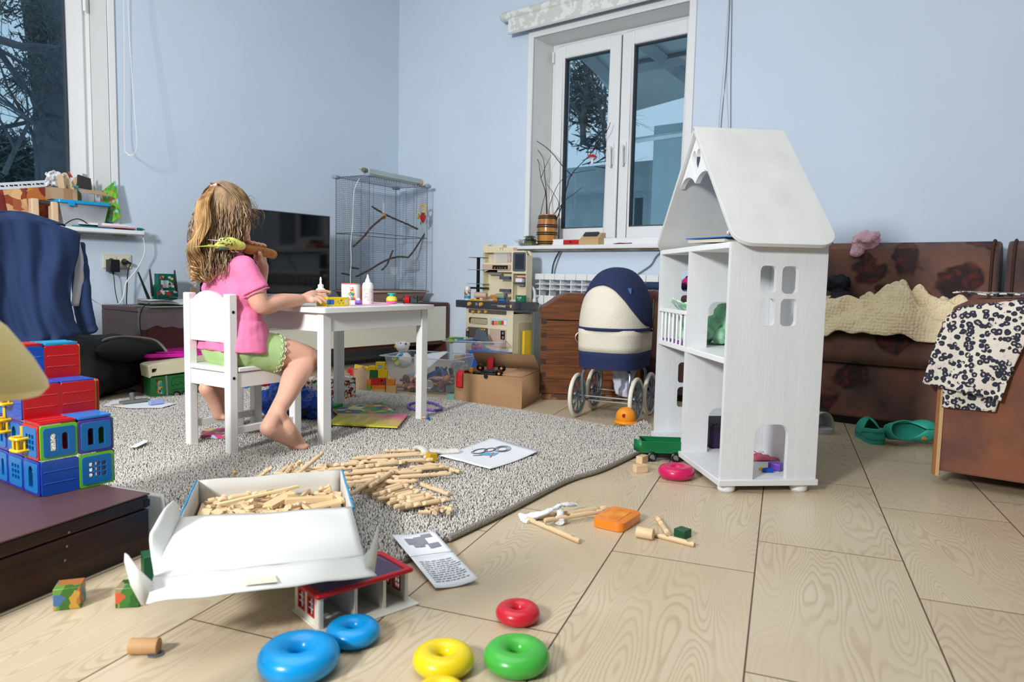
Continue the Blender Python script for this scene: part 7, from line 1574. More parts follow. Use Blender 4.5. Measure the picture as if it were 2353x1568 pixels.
for (u0,u1,z0,z1,cc) in ((.01,.16,.006,.024,(50,110,190)),(.10,.30,.006,.024,(226,110,40)),(.32,.46,.010,.020,(236,196,40)),(.44,.49,.014,.019,(60,150,150)),(.56,.63,.017,.024,(60,120,150)),(.74,.88,.006,.024,(230,210,180)),(.50,.54,.007,.012,(110,150,60)),(.66,.70,.008,.013,(214,80,60))):
    q = MB(); q.prism(rrect((u1-u0)*L_,z1-z0,.004,3,(u0+u1)/2*L_,(z0+z1)/2),-.0006,.0004,T=T_@M.Rotation(pi/2,4,'X')); q.W('printed_patch',mat('patch%d' % cc[1],cc,.45),t)
c = tb(806,2.29); t = thing('canister','white round canister with a colourful sticker on the table','canister',c)
q = MB(); q.lathe([(.036,0),(.037,.003),(.037,.076),(.035,.079),(.034,.079),(.033,.01)],32,TR(c),capt=False); q.W('canister',WHITE,t); q = MB(); q.torus(c+V((0,0,.0785)),.0355,.002,32,6); q.W('red_rim_line',mat('coral_rim',(226,120,100),.5),t)
q = MB()
def stk(u,v): a_ = VA+pi+.28+(u-.5)*.95; w = .0375; return c+V((w*cos(a_),w*sin(a_),.014+.052*v))
q.grid(lambda u,v: stk(u*(.35+.65*(1-v))+(.5-.5*(.35+.65*(1-v))),v),14,12); q.W('cartoon_sticker',pict('sticker_print',[(40,120,200),(240,200,60),(214,60,60),(60,160,80),(236,220,200),(226,150,110)],130),t)
c = tb(824,2.16); t = thing('purple_glue','tiny purple glue pot with a white cap beside the tall bottle','pot',c); q = MB(); q.lathe([(.011,0),(.0135,.004),(.0135,.014),(.010,.019)],20,TR(c)); q.W('pot',mat('lilac_plastic',(140,110,200),.4),t); q = MB(); q.lathe([(.007,.019),(.006,.026)],14,TR(c)); q.W('cap',WHITE,t)
P_ = [tb(805,2.10),tb(893,2.13),tb(905,2.22),tb(835,2.30)]; slab('pink_paper','thin sheet of pink paper lying on the table','paper',[p+V((0,0,.0012)) for p in P_],.0012,mat('pink_sheet',(244,176,200),.7))
q = MB(); c = tb(832,2.30); q.cbox(c+V((0,0,.033)),(.014,.018,.066)); tag(q.build('red_carton',mat('orange_red_card',(226,96,56),.5),bev=.002),'small orange-red upright packet between canister and tall bottle','packet')
c = tb(900,2.21,.4899); t = thing('hole_punch','round yellow and pink craft punch with a teal lever on the table','craft punch',c)
q = MB(); q.lathe([(.020,0),(.022,.004),(.022,.010)],28,TR(c)); q.W('base',mat('punch_pink',(238,110,160),.35),t); q = MB(); q.lathe([(.022,.011),(.0225,.018),(.018,.027),(.008,.031)],28,TR(c)); q.W('body',mat('punch_yellow',(240,214,70),.35),t)
q = MB(); q.cyl(c+V((0,0,.030)),c+V((0,0,.038)),.011); q.prism(rrect(.034,.022,.008),.038,.042,T=TR(c)@M.Rotation(VA-pi/2,4,'Z')); q.W('lever',mat('punch_teal',(30,180,160),.35),t,bev=.001)
c = tb(944,2.135)+V((0,0,.018)); t = thing('head_torch','red and black head torch lying on the table\'s right end','torch',c-V((0,0,.018)))
q = MB(); q.cyl(c-RGT*.026,c-RGT*.004,.015,n=24)
for k in range(4): q.torus((0,0,0),.0155,.0012,24,6,T=frame(c-RGT*(.024-.006*k),(0,0,1),RGT))
q.W('red_body',mat('anodised_red',(196,14,30),.25,.6),t); q = MB(); q.cyl(c-RGT*.030,c-RGT*.025,.0165,n=24); q.W('lens_ring',BLACK,t)
q = MB(); q.cbox((0,0,0),(.034,.03,.030),T=frame(c+RGT*.014+V((0,0,.001)),RGT)); q.cbox((0,0,0),(.02,.034,.012),T=frame(c+RGT*.022+V((0,0,.012)),RGT)); q.W('bracket',BLACK,t,bev=.004)
cp_ = [tb(650,2.46),tb(700,2.46),tb(712,2.52),tb(664,2.53)]; slab('white_sheet','white sheet of paper at the far left of the table behind the arm','paper',[p+V((0,0,.001)) for p in cp_],.001,PAPER)
# ================================================================ DOLL'S HOUSE CONTENTS
az = Zs[2]+PT
for k,(d0,d1_,u0,u1,z,th,c,lb) in enumerate(((.03,.20,.10,.42,0,.004,(20,120,60),'green thin book lying lowest in the doll\'s house attic'),(.035,.21,.14,.46,.0065,.010,(226,214,200),'pale thick booklet in the middle of the attic book stack'),(.03,.20,.12,.47,.019,.003,(30,110,190),'blue thin book on top of the attic book stack'))):
    P = [dloc(u0,d0,az+z+th),dloc(u0,d1_,az+z+th),dloc(u1,d1_,az+z+th+.012*(k > 0)),dloc(u1,d0,az+z+th+.012*(k > 0))]
    if (P[1]-P[0]).cross(P[2]-P[0]).z < 0: P = P[::-1]
    slab('thin_book',lb,'book',P,th,mat('attic%d' % k,c,.5),group=None)
q = MB(); c = dloc(.10,.05,az+.034); q.cyl(c,c+V((.03,.03,0)),.008); tag(q.build('paper_roll',pict('roll_print',[(230,226,226),(200,60,70),(226,226,230)],60)),'tiny red and white roll lying on the attic books','roll')
GT = mat('mint_towelling',(136,206,160),.9,col2=(176,226,190),cfac=(.4,.6),vs=40,bump=.6,bs=220)
def clump(name,label,cat,c,rs,m,n=10,sd=1,disp=(.02,.03),rm=.005):
    r = random.Random(sd); q = MB()
    for k in range(n): q.ell(c+V((r.gauss(0,rs[0]*.45),r.gauss(0,rs[1]*.45),abs(r.gauss(0,rs[2]*.5)))),rs[2]*r.uniform(.45,.75),10)
    return tag(q.build(name,m,remesh=rm,sm=2,disp=disp),label,cat)
uz = Zs[1]+PT
clump('mint_towel','mint green towel heaped behind the little white balcony rail','towel',dloc(.50,.12,uz+.025),(.07,.07,.045),GT,20,3,(.008,.03))
q = MB(); q.grid(lambda u,v: dloc(.38+.24*u,.03+.05*v+.008*sin(u*15),uz+.16-.05*v-.02*abs(sin(u*4))),24,10); tag(q.build('striped_towel',mat('striped_mint',(150,212,172),.9,col2=(222,238,224),cfac=(.48,.52),vs=60,stretch=(1,1,.05)),solid=.004),'pale striped mint cloth draped above the balcony rail','cloth')
clump('mint_blanket','mint green blanket bundled in the near middle room of the doll\'s house','blanket',dloc(.46,.19,uz+.03),(.05,.05,.055),GT,16,5,(.008,.03))
PP = mat('purple_lattice',(130,60,170),.5)
for k in range(5): q = MB(); q.torus((0,0,0),.012,.004,12,6); o = q.build('purple_ring',PP); o.location = dloc(.40+.05*k,.02,uz+.005); tag(o,'small purple plastic ring behind the balcony rail','ring','purple rings behind the balcony rail')
for k,(u,d,c,lb) in enumerate(((.30,.19,(30,90,200),'tiny blue toy figure lying in the near middle room of the doll\'s house'),(.285,.215,(206,40,44),'tiny red toy part lying beside the blue figure in the doll\'s house'),(.31,.165,(60,50,50),'tiny dark toy part next to the blue figure in the doll\'s house'),(.27,.20,(240,190,170),'tiny peach button on the middle floor of the doll\'s house'))):
    q = MB(); q.tube([(-.016,0,.006),(0,.004,.010),(.016,0,.006)],[.004,.007,.004],7); q.tube([(0,-.012,.005),(0,.012,.006)],.0035,6); o = q.build('tiny_toy',mat('tiny%d' % k,c,.4)); o.location = dloc(u,d,uz); o.rotation_euler = (0,0,k*1.3); tag(o,lb,'small toy')
gz0 = Zs[0]
q = MB(); cc = dloc(.43,.16,gz0); q.box(-.06,.10,-.06,.05,0,.085,T=TR(cc)@M.Rotation(dha,4,'Z')); tag(q.build('dark_box',mat('aubergine_card',(46,34,70),.6,col2=(30,24,36),cfac=(.45,.55),vs=20),bev=.01),'dark purple padded box on the ground floor of the doll\'s house','box')
q = MB(); cc = dloc(.315,.17,gz0+.018); q.ell(cc,(.03,.03,.018),12); q.ell(cc+V((-.005,-.005,.018)),(.015,.015,.013),12); tag(q.build('red_plush',pict('plush_print',[(206,30,50),(214,40,60),(232,214,206),(196,20,50)],30)),'red and white plush toy on the ground floor of the doll\'s house','plush toy')
slab('yellow_ruler','thin yellow strip on the ground floor of the doll\'s house','strip',[dloc(.30,.13,gz0+.004),dloc(.30,.21,gz0+.004),dloc(.292,.21,gz0+.004),dloc(.292,.13,gz0+.004)][::-1],.003,mat('yellow_strip',(226,200,60),.5))
q = MB(); q.cbox((0,0,.008),(.022,.02,.016)); o = q.build('white_brick',WHITE,bev=.002); o.location = dloc(.17,.085,gz0); o.rotation_euler = (0,0,.5); tag(o,'small white brick on the ground floor of the doll\'s house','brick')
clump('cotton_tuft','small white cotton tuft beside the white brick in the doll\'s house','cotton',dloc(.20,.10,gz0+.008),(.02,.02,.012),PAPER,6,4,(.006,.01),.003)
q = MB()
def fan(u,v): P = dloc(.20+.20*u,.185-.03*sin(u*3),gz0+.004)+(M.Rotation(dha,3,'Z')@V((0,-.09*v*(1-.3*u),0))); P.z += .010*abs(sin(u*24))*(1-v*.3)+.02*u*(1-v); return P
q.grid(fan,40,8); fo = tag(q.build('pink_skirt',mat('coral_pink_cloth',(226,110,136),.7),solid=.0015),'pleated coral pink doll skirt with small flowers inside the doll\'s house door','doll clothes')
q = MB()
for (u,d) in ((.235,.20),(.25,.235),(.26,.17)):
    for j in range(5): q.ell(dloc(u+.006*cos(j*1.256),d+.006*sin(j*1.256),gz0+.020),(.004,.004,.002),6)
q.build('printed_flower',PAPER,fo)
t = thing('blue_figure','tiny blue and yellow toy figure lying inside the doll\'s house door','figure',dloc(.075,.175,gz0)); c = dloc(.075,.175,gz0+.007)
q = MB(); q.tube([c-RGT*.016,c+RGT*.0,c+RGT*.016-V((0,0,.002))],[.006,.008,.006],8); q.W('body',bb,t); q = MB(); q.ell(c-RGT*.021+V((0,0,.003)),.006,10); q.W('head',blk['yellow'],t)
q = MB(); q.cbox((0,0,.012),(.026,.04,.024)); o = q.build('purple_block',mat('violet_plastic',(110,70,180),.35),bev=.004); o.location = dloc(.10,.212,gz0); tag(o,'violet toy block at the right jamb inside the doll\'s house door','toy block')
# ================================================================ ON AND BESIDE THE SOFA
PKH = mat('pink_knit',(255,206,220),.9,var=.06,vs=60,bump=.8,bs=160)
c = onX(1990,556,3.665); c.z = .812; t = thing('pink_hat','crumpled pink knitted hat lying on top of the sofa back','hat',c)
q = MB(); q.ell(c,(.05,.06,.046),20); q.ell(c+V((-.045,.03,-.045)),(.022,.03,.03),14); q.ell(c+V((-.04,.02,-.03)),(.025,.032,.035),14); q.ell(c+V((-.01,-.03,.01)),(.04,.03,.035),16); q.torus(c+V((-.035,0,.0)),.03,.012,20,8,T=None); q.W('knit',PKH,t,remesh=.005,sm=2,disp=(.035,.035))
DKC = mat('black_padded_cloth',(20,24,36),.7)
clump('dark_jacket','crumpled black and navy jacket on the sofa seat behind the blanket','jacket',V((3.55,onX(1925,690,3.55).y,.42)),(.05,.20,.10),DKC,22,8,(.05,.05),.008)
BLK = mat('cream_waffle_fleece',(255,232,190),.95,var=.05,vs=20)
nt = BLK.node_tree; tc = N(nt,'ShaderNodeTexCoord'); vo = N(nt,'ShaderNodeTexVoronoi'); vo.inputs['Scale'].default_value = 75; vo.inputs['Randomness'].default_value = .35; bp_ = N(nt,'ShaderNodeBump',invert=True); bp_.inputs['Strength'].default_value = .9; bp_.inputs['Distance'].default_value = .008
nt.links.new(tc.outputs['Object'],vo.inputs['Vector']); nt.links.new(vo.outputs['Distance'],bp_.inputs['Height']); nt.links.new(bp_.outputs[0],nt.nodes['Principled BSDF'].inputs['Normal'])
prof_ = [(1830,.03),(1890,.10),(1930,.085),(1985,.13),(2045,.155),(2085,.155),(2115,.13),(2150,.12),(2200,.11),(2260,.10)]
def HB(x):
    for (a,h),(b,g) in zip(prof_,prof_[1:]):
        if x <= b: f = (x-a)/(b-a); f = f*f*(3-2*f); return h+(g-h)*f
    return .12
q = MB()
def blanket(u,v):
    x = 1840+430*u; X = 3.262+.30*v; Y = onX(x,740,3.42).y; h = HB(x)*sin(min(1,v*1.15+.03)*pi*.62)**.8
    h += .042*sin(u*24+v*7+2*sin(v*5+u*4))*(.3+v*.7)+.03*nz(u*9,v*5)+.010*sin(v*26+u*11)*sin(u*13)-.010+.026*(1.25-u)*(1-min(1,abs(nz(u*6+v*2.5,v*2-u*3,2)*3.2)))*min(1,v*5)+.018*(1.2-u)*(1-min(1,abs(nz(u*4-v*3,v*3+u*2,8)*3.5)))*min(1,v*5)
    if v < .12: h -= .035*(1-v/.12)*(.6+.6*nz(u*5,3))
    return V((X,Y,.414+max(-.03,h)))
q.grid(blanket,150,60); tag(q.build('fleece_blanket',BLK,solid=.006,ang=80),'cream waffle fleece blanket crumpled along the sofa seat','blanket')
LEO = bpy.data.materials.new('leopard_print'); LEO.use_nodes = True; nt = LEO.node_tree; b_ = nt.nodes['Principled BSDF']; b_.inputs['Roughness'].default_value = .9; L = nt.links.new
tc = N(nt,'ShaderNodeTexCoord'); n0 = N(nt,'ShaderNodeTexNoise'); n0.inputs['Scale'].default_value = 60; va_ = N(nt,'ShaderNodeVectorMath',operation='MULTIPLY_ADD'); va_.inputs[1].default_value = (.009,)*3
L(tc.outputs['Object'],n0.inputs[0]); L(n0.outputs['Color'],va_.inputs[0]); L(tc.outputs['Object'],va_.inputs[2])
vo = N(nt,'ShaderNodeTexVoronoi'); vo.inputs['Scale'].default_value = 62; vo.inputs['Randomness'].default_value = .9; L(va_.outputs[0],vo.inputs['Vector'])
r1_ = N(nt,'ShaderNodeValToRGB'); e = r1_.color_ramp.elements; e[0].position,e[0].color = .14,lin((206,180,186)); e[1].position,e[1].color = .19,lin((44,48,62)); x_ = e.new(.50); x_.color = lin((44,48,62)); x_ = e.new(.54); x_.color = lin((230,222,208))
L(vo.outputs['Distance'],r1_.inputs[0])
n3 = N(nt,'ShaderNodeTexNoise'); n3.inputs['Scale'].default_value = 60; L(tc.outputs['Object'],n3.inputs[0]); r3 = N(nt,'ShaderNodeValToRGB'); e = r3.color_ramp.elements; e[0].position,e[0].color = .62,(0,0,0,1); e[1].position,e[1].color = .66,(1,1,1,1); L(n3.outputs[0],r3.inputs[0])
mx = N(nt,'ShaderNodeMix',data_type='RGBA'); mx.inputs[7].default_value = lin((222,206,202)); L(r3.outputs[0],mx.inputs[0]); L(r1_.outputs[0],mx.inputs[6]); L(mx.outputs[2],b_.inputs['Base Color'])
def lerpl(pts,v):
    n = len(pts)-1; i = min(n-1,int(v*n)); f = v*n-i; return pts[i][0]+(pts[i+1][0]-pts[i][0])*f,pts[i][1]+(pts[i+1][1]-pts[i][1])*f
Lf = [(2203,706),(2176,728),(2155,770),(2138,820),(2119,881)]; Rt_ = [(2400,683),(2385,740),(2350,800),(2322,860),(2300,922)]
t = thing('leopard_cloth','cream cloth with dark leopard spots draped over the sofa corner','cloth',(2.55,.25,.58))
q = MB()
def leo(u,v):
    a,b = lerpl(Lf,v),lerpl(Rt_,v); x,y = a[0]+(b[0]-a[0])*u,a[1]+(b[1]-a[1])*u; return onX(x,y,2.478-.012*abs(sin(u*5+v*2))*v-.01*v+.02*max(0,.15-v)/.15)
q.grid(leo,50,40); q.W('hanging_panel',LEO,t,solid=.004,ang=80)
Lf2 = [(2160,860),(2168,900),(2165,936)]; Rt2 = [(2330,850),(2302,900),(2286,947)]
q = MB(); q.grid(lambda u,v: onX(lerpl(Lf2,v)[0]*(1-u)+lerpl(Rt2,v)[0]*u,lerpl(Lf2,v)[1]*(1-u)+lerpl(Rt2,v)[1]*u,2.485-.006*sin(u*9)),30,16); q.W('lower_fold',LEO,t,solid=.004,ang=80)
q = MB(); q.grid(lambda u,v: V((2.49+.42*v,.30-.36*u,.584+.006*nz(u*6,v*6)+.003)),30,24); q.W('top_layer',LEO,t,solid=.004,ang=80)
# shoes
CRC = mat('turquoise_foam',(52,176,154),.55,var=.03)
def clog(T,label,holes=True):
    t = thing('clog',label,'shoe',T.to_translation()); 
    ol = [(.095,0),(.088,.030),(.055,.043),(.0,.036),(-.05,.033),(-.085,.026),(-.095,0),(-.085,-.026),(-.05,-.031),(.0,-.034),(.055,-.040),(.088,-.028)]
    ol = [(p.x,p.y) for p in smoothpath([(x,y,0) for x,y in ol],4,True)]
    q = MB(); q.prism(ol,0,.020,T=T); q.W('sole',CRC,t,bev=.005,seg=3)
    q = MB() # upper: rim rising to a rounded toe cap
    n = len(ol)
    def up(u,v):
        a = 2*pi*u; x,y = ol[int(u*n) % n]; toe = max(0,min(1,(x+.012)/.05)); h = .022+.045*v if toe == 0 else .0
        k = v; hx_ = .026+.034*toe; z = .018+(hx_*sin(k*pi/2)); s = 1-(1-cos(k*pi/2))*(.12+.86*toe); xx = x if toe == 0 else x*(1-.30*(1-cos(k*pi/2))*toe); return T@V((xx,y*s,z))
    q.grid(up,n,10,cu=True); q.W('upper',CRC,t,solid=.004,ang=80)
    q = MB(); q.tube(smoothpath([(.0,.036,.03),(-.04,.036,.045),(-.085,.024,.052),(-.098,0,.054),(-.085,-.024,.052),(-.04,-.035,.045),(.0,-.034,.03)],4),.004,8,flat=2) ; q.v = [T@p for p in q.v]; q.W('heel_strap',CRC,t)
    if holes:
        for k,(x,y) in enumerate(((.05,.015),(.05,-.012),(.066,.004),(.036,.026),(.036,-.024))): q = MB(); q.ell((0,0,0),(.005,.003,.002),8,T=T@TR(x,y,.074-abs(y)*.35-max(0,x-.04)*.35)); q.W('hole',BLACK,t)
        q = MB(); q.cbox((0,0,0),(.02,.012,.006),T=T@TR(.03,-.030,.058)@M.Rotation(.6,4,'X')); q.W('charm',blk['orange'],t,bev=.002)
    return t
clog(TR(Z(2012,1016)+FWD*.04)@M.Rotation(VA-.2,4,'Z'),'turquoise clog standing upright with its heel toward the viewer',False)
clog(TR(Z(2092,1024)+V((0,0,.046))+FWD*.03)@M.Rotation(VA-pi/2+.05,4,'Z')@M.Rotation(1.25,4,'X'),'turquoise clog tipped on its side before the sofa')
c = Z(1897,1000)+FWD*.05; T_ = TR(c)@M.Rotation(VA+.25,4,'Z'); t = thing('slide_sandal','pale grey ribbed slide sandal half hidden by the doll\'s house','shoe',c)
GS = mat('pale_grey_rubber',(200,202,204),.6); q = MB(); q.prism(rrect(.20,.085,.04,8,cx=.05),0,.022,T=T_); q.W('sole',GS,t,bev=.006)
q = MB(); q.grid(lambda u,v: T_@V((-.02+.085*v,.044*cos(pi*u)*1.04,.012+.072*sin(pi*u)**.7*(1-.12*v)+.0012*sin(v*60))),28,40); q.W('strap',GS,t,solid=.006,ang=60)
# ================================================================ SCATTERED THINGS ON THE RUG AND FLOOR
BW = mat('beech_wood',(224,194,154),.5,var=.07,vs=9,stretch=(.6,4,4)); BW2 = mat('dark_notch',(70,60,56),.7)
def stick_mesh(L_,r,name,notches=(-.62,-.2,.75)):
    q = MB(); xs = [-L_/2,-L_/2+.001]
    n = 26
    vs = []; k = 10
    for i in range(n+1):
        x = -L_/2+L_*i/n; f = 2*x/L_; dn = 1.0
        for c_ in notches:
            if abs(f-c_)*L_/2 < .0065: dn = min(dn,-.05+1.0*(abs(f-c_)*L_/2/.0065)**2)
        ring = []
        rr_ = r*(.86 if i in (0,n) else 1)
        for j in range(k): a = 2*pi*j/k; z = rr_*sin(a); z = min(z,r*max(dn,-.05)) if dn < 1 else z; ring.append(V((x,rr_*cos(a),z)))
        vs += ring
    fs = [(i*k+j,i*k+(j+1) % k,(i+1)*k+(j+1) % k,(i+1)*k+j) for i in range(n) for j in range(k)]+[tuple(range(k-1,-1,-1)),tuple(n*k+j for j in range(k))]
    q.add(vs,fs); return q
rndp = random.Random(77); SR = .0062
protos = {}
def put_stick(p,q_,kind,label,group=None,roll=0.0):
    """lay a stick from point p to point q_"""
    d = q_-p; L_ = d.length; key = (kind,round(L_,2))
    if key not in protos:
        me_o = stick_mesh(max(.03,round(L_,2)),SR if kind != 'square' else SR*.9,'x').build('wooden_stick',BW); protos[key] = me_o.data; o = me_o
    else: o = bpy.data.objects.new('wooden_stick',protos[key]); COL.objects.link(o)
    x = d.normalized(); z = V((0,0,1)); y = z.cross(x).normalized(); z = x.cross(y); m = M((x,y,z)).transposed().to_4x4()@M.Rotation(roll,4,'X'); m.translation = (p+q_)/2; o.matrix_world = m
    return tag(o,label,'wooden stick',group)
GL = 'loose sticks heaped on the rug behind the box'; GLL = 'round notched wooden stick lying loose in the heap behind the open box'
def ps(x0,y0,x1,y1,z=.0,z2=None,label=None,group=GL,roll=None):
    zb_ = RZ_+SR; a,b = Z(x0,y0,zb_+z),Z(x1,y1,zb_+(z if z2 is None else z2)); return put_stick(a,b,'r',label or GLL,group if not label else None,rndp.uniform(-1.2,1.2) if roll is None else roll)
for y,xs in ((1052,(810,985)),(1060,(800,900)),(1062,(880,1000)),(1069,(740,830)),(1070,(830,935)),(1072,(935,1010)),(1079,(700,800)),(1080,(800,905)),(1081,(905,1030)),(1088,(640,760)),(1089,(760,880)),(1090,(880,975)),(1090,(975,1035)),(1097,(590,700)),(1098,(780,900)),(1099,(860,985)),(1106,(545,640)),(1107,(790,870)),(1107,(870,960)),(1115,(780,860))):
    for lay in (0,1): 
        jx = rndp.uniform(-14,14); ps(xs[0]+jx,y+rndp.uniform(-1,3)+lay*1.5,xs[1]+jx*.6,y-7*(xs[1]-xs[0])/120+rndp.uniform(-3,3)+lay,.0125*lay+rndp.uniform(0,.002))
for k in range(13):      # fan of sticks at the lower right of the heap
    x0 = 808+k*9+rndp.uniform(-5,5); y0 = 1118+k*4.4; ps(x0,y0,x0+88+rndp.uniform(-8,10),y0-30+k*.9+rndp.uniform(-3,3),.0125*(k % 2),.0125*(k % 3)*.8)
for k in range(6): x0 = 890+k*9; ps(x0,1146+k*3.5,x0+88,1132+k*3.5+rndp.uniform(-3,3),.0125*(k % 2))
for (a,lb) in (((683,1090,740,1042,.02,.055),'stick standing slantwise highest out of the heap behind the open box'),((590,1098,624,1074,.004,.03),'stick rising slantwise at the left of the heap on the rug'),((538,1100,541,1080,.0,.02),'short upright stick end at the far left behind the open box'),((668,1082,690,1060,.02,.03),None),((655,1090,672,1068,.02,.03),None),((690,1088,706,1066,.015,.03),None),((640,1090,662,1072,.01,.02),None),((700,1092,690,1062,.02,.02),None)): ps(*a[:4],a[4],a[5],label=lb)
ps(802,1138,871,1096,.03,.028); ps(850,1118,905,1085,.03,.02)
ps(957,1059,1057,1085,label='pale stick lying alone beside the yellow cube on the rug'); ps(965,1112,1031,1136,label='notched stick lying alone right of the fan of sticks'); ps(885,1036,952,1035,label='smooth stick poking out of the folded cloth on the rug',roll=0)
ps(897,1162,985,1147,.0,label='lowest long stick at the right front of the heap'); ps(1008,1149,1036,1147,label='very short stick piece right of the heap')
for k,(a) in enumerate(((960,1176,992,1176),(978,1166,1002,1164),(1000,1180,1004,1168),(1006,1168,1022,1166),(1030,1178,1036,1164),(990,1170,1015,1172),(1018,1172,1030,1168))): ps(*a,.0 if k % 2 else .006,label=None)
ps(1212,1192,1332,1244,-.019,label='notched square stick on the tiles below the white cloth'); ps(1235,1190,1398,1166,-.019,label='upper of two long sticks running under the white cloth'); ps(1250,1197,1385,1175,-.008,label='lower of two long sticks running under the white cloth')
ps(1510,1190,1536,1228,-.019,label='short stick on the tiles pointing toward the green cube'); ps(1495,1226,1596,1252,-.019,label='stick beside the wooden cylinder in front of the green cube')
q = MB(); a,b = Z(1463,1222,.013),Z(1502,1229,.013); q.cyl(a,b,.013,n=24); tag(q.build('wooden_cylinder',BW,bev=.0015),'short thick wooden cylinder lying on the tiles left of the green cube','wooden cylinder')
q = MB(); a,b = Z(299,1486,.012),Z(366,1485,.012); q.cyl(a,b,.0125,n=24); tag(q.build('wooden_cylinder',mat('tan_cylinder',(196,152,104),.6),bev=.0015),'brownish wooden cylinder lying on the tiles at the lower left','wooden cylinder')
q = MB(); c = Z(358,1505); q.cyl(c,c+V((0,0,.002)),.012,n=24); tag(q.build('grey_disc',mat('grey_metal_disc',(130,136,146),.4,.5)),'small grey disc on the tiles beside the lower left cylinder','disc')
q = MB(); w_ = .030; a = Z(1574,1240); o = hx((a.x+.012,a.y+.012),(.030,.030,.020),VA+.75,'green_cube','dark green wooden block on the tiles beside the short sticks','wooden block',mat('forest_green',(24,84,52),.45),z=0)
a = Z(990,1060,RZ_); o = hx((a.x,a.y),(.028,.028,.026),VA+.6,'yellow_cube','mustard yellow wooden cube on the rug beside the folded cloth','wooden block',mat('mustard',(206,164,24),.5),z=RZ_,tilt=.15)
for (x,y,an,z,lb) in ((1474,1088,.35,0,'plain wooden block standing nearest the magenta ring'),(1478,1066,.9,0,'plain wooden block under the green toy wagon')):
    a = Z(x,y); hx((a.x+.01,a.y+.01),(.042,.024,.024),VA-pi/2+an,'wooden_block',lb,'wooden block',BW,z=z)
# folded cloth with stick, white fabric strip
CLO = mat('off_white_canvas',(218,214,204),.9,var=.03,vs=12,bump=.4,bs=120)
c = Z(1002,1040,RZ_); t = thing('canvas_bag','small folded off-white canvas tube lying on the rug before the drawing','cloth',c)
q = MB(); a,b = Z(975,1042,RZ_+.010),Z(1050,1036,RZ_+.010); q.tube(smoothpath([a,a.lerp(b,.3)+V((0,0,.004)),a.lerp(b,.65),b],4),[.018,.019,.018,.017]+[.017]*9,16,flat=.5); q.W('tube',CLO,t,disp=(.006,.02))
q = MB(); a,b = Z(958,1030,RZ_+.012),Z(985,1053,RZ_+.008); q.tube(smoothpath([a,a.lerp(b,.5)+V((0,0,.014)),b],5),.014,14,flat=.6); q.W('fold',CLO,t,disp=(.008,.02))
WF = mat('white_gauze',(232,234,236),.85,var=.02,bump=.4,bs=100)
c = Z(1265,1185); t = thing('white_gauze','twisted white fabric strip tied in a knot on the tiles','cloth',c)
def gz(pts,rs): sp = smoothpath([Z(x,y,z) for (x,y,z) in pts],6); q = MB(); n = len(sp); rr_ = [rs[min(len(rs)-1,int(i/n*len(rs)))]*(1+.15*nz(i*.8)) for i in range(n)]; q.tube(sp,rr_,14,flat=.55); q.W('strip',WF,t,disp=(.006,.012))
gz([(1200,1188,.006),(1225,1186,.010),(1250,1180,.020),(1282,1164,.030)],[.012,.015,.012,.008]); gz([(1284,1162,.030),(1300,1160,.028),(1322,1160,.020)],[.007,.010,.009]); gz([(1284,1163,.026),(1288,1180,.018),(1285,1200,.010)],[.006,.009,.013])
gz([(1197,1183,.006),(1205,1196,.004),(1215,1200,.004)],[.008,.008])
# orange case
o_ = Z(1414,1188); P4 = [Z(x,y,.024) for (x,y) in ((1368,1190),(1400,1162),(1466,1170),(1440,1206))]
t = thing('orange_case','rounded translucent orange plastic case on the tiles by the sticks','case',o_)
cen = sum(P4,V((0,0,0)))/4; ex = ((P4[2]-P4[0])+(P4[3]-P4[1])*.0); e1_ = (P4[3]-P4[0]).normalized(); T_ = frame(V((cen.x,cen.y,0)),(e1_.x,e1_.y,0)); Lw,Lh = (P4[3]-P4[0]).length*1.0,(P4[1]-P4[0]).length*1.1
OC = mat('amber_plastic',(240,136,30),.25,coat=.3); q = MB(); q.prism(rrect(Lw,Lh,.018,6),.001,.022,T=T_); q.W('case',OC,t,bev=.0095,seg=5)
q = MB(); q.prism(rrect(Lw*.66,Lh*.72,.008,4,cx=-.006),.0205,.0232,T=T_); q.W('inner_panel',mat('darker_amber',(226,124,30),.5,col2=(240,160,60),cfac=(.4,.6),vs=40),t,bev=.0015)
# papers
def sheet(name,label,pts,z,m=PAPER,lift=()):
    P = [Z(*p) if z is None else Z(*p,z) for p in pts]; q = MB(); n = 14
    def f(u,v): p = P[0].lerp(P[1],u).lerp(P[3].lerp(P[2],u),v); p.z += .004*(abs(u-.5)*2)**3+.005*(v*u)**3+.0015*nz(u*3,v*3); return p
    q.grid(f,n,n); t = thing(name,label,'paper',sum(P,V((0,0,0)))/4); q.W('sheet',m,t,solid=.0006)
    def at_(u,v,dz=.0013): p = V(f(u,v)); p.z += dz; return p
    return t,at_
t,at_ = sheet('drawing','white sheet with a pencil drawing of rings and blue shapes on the rug',((1008,1050),(1133,1007),(1237,1042),(1125,1081)),RZ_+.001)
INK = mat('pencil_grey',(96,98,104),.8); IB = mat('crayon_blue',(90,176,222),.8); IO = mat('crayon_orange',(214,110,50),.8)
def loop(c,ru,rv,m,nm,r=.0011,turns=1):
    q = MB()
    for k in range(turns): f = 1-.22*k; q.tube([at_(c[0]+ru*f*cos(2*pi*i/24),c[1]+rv*f*sin(2*pi*i/24)) for i in range(24)],r,4,closed=True)
    q.W(nm,m,t)
loop((.47,.30),.13,.09,INK,'pencil_ring',turns=2); loop((.60,.38),.09,.07,INK,'pencil_ring',turns=2); loop((.74,.50),.13,.12,INK,'pencil_ring',turns=3)
q = MB(); q.add([at_(.36,.40),at_(.48,.40),at_(.60,.58),at_(.46,.62)],[(0,1,2,3)]); q.W('blue_shading',IB,t)
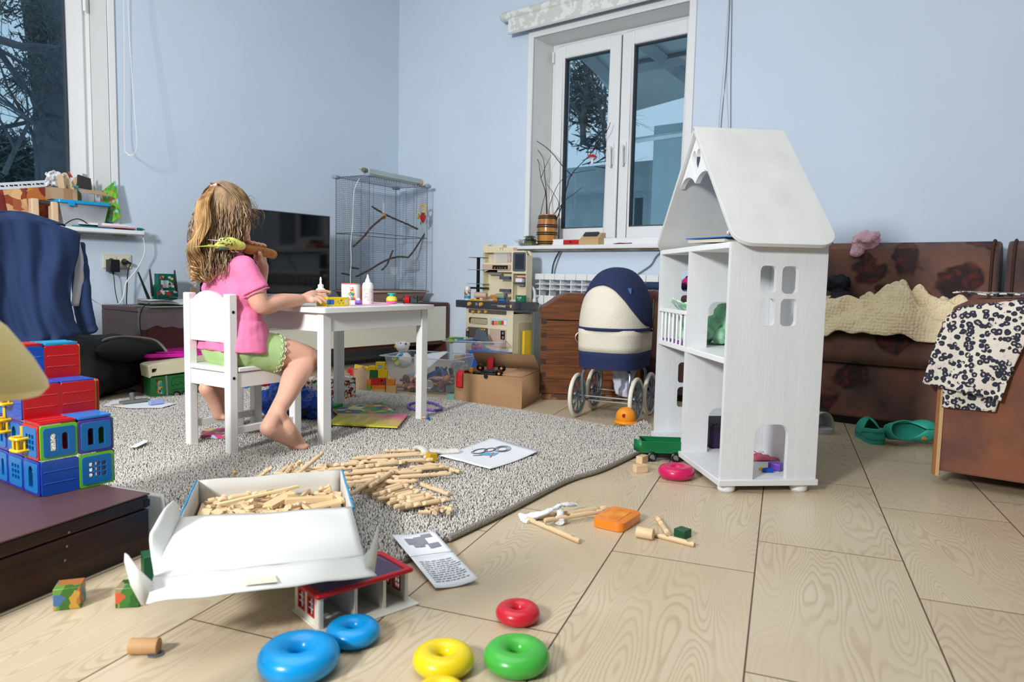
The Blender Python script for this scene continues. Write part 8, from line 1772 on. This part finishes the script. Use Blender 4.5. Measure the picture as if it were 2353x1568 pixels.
q = MB(); q.tube([at_(.38,.62),at_(.50,.55),at_(.56,.50)],.003,4,flat=.3); q.W('orange_mark',IO,t); q = MB(); q.tube([at_(.28,.38),at_(.38,.46)],.003,4,flat=.3); q.W('pencil_mark',INK,t)
t,at_ = sheet('instruction_leaflet','white printed instruction leaflet with grey building picture on the floor by the rug',((900,1233,.026),(996,1222,.024),(1098,1340,.003),(1000,1356,.003)),None)
PG = mat('print_mid_grey',(136,140,150),.8)
for (u0,u1,v0,v1) in ((.2,.45,.10,.22),(.42,.66,.08,.24),(.3,.55,.2,.28),(.62,.86,.05,.12),(.62,.88,.24,.33)): q = MB(); q.add([at_(u0,v0),at_(u1,v0),at_(u1,v1),at_(u0,v1)],[(0,1,2,3)]); q.W('printed_building',PG,t)
q = MB(); q.tube([at_(.0,.47),at_(1,.47)],.0006,4); q.W('fold_line',PG,t)
q = MB(); rr2 = random.Random(5)
for j in range(11):
    u = .12
    while u < .86: w = rr2.uniform(.03,.14); q.add([at_(u,.55+.035*j),at_(u+w,.55+.035*j),at_(u+w,.562+.035*j),at_(u,.562+.035*j)],[(0,1,2,3)]); u += w+rr2.uniform(.012,.03)
q.W('printed_lines',mat('print_text_grey',(150,154,162),.8),t)
# green wagon
c = Z(1510,1062); wa = VA-pi/2-.05; t = thing('toy_wagon','dark green plastic toy wagon with black wheels beside the doll\'s house','toy wagon',c,wa)
WGm = mat('wagon_green',(14,116,66),.4); zt1 = fc(1510,1015,c).z; zb1 = fc(1510,1042,c).z
q = MB(); x0,x1 = (fc(1480,1040,c)-c).dot(RGT),(fc(1575,1040,c)-c).dot(RGT)
q.box(-.052,.086,0,.075,zb1,zb1+.004)
for (a,b,c1,d1) in ((-.052,.086,0,.003),(-.052,.086,.072,.075),(-.052,-.049,.003,.072),(.083,.086,.003,.072)): q.box(a,b,c1,d1,zb1+.004,zt1)
q.build('tray',WGm,t)
for j in range(6): q = MB(); z = zb1+.007+j*(zt1-zb1-.01)/6; q.box(-.048,.082,-.0015,.0,z,z+.0025); q.build('rib',WGm,t)
q = MB(); q.box(-.054,.088,-.002,.077,zt1-.004,zt1); q = MB(); q.prism([(-.054,-.002),(.088,-.002),(.088,.077),(-.054,.077)],zt1-.004,zt1,holes=[[(-.048,.004),(.082,.004),(.082,.071),(-.048,.071)]]); q.build('rim',WGm,t)
q = MB(); q.add([(-.052,0,zb1),(-.075,.030,zb1+.002),(-.075,.030,zt1+.001),(-.052,0,zt1)],[(0,1,2,3)]); q.build('open_side',WGm,t,solid=.003)
q = MB(); q.box(-.02,.06,.01,.065,zb1-.018,zb1-.0005); q.build('chassis',BLACK,t,bev=.003)
for x in (-.018,.060):
    for y in (.002,.062): q = MB(); q.torus((0,0,0),.0115,.006,20,8,T=TR((x,y,.0175))@M.Rotation(pi/2,4,'X'),fz=1.2); w_ = q.build('wheel',BLACK,t); q = MB(); q.cyl((x,y-.006,.0175),(x,y+.006,.0175),.008,n=14); q.build('hub',GY,w_)
# rings
def ring(x,y,rpx,m,lb,tilt=(0,0),z=0):
    p = Z(x,y,0); R_ = rpx*(p-EYEP).dot(CF)/FOC; p2 = Z(x,y,R_*.36); q = MB(); q.torus((0,0,R_*.36),R_*.60,R_*.40,48,20,fz=.9); o = q.build('stacking_ring',m); o.location = (p2.x,p2.y,z); o.rotation_euler = (tilt[0],tilt[1],0); return tag(o,lb,'stacking ring')
ring(687,1510,89,mat('ring_blue',(0,156,230),.3,var=.0,coat=.2),'largest blue stacking ring at the bottom of the picture'); ring(811,1452,60,MATS['ring_blue'],'smaller blue stacking ring touching the large one')
ring(1019,1515,69,mat('ring_yellow',(238,212,20),.3,var=0,coat=.2),'yellow stacking ring lying flat left of the green one'); ring(1187,1508,74,mat('ring_green',(70,180,66),.3,var=0,coat=.2),'green stacking ring in the foreground'); ring(1190,1408,50,mat('ring_red',(206,30,50),.3,var=0,coat=.2),'red stacking ring behind the green and yellow ones'); ring(1012,1595,58,MATS['ring_yellow'],'yellow stacking ring cut off by the bottom edge of the picture')
ring(1554,1084,40,mat('ring_magenta',(206,20,92),.3,var=0,coat=.2),'magenta stacking ring in front of the green wagon')
# ================================================================ OPEN BOX WITH WOODEN PIECES
bz0,bzt = RZ_+.001,.105
TL,TR_,BR_,BL_ = Z(455,1105,bzt),Z(783,1080,bzt),Z(808,1167,bzt),Z(415,1193,bzt)
WB = mat('grey_white_card',(206,204,196),.75,var=.02,vs=10); BLB = mat('blue_box_print',(40,150,206),.5); WI = mat('white_box_lining',(228,229,225),.6,var=.015,vs=6)
t = thing('open_box','open white-lined box with blue edges full of wooden pieces, lid folded forward','box',((TL+BR_)/2).to_2d().to_3d()+V((0,0,bz0)))
def dn(p,k=.0): c = (TL+TR_+BR_+BL_)/4; r = p.lerp(c,k); r.z = bz0; return r
for nm,a,b in (('back_wall',TL,TR_),('right_wall',TR_,BR_),('front_wall',BR_,BL_),('left_wall',BL_,TL)):
    q = MB(); n = 16; q.grid(lambda u,v: a.lerp(b,u).lerp(dn(a).lerp(dn(b),u),v)+V((0,0,(.003*nz(u*4,1) if v == 0 else 0))),n,4); o = q.W(nm,WB,t,solid=.003)
    if nm in ('right_wall','left_wall'):
        nrm = (b-a).cross(V((0,0,1))).normalized()*.0032; c = (TL+TR_+BR_+BL_)/4
        if nrm.dot(a-c) < 0: nrm = -nrm
        q = MB(); q.grid(lambda u,v: a.lerp(b,u).lerp(dn(a).lerp(dn(b),u),v)+nrm+V((0,0,.003 if v == 0 else 0)),n,4); q.W('blue_cover',BLB,o,solid=.003)
q = MB(); q.add([dn(TL),dn(TR_),dn(BR_),dn(BL_)],[(0,1,2,3)]); q.W('bottom',WB,t,solid=.002)
FL,FR = Z(352,1331,.118),Z(836,1280,.104)
q = MB(); q.grid(lambda u,v: BL_.lerp(BR_,u).lerp(FL.lerp(FR,u),v)+V((0,0,.006*sin(v*pi)*sin(u*pi)+.004*nz(u*3,v*2)+.002)),24,16); q.W('lid_panel',WI,t,solid=.002)
F2,G2 = Z(336,1391,.104),Z(866,1326,.090)
q = MB(); q.grid(lambda u,v: FL.lerp(FR,u).lerp(F2.lerp(G2,u),v)+V((0,0,.002+.003*nz(u*6,v,4)+(-.0035*sin(v*3.1))*1)),30,6); fl = q.W('front_flap',WI,t,solid=.002)
q = MB(); q.add([Z(564,1330,.1075),Z(632,1322,.1065),Z(638,1338,.1045),Z(562,1346,.1055)],[(0,1,2,3)]); q.W('paper_label',mat('cream_sticker',(226,222,200),.6),fl)
def flap(name,edge,outline,m=WI):   # upright torn flap rising from an edge
    pts = [fc(x,y,edge) for (x,y) in outline]; q = MB(); q.add(pts,[tuple(range(len(pts)))]); return q.W(name,m,t,solid=.002)
flap('left_ear',F2.lerp(FL,.5),((325,1391),(300,1345),(286,1290),(287,1272),(294,1276),(320,1310),(352,1340),(340,1391)))
flap('right_ear',G2.lerp(FR,.5),((836,1278),(850,1262),(868,1207),(871,1215),(868,1262),(860,1324),(842,1322)))
q = MB(); n = 14; ol_ = [(0,0),(.08,30),(.2,48),(.45,70),(.7,62),(.85,30),(.97,4),(1,0)]
def sidef(u,v):
    e = BL_.lerp(FL,u)
    for (a,h),(b,g) in zip(ol_,ol_[1:]):
        if u <= b: hh_ = h+(g-h)*(u-a)/(b-a); break
    return e+V((0,0,hh_*.00082*v*1.0))-RGT*(.012*v*min(1,hh_/40))
top_ = [(398,1150),(375,1172),(352,1212),(342,1230),(347,1280),(352,1310),(356,1331)]
q.grid(lambda u,v: BL_.lerp(FL,u).lerp(fc(*lerpl([(408,1160)]+top_,u),BL_.lerp(FL,min(1,u))),v),16,6); q.W('left_flap',WI,t,solid=.002)
# contents
c4 = (TL,TR_,BR_,BL_); cz = .058
def inb(u,v,z): p = TL.lerp(TR_,u).lerp(BL_.lerp(BR_,u),v); cc_ = (TL+TR_+BR_+BL_)/4; p = cc_+(p-cc_)*.93; p.z = z; return p
PWD = mat('pale_plywood_piece',(222,192,146),.55,var=.06,vs=7,stretch=(5,1,1))
def plank(x0,y0,x1,y1,w,th,z0,z1,lb,m=None,grp=None):
    a,b = Z(x0,y0,z0),Z(x1,y1,z1); q = MB(); q.cbox((0,0,0),((b-a).length,w,th)); o = q.build('wooden_piece',m or PWD,bev=.0012); f_ = frame((a+b)/2,b-a); o.matrix_world = f_; return tag(o,lb,'wooden piece',grp)
plank(500,1160,686,1118,.010,.006,.088,.096,'long thin pale square stick lying on top in the open box',mat('pale_strip',(236,212,160),.55))
ps_l = put_stick(Z(478,1152,.080),Z(592,1134,.082),'r','round notched stick behind the pale strip in the open box',None,.3)
plank(615,1165,672,1134,.030,.010,.072,.086,'flat notched plywood piece in the middle of the open box'); plank(655,1152,765,1146,.016,.014,.078,.078,'thick plain bar at the right middle of the open box'); plank(690,1172,782,1152,.028,.006,.070,.076,'flat tapering board at the front right of the open box')
plank(468,1188,478,1172,.022,.008,.074,.082,'small upright flat piece at the front left of the open box'); plank(530,1178,552,1176,.020,.012,.072,.078,'chunky little block at the left of the open box'); plank(640,1176,690,1172,.022,.008,.066,.068,'comb-toothed flat piece at the front of the open box')
plank(655,1178,664,1163,.014,.008,.07,.08,'little square peg standing at the front of the open box'); put_stick(Z(560,1160,.085),Z(575,1176,.078),'r','short stick lying toward the viewer in the open box'); put_stick(Z(775,1140,.08),Z(788,1152,.078),'r','short stick in the right back corner of the open box')
for k in range(46):
    u,v = rndp.uniform(.05,.95),rndp.uniform(.1,.92); z = .050+.028*rndp.random()+.008*sin(u*3.1); p = inb(u,v,z); an = rndp.uniform(0,3.14); L_ = rndp.choice((.03,.04,.06,.08)); d = V((cos(an),sin(an),rndp.uniform(-.2,.2)))*L_/2
    if k % 2: put_stick(p-d,p+d,'r','short wooden piece in the jumble inside the open box','wooden pieces inside the open box')
    else:
        q = MB(); q.cbox((0,0,0),(L_*.8,rndp.uniform(.012,.024),.008)); o = q.build('wooden_piece',PWD,bev=.001); o.location = p; o.rotation_euler = (rndp.uniform(-.5,.5),rndp.uniform(-.4,.4),an); tag(o,'short wooden piece in the jumble inside the open box','wooden piece','wooden pieces inside the open box')
q = MB(); cc_ = (TL+TR_+BR_+BL_)/4; q.add([cc_+(V((p.x,p.y,0))-V((cc_.x,cc_.y,0)))*.95+V((0,0,.052-cc_.z)) for p in c4],[(0,1,2,3)]); 
for k in range(150): T_ = TR(inb(rndp.uniform(.04,.96),rndp.uniform(.05,.95),rndp.uniform(.03,.052)))@rotm(rndp.random()*3,rndp.random()*.6,rndp.random()*3); q.cbox((0,0,0),(.035,.012,.010),T=T_)
tag(q.build('wooden_bits',BW),'layer of small wooden bits deep inside the open box','wooden bits',kind='stuff')
# ================================================================ TOY HOUSE WITH RED ROOF
HP0,HP1,HP2 = Z(735,1452),Z(628,1428),Z(950,1380); t = thing('toy_house','white toy house with red-rimmed purple roof and open front under the box lid','toy house',HP0)
u_ = (HP2-HP0).normalized(); w_ = (HP1-HP0); w_ = (w_-u_*w_.dot(u_)).normalized(); LU,LW2 = (HP2-HP0).length*.93,(HP1-HP0).length; HH = .058
Th = M((u_,w_,V((0,0,1)))).transposed().to_4x4(); Th.translation = HP0
CW_ = mat('cream_white_plastic',(228,226,214),.4,var=.01); RR = mat('toy_roof_red',(196,24,40),.35); PU = mat('slate_purple',(84,74,106),.5)
q = MB(); q.box(-.004,LU+.012,-.022,LW2+.004,0,.003,T=Th); q.W('base',CW_,t,bev=.001)
wl_ = [rrect(.020,.030,.001,1,cx=LW2*.34,cy=.033),rrect(.020,.030,.001,1,cx=LW2*.72,cy=.033)]
for x in (0.0,LU-.003):
    q = MB(); q.prism([(0,.003),(LW2,.003),(LW2,HH),(0,HH)],0,.003,T=Th@M(((0,0,1,x),(1,0,0,0),(0,1,0,0),(0,0,0,1))),holes=wl_); wv = q.W('end_wall',CW_,t)
    for cx_ in (LW2*.34,LW2*.72):
        q = MB(); q.prism(rrect(.026,.036,.001,1,cx=cx_,cy=.033),-.001,.004,T=Th@M(((0,0,1,x),(1,0,0,0),(0,1,0,0),(0,0,0,1))),holes=[rrect(.019,.029,.001,1,cx=cx_,cy=.033)]); wf = q.W('window_frame',RR,wv)
        q = MB(); q.box(x+.0005,x+.0025,cx_-.001,cx_+.001,.018,.048,T=Th)
        for z in (.027,.037): q.box(x+.0005,x+.0025,cx_-.0095,cx_+.0095,z,z+.002,T=Th)
        q.W('glazing_bar',PAPER,wf if False else wv)
for x in (LU*.37,LU*.70): q = MB(); q.box(x,x+.003,.002,LW2-.003,.003,HH,T=Th); q.W('partition',CW_,t)
for x in (0,LU*.37,LU*.70,LU-.006): q = MB(); q.box(x,x+.006,-.001,.0045,.003,HH,T=Th); q.W('post',CW_,t)
q = MB(); q.box(0.003,LU-.003,LW2-.003,LW2,.003,HH,T=Th); q.W('back_wall',CW_,t)
RS = .035
q = MB(); ro = [(-.008,-.008),(LU+.008,-.008),(LU+.008,LW2+.008),(-.008,LW2+.008)]; ri = [(.004,.004),(LU-.004,.004),(LU-.004,LW2-.004),(.004,LW2-.004)]
q.prism(ro,HH,HH+.008,T=Th,holes=[ri]); q.W('red_rim',RR,t,bev=.003)
q = MB(); zr = HH+.004; q.add([Th@V((p[0],p[1],zr)) for p in ri]+[Th@V((.04,LW2/2,zr+.020)),Th@V((LU-.04,LW2/2,zr+.020))],[(0,1,5,4),(1,2,5),(2,3,4,5),(3,0,4),(3,2,1,0)]); q.W('roof',PU,t,smooth=False)
# ================================================================ DARK CHEST, TILE TOWER, FOREGROUND LEFT
DC = mat('dark_red_brown_wood',(66,32,22),.45,col2=(40,18,14),cfac=(.35,.65),vs=5,stretch=(1,1,9),bump=.1,bs=10); DCT = mat('dark_top_board',(92,62,64),.4,var=.06,vs=4,stretch=(.5,5,1))
ch = .128; K2 = Z(345,1267); K3 = Z(0,1412); u_ = (K3-K2).normalized(); n_ = V((-u_.y,u_.x,0)); n_ = n_ if n_.dot(FWD) > 0 else -n_
t = thing('dark_wooden_chest','low dark red-brown wooden chest carrying the magnetic tile tower','chest',K2+u_*.35+n_*.2)
Tc = M((u_,n_,V((0,0,1)))).transposed().to_4x4(); Tc.translation = K2; cdp = .50
q = MB(); q.box(0,.85,0,cdp,0,ch*.74,T=Tc); q.W('body',DC,t,bev=.004)
q = MB(); q.box(0,.85,0,cdp,ch*.755,ch-.004,T=Tc); q.W('lid_frame',DC,t,bev=.004)
q = MB(); q.box(-.002,.852,-.002,cdp+.002,ch-.0035,ch,T=Tc); q.W('lid_top',DCT,t,bev=.0015)
q = MB(); q.box(-.0012,.012,-.0012,.012,ch*.78,ch*.9,T=Tc); q.W('corner_joint',mat('darker_joint',(34,16,12),.5),t)
for (x,z) in ((.19,ch*.60),(.195,ch*.40),(.185,ch*.80)): q = MB(); q.ell((0,0,0),(.0025,.001,.0025),8,T=Tc@TR(x,-.0006,z)); q.W('nail_spot',mat('pale_nail',(150,140,140),.4),t)
# clear lid leaning behind chest
P_ = [Z(270,1087,.10),Z(360,1092,.105),fc(368,1180,Z(368,1230)),fc(300,1200,Z(300,1230))]
Lr = Tc@V((-.006,.02,0)); P_ = [Tc@V((-.008,.45,.125)),Tc@V((-.030,-.01,.118)),Tc@V((-.036,-.012,.0)),Tc@V((-.012,.45,.0))]
t = thing('plastic_sheet','frosted clear plastic lid leaning behind the dark chest corner','lid',(P_[2]+P_[3])/2); q = MB(); q.add(P_,[(0,1,2,3)]); q.W('panel',clear_mat('frosted_lid',col=(214,216,214),a=.35,rough=.3),t,solid=.004)
# magnetic tile tower
tz = ch+.001; K = Z(95,1143,tz); Kr = Z(262,1107,tz); ux = (Kr-K); TS = ux.length/2; ux.normalize(); uy = V((-ux.y,ux.x,0)); uy = uy if uy.dot(FWD) > 0 else -uy
t = thing('tile_tower','tower of red, blue and green magnetic tiles on the dark chest','toy building',K)
CC = {k: mat('tile_'+k,v,.25,var=.02,coat=.3) for k,v in dict(blue=(4,74,176),lblue=(20,120,206),red=(192,14,26),green=(104,196,40),purple=(74,50,150),orange=(236,150,20),navy=(10,40,150),cyan=(24,150,200),yellow=(246,196,16)).items()}
CC['tblue'] = mat('tile_window_blue',(8,108,176),.3)
def tile(o,du,dv,frame_c,inner_c=None,style='solid',wf=1.0,hf=1.0):
    """square tile from corner o spanned by du and dv"""
    du,dv = V(du),V(dv); nn = du.cross(dv).normalized(); lu,lv = du.length,dv.length; Tt = M((du.normalized(),dv.normalized(),nn)).transposed().to_4x4(); Tt.translation = o; s = min(lu,lv)
    out = rrect(lu*.985,lv*.985,s*.07,4,lu/2,lv/2); q = MB()
    if style == 'solid':
        q.prism(out,-.0025,.0025,T=Tt); p = q.W('tile_panel',CC[frame_c],t,bev=.001)
        if lv > s*.8:
            q = MB()
            for k in (1,2): q.tube([Tt@V((lu*(.06+.88*i/12),lv*k/3+.0014*abs(sin(i*pi/2*1.0)),.0022)) for i in range(13)],.0013,5)
            q.W('ridge',CC[frame_c],p)
        return
    q.prism(out,-.0025,.0025,T=Tt,holes=[rrect(lu*.80,lv*.80,s*.05,3,lu/2,lv/2)]); p = q.W('tile_frame',CC[frame_c],t,bev=.001)
    ins = rrect(lu*.84,lv*.84,s*.08,4,lu/2,lv/2)
    if style == 'arch': hs_ = [[(lu*c_-lu*.085,lv*.24),(lu*c_+lu*.085,lv*.24)]+[(lu*c_+lu*.085*cos(a),lv*.66+lu*.085*sin(a)) for a in [pi*k/8 for k in range(9)]] for c_ in (.35,.65)]
    elif style == 'door': hs_ = [[(lu*.36,lv*.2),(lu*.64,lv*.2)]+[(lu*.5+lu*.14*cos(a),lv*.62+lu*.2*sin(a)) for a in [pi*k/8 for k in range(9)]]]
    else: hs_ = [rrect(lu*.13,lv*.12,s*.01,1,lu*(.34+.18*i),lv*(.34+.16*j)) for i in range(3) for j in range(3)]
    q = MB(); q.prism(ins,-.004,.004,T=Tt,holes=hs_); q.W('window_insert',CC[inner_c or 'tblue'],p,bev=.001)
zU = V((0,0,TS)); X_,Y_ = ux*TS,uy*TS
# level 1
tile(K,X_,zU,'blue'); tile(K+X_,X_,zU,'green','tblue','grid'); tile(K+X_*2,Y_,zU,'purple')
for k,st in enumerate(('door','grid','arch','door')): tile(K+Y_*(k+1),-Y_,zU,'navy','tblue',st)
o2 = K+zU+V((0,0,.001))
tile(o2,X_,zU,'green','tblue','arch'); tile(o2+X_,X_,zU,'purple','tblue','arch'); tile(o2+X_*2,Y_,zU,'green'); tile(o2+Y_,-Y_,zU,'red','tblue','grid'); tile(o2+Y_*2,-Y_,zU,'purple','tblue','door'); tile(o2+Y_*3,-Y_,zU,'purple','tblue','arch')
tile(o2+Y_+X_*1,X_*1,zU,'red')
tile(o2+zU+V((0,0,.003)),X_,Y_,'red'); tile(o2+X_+zU+V((0,0,.004)),X_,Y_,'lblue')
o3 = o2+zU+Y_*.98+V((0,0,.002)); tile(o3,X_,zU,'red'); tile(o3+X_,X_,zU,'red'); tile(o3+X_*2,Y_,zU,'green'); tile(o3+X_*2+ux*.006,Y_,zU,'red'); tile(o3+Y_,-Y_,zU,'blue'); tile(o3+zU,X_,Y_,'blue'); tile(o3+zU+X_,X_,Y_,'blue'); tile(o3+Y_*2,-Y_,zU,'navy','tblue','arch')
o4 = o3+zU+Y_*.98+V((0,0,.002)); tile(o4,X_,zU,'blue'); tile(o4+X_,X_,zU,'red'); tile(o4+X_*2,Y_,zU,'orange'); tile(o4+Y_,-Y_,zU,'orange'); tile(o4+zU+V((0,0,.003)),X_,Y_,'red'); tile(o4+zU+X_+V((0,0,.003)),X_,Y_,'cyan')
for (oo) in (o2+Y_*.98+V((0,0,TS*.25)),o2+Y_*2.1+V((0,0,TS*.65)),o3+Y_*.95+V((0,0,TS*.45)),o3+Y_*1.0+V((0,0,TS*.95))):
    q = MB(); s = TS*.4; a = oo-ux*.003
    for z in (0,s*.85): q.tube(smoothpath([a+V((0,0,z)),a-ux*s*.7+V((0,0,z)),a-ux*s*.8-uy*s*.45+V((0,0,z)),a-ux*s*.65-uy*s*.95+V((0,0,z)),a-uy*s*1.0+V((0,0,z))],5),.0035,8)
    for k in range(5): f = k/4; p = a-ux*s*.76*sin(pi*(.1+.8*f))-uy*s*(.02+.96*f); q.tube([p,p+V((0,0,s*.85))],.0025,6)
    q.tube([a+V((0,0,0)),a+V((0,0,s*1.6))],.0035,6); q.W('yellow_balcony',CC['yellow'],t)
# puzzle cubes
for (x,y,s,an,lb,cols) in ((145,1402,.043,.35,'puzzle cube with yellow and green pictures on the tiles before the dark chest',[(196,150,60),(60,110,40),(100,150,60),(70,110,160),(170,110,60)]),(288,1398,.040,.15,'puzzle cube with green leaf picture under the box lid corner',[(40,96,34),(60,120,44),(150,140,100),(206,90,50),(30,84,30)])):
    a = Z(x,y)+FWD*.02; o = hx((a.x,a.y),(s,s,s*.92),VA-pi/2+an,'puzzle_cube',lb,'puzzle cube',pict('cube%d' % x,cols,55)); 
a = Z(330,1350)+FWD*.05; hx((a.x,a.y),(.04,.05,.05),VA+.6,'green_block','dark green block half hidden under the box lid beside the chest','wooden block',MATS['forest_green'])
# pale yellow toy of unclear kind at the left edge, shaped like a lamp
c = onY(10,960,.98); c = V((.150,.93,0)); YL = mat('pale_yellow_plastic',(226,206,132),.35,var=.02)
t = thing('yellow_toy','pale yellow rounded plastic toy at the left edge very close to the viewer','toy',c)
q = MB(); a0 = fc(-70,745,V((.27,.93,0))); q.tube(smoothpath([c+V((0,0,0)),c+V((0,0,.25)),c+V((.01,0,.42)),c+V((.03,0,.46))],5),.018,14); q.W('stem',YL,t)
q = MB(); q.lathe([(.07,0),(.075,.01),(.03,.03),(.018,.05)],24,TR(c)); q.W('base',YL,t)
hd0 = fc(-60,790,V((.20,.93,0))); 
q = MB(); q.lathe([(.010,.082),(.03,.077),(.055,.058),(.080,.026),(.094,.002),(.096,-.006),(.090,-.014),(.07,-.018),(.03,-.020)],36,TR(fc(-140,872,V((.20,.93,0))))@M.Rotation(.08,4,'Y')); q.W('head',YL,t)
q = MB(); q.box(3.34,3.68,1.66,1.77,.561,.60); tag(q.build('navy_cushion',mat('navy_pad',(36,52,86),.8),bev=.015,seg=4),'flat navy pad on the far sofa armrest behind the doll\'s pram','cushion')
clump('magenta_cloth','small crumpled magenta and black cloth on the sofa behind the doll\'s house','cloth',V((3.50,1.57,.60)),(.05,.05,.035),mat('magenta_cotton',(190,30,120),.8,col2=(40,20,50),cfac=(.5,.56),vs=30),10,6,(.01,.03),.006)
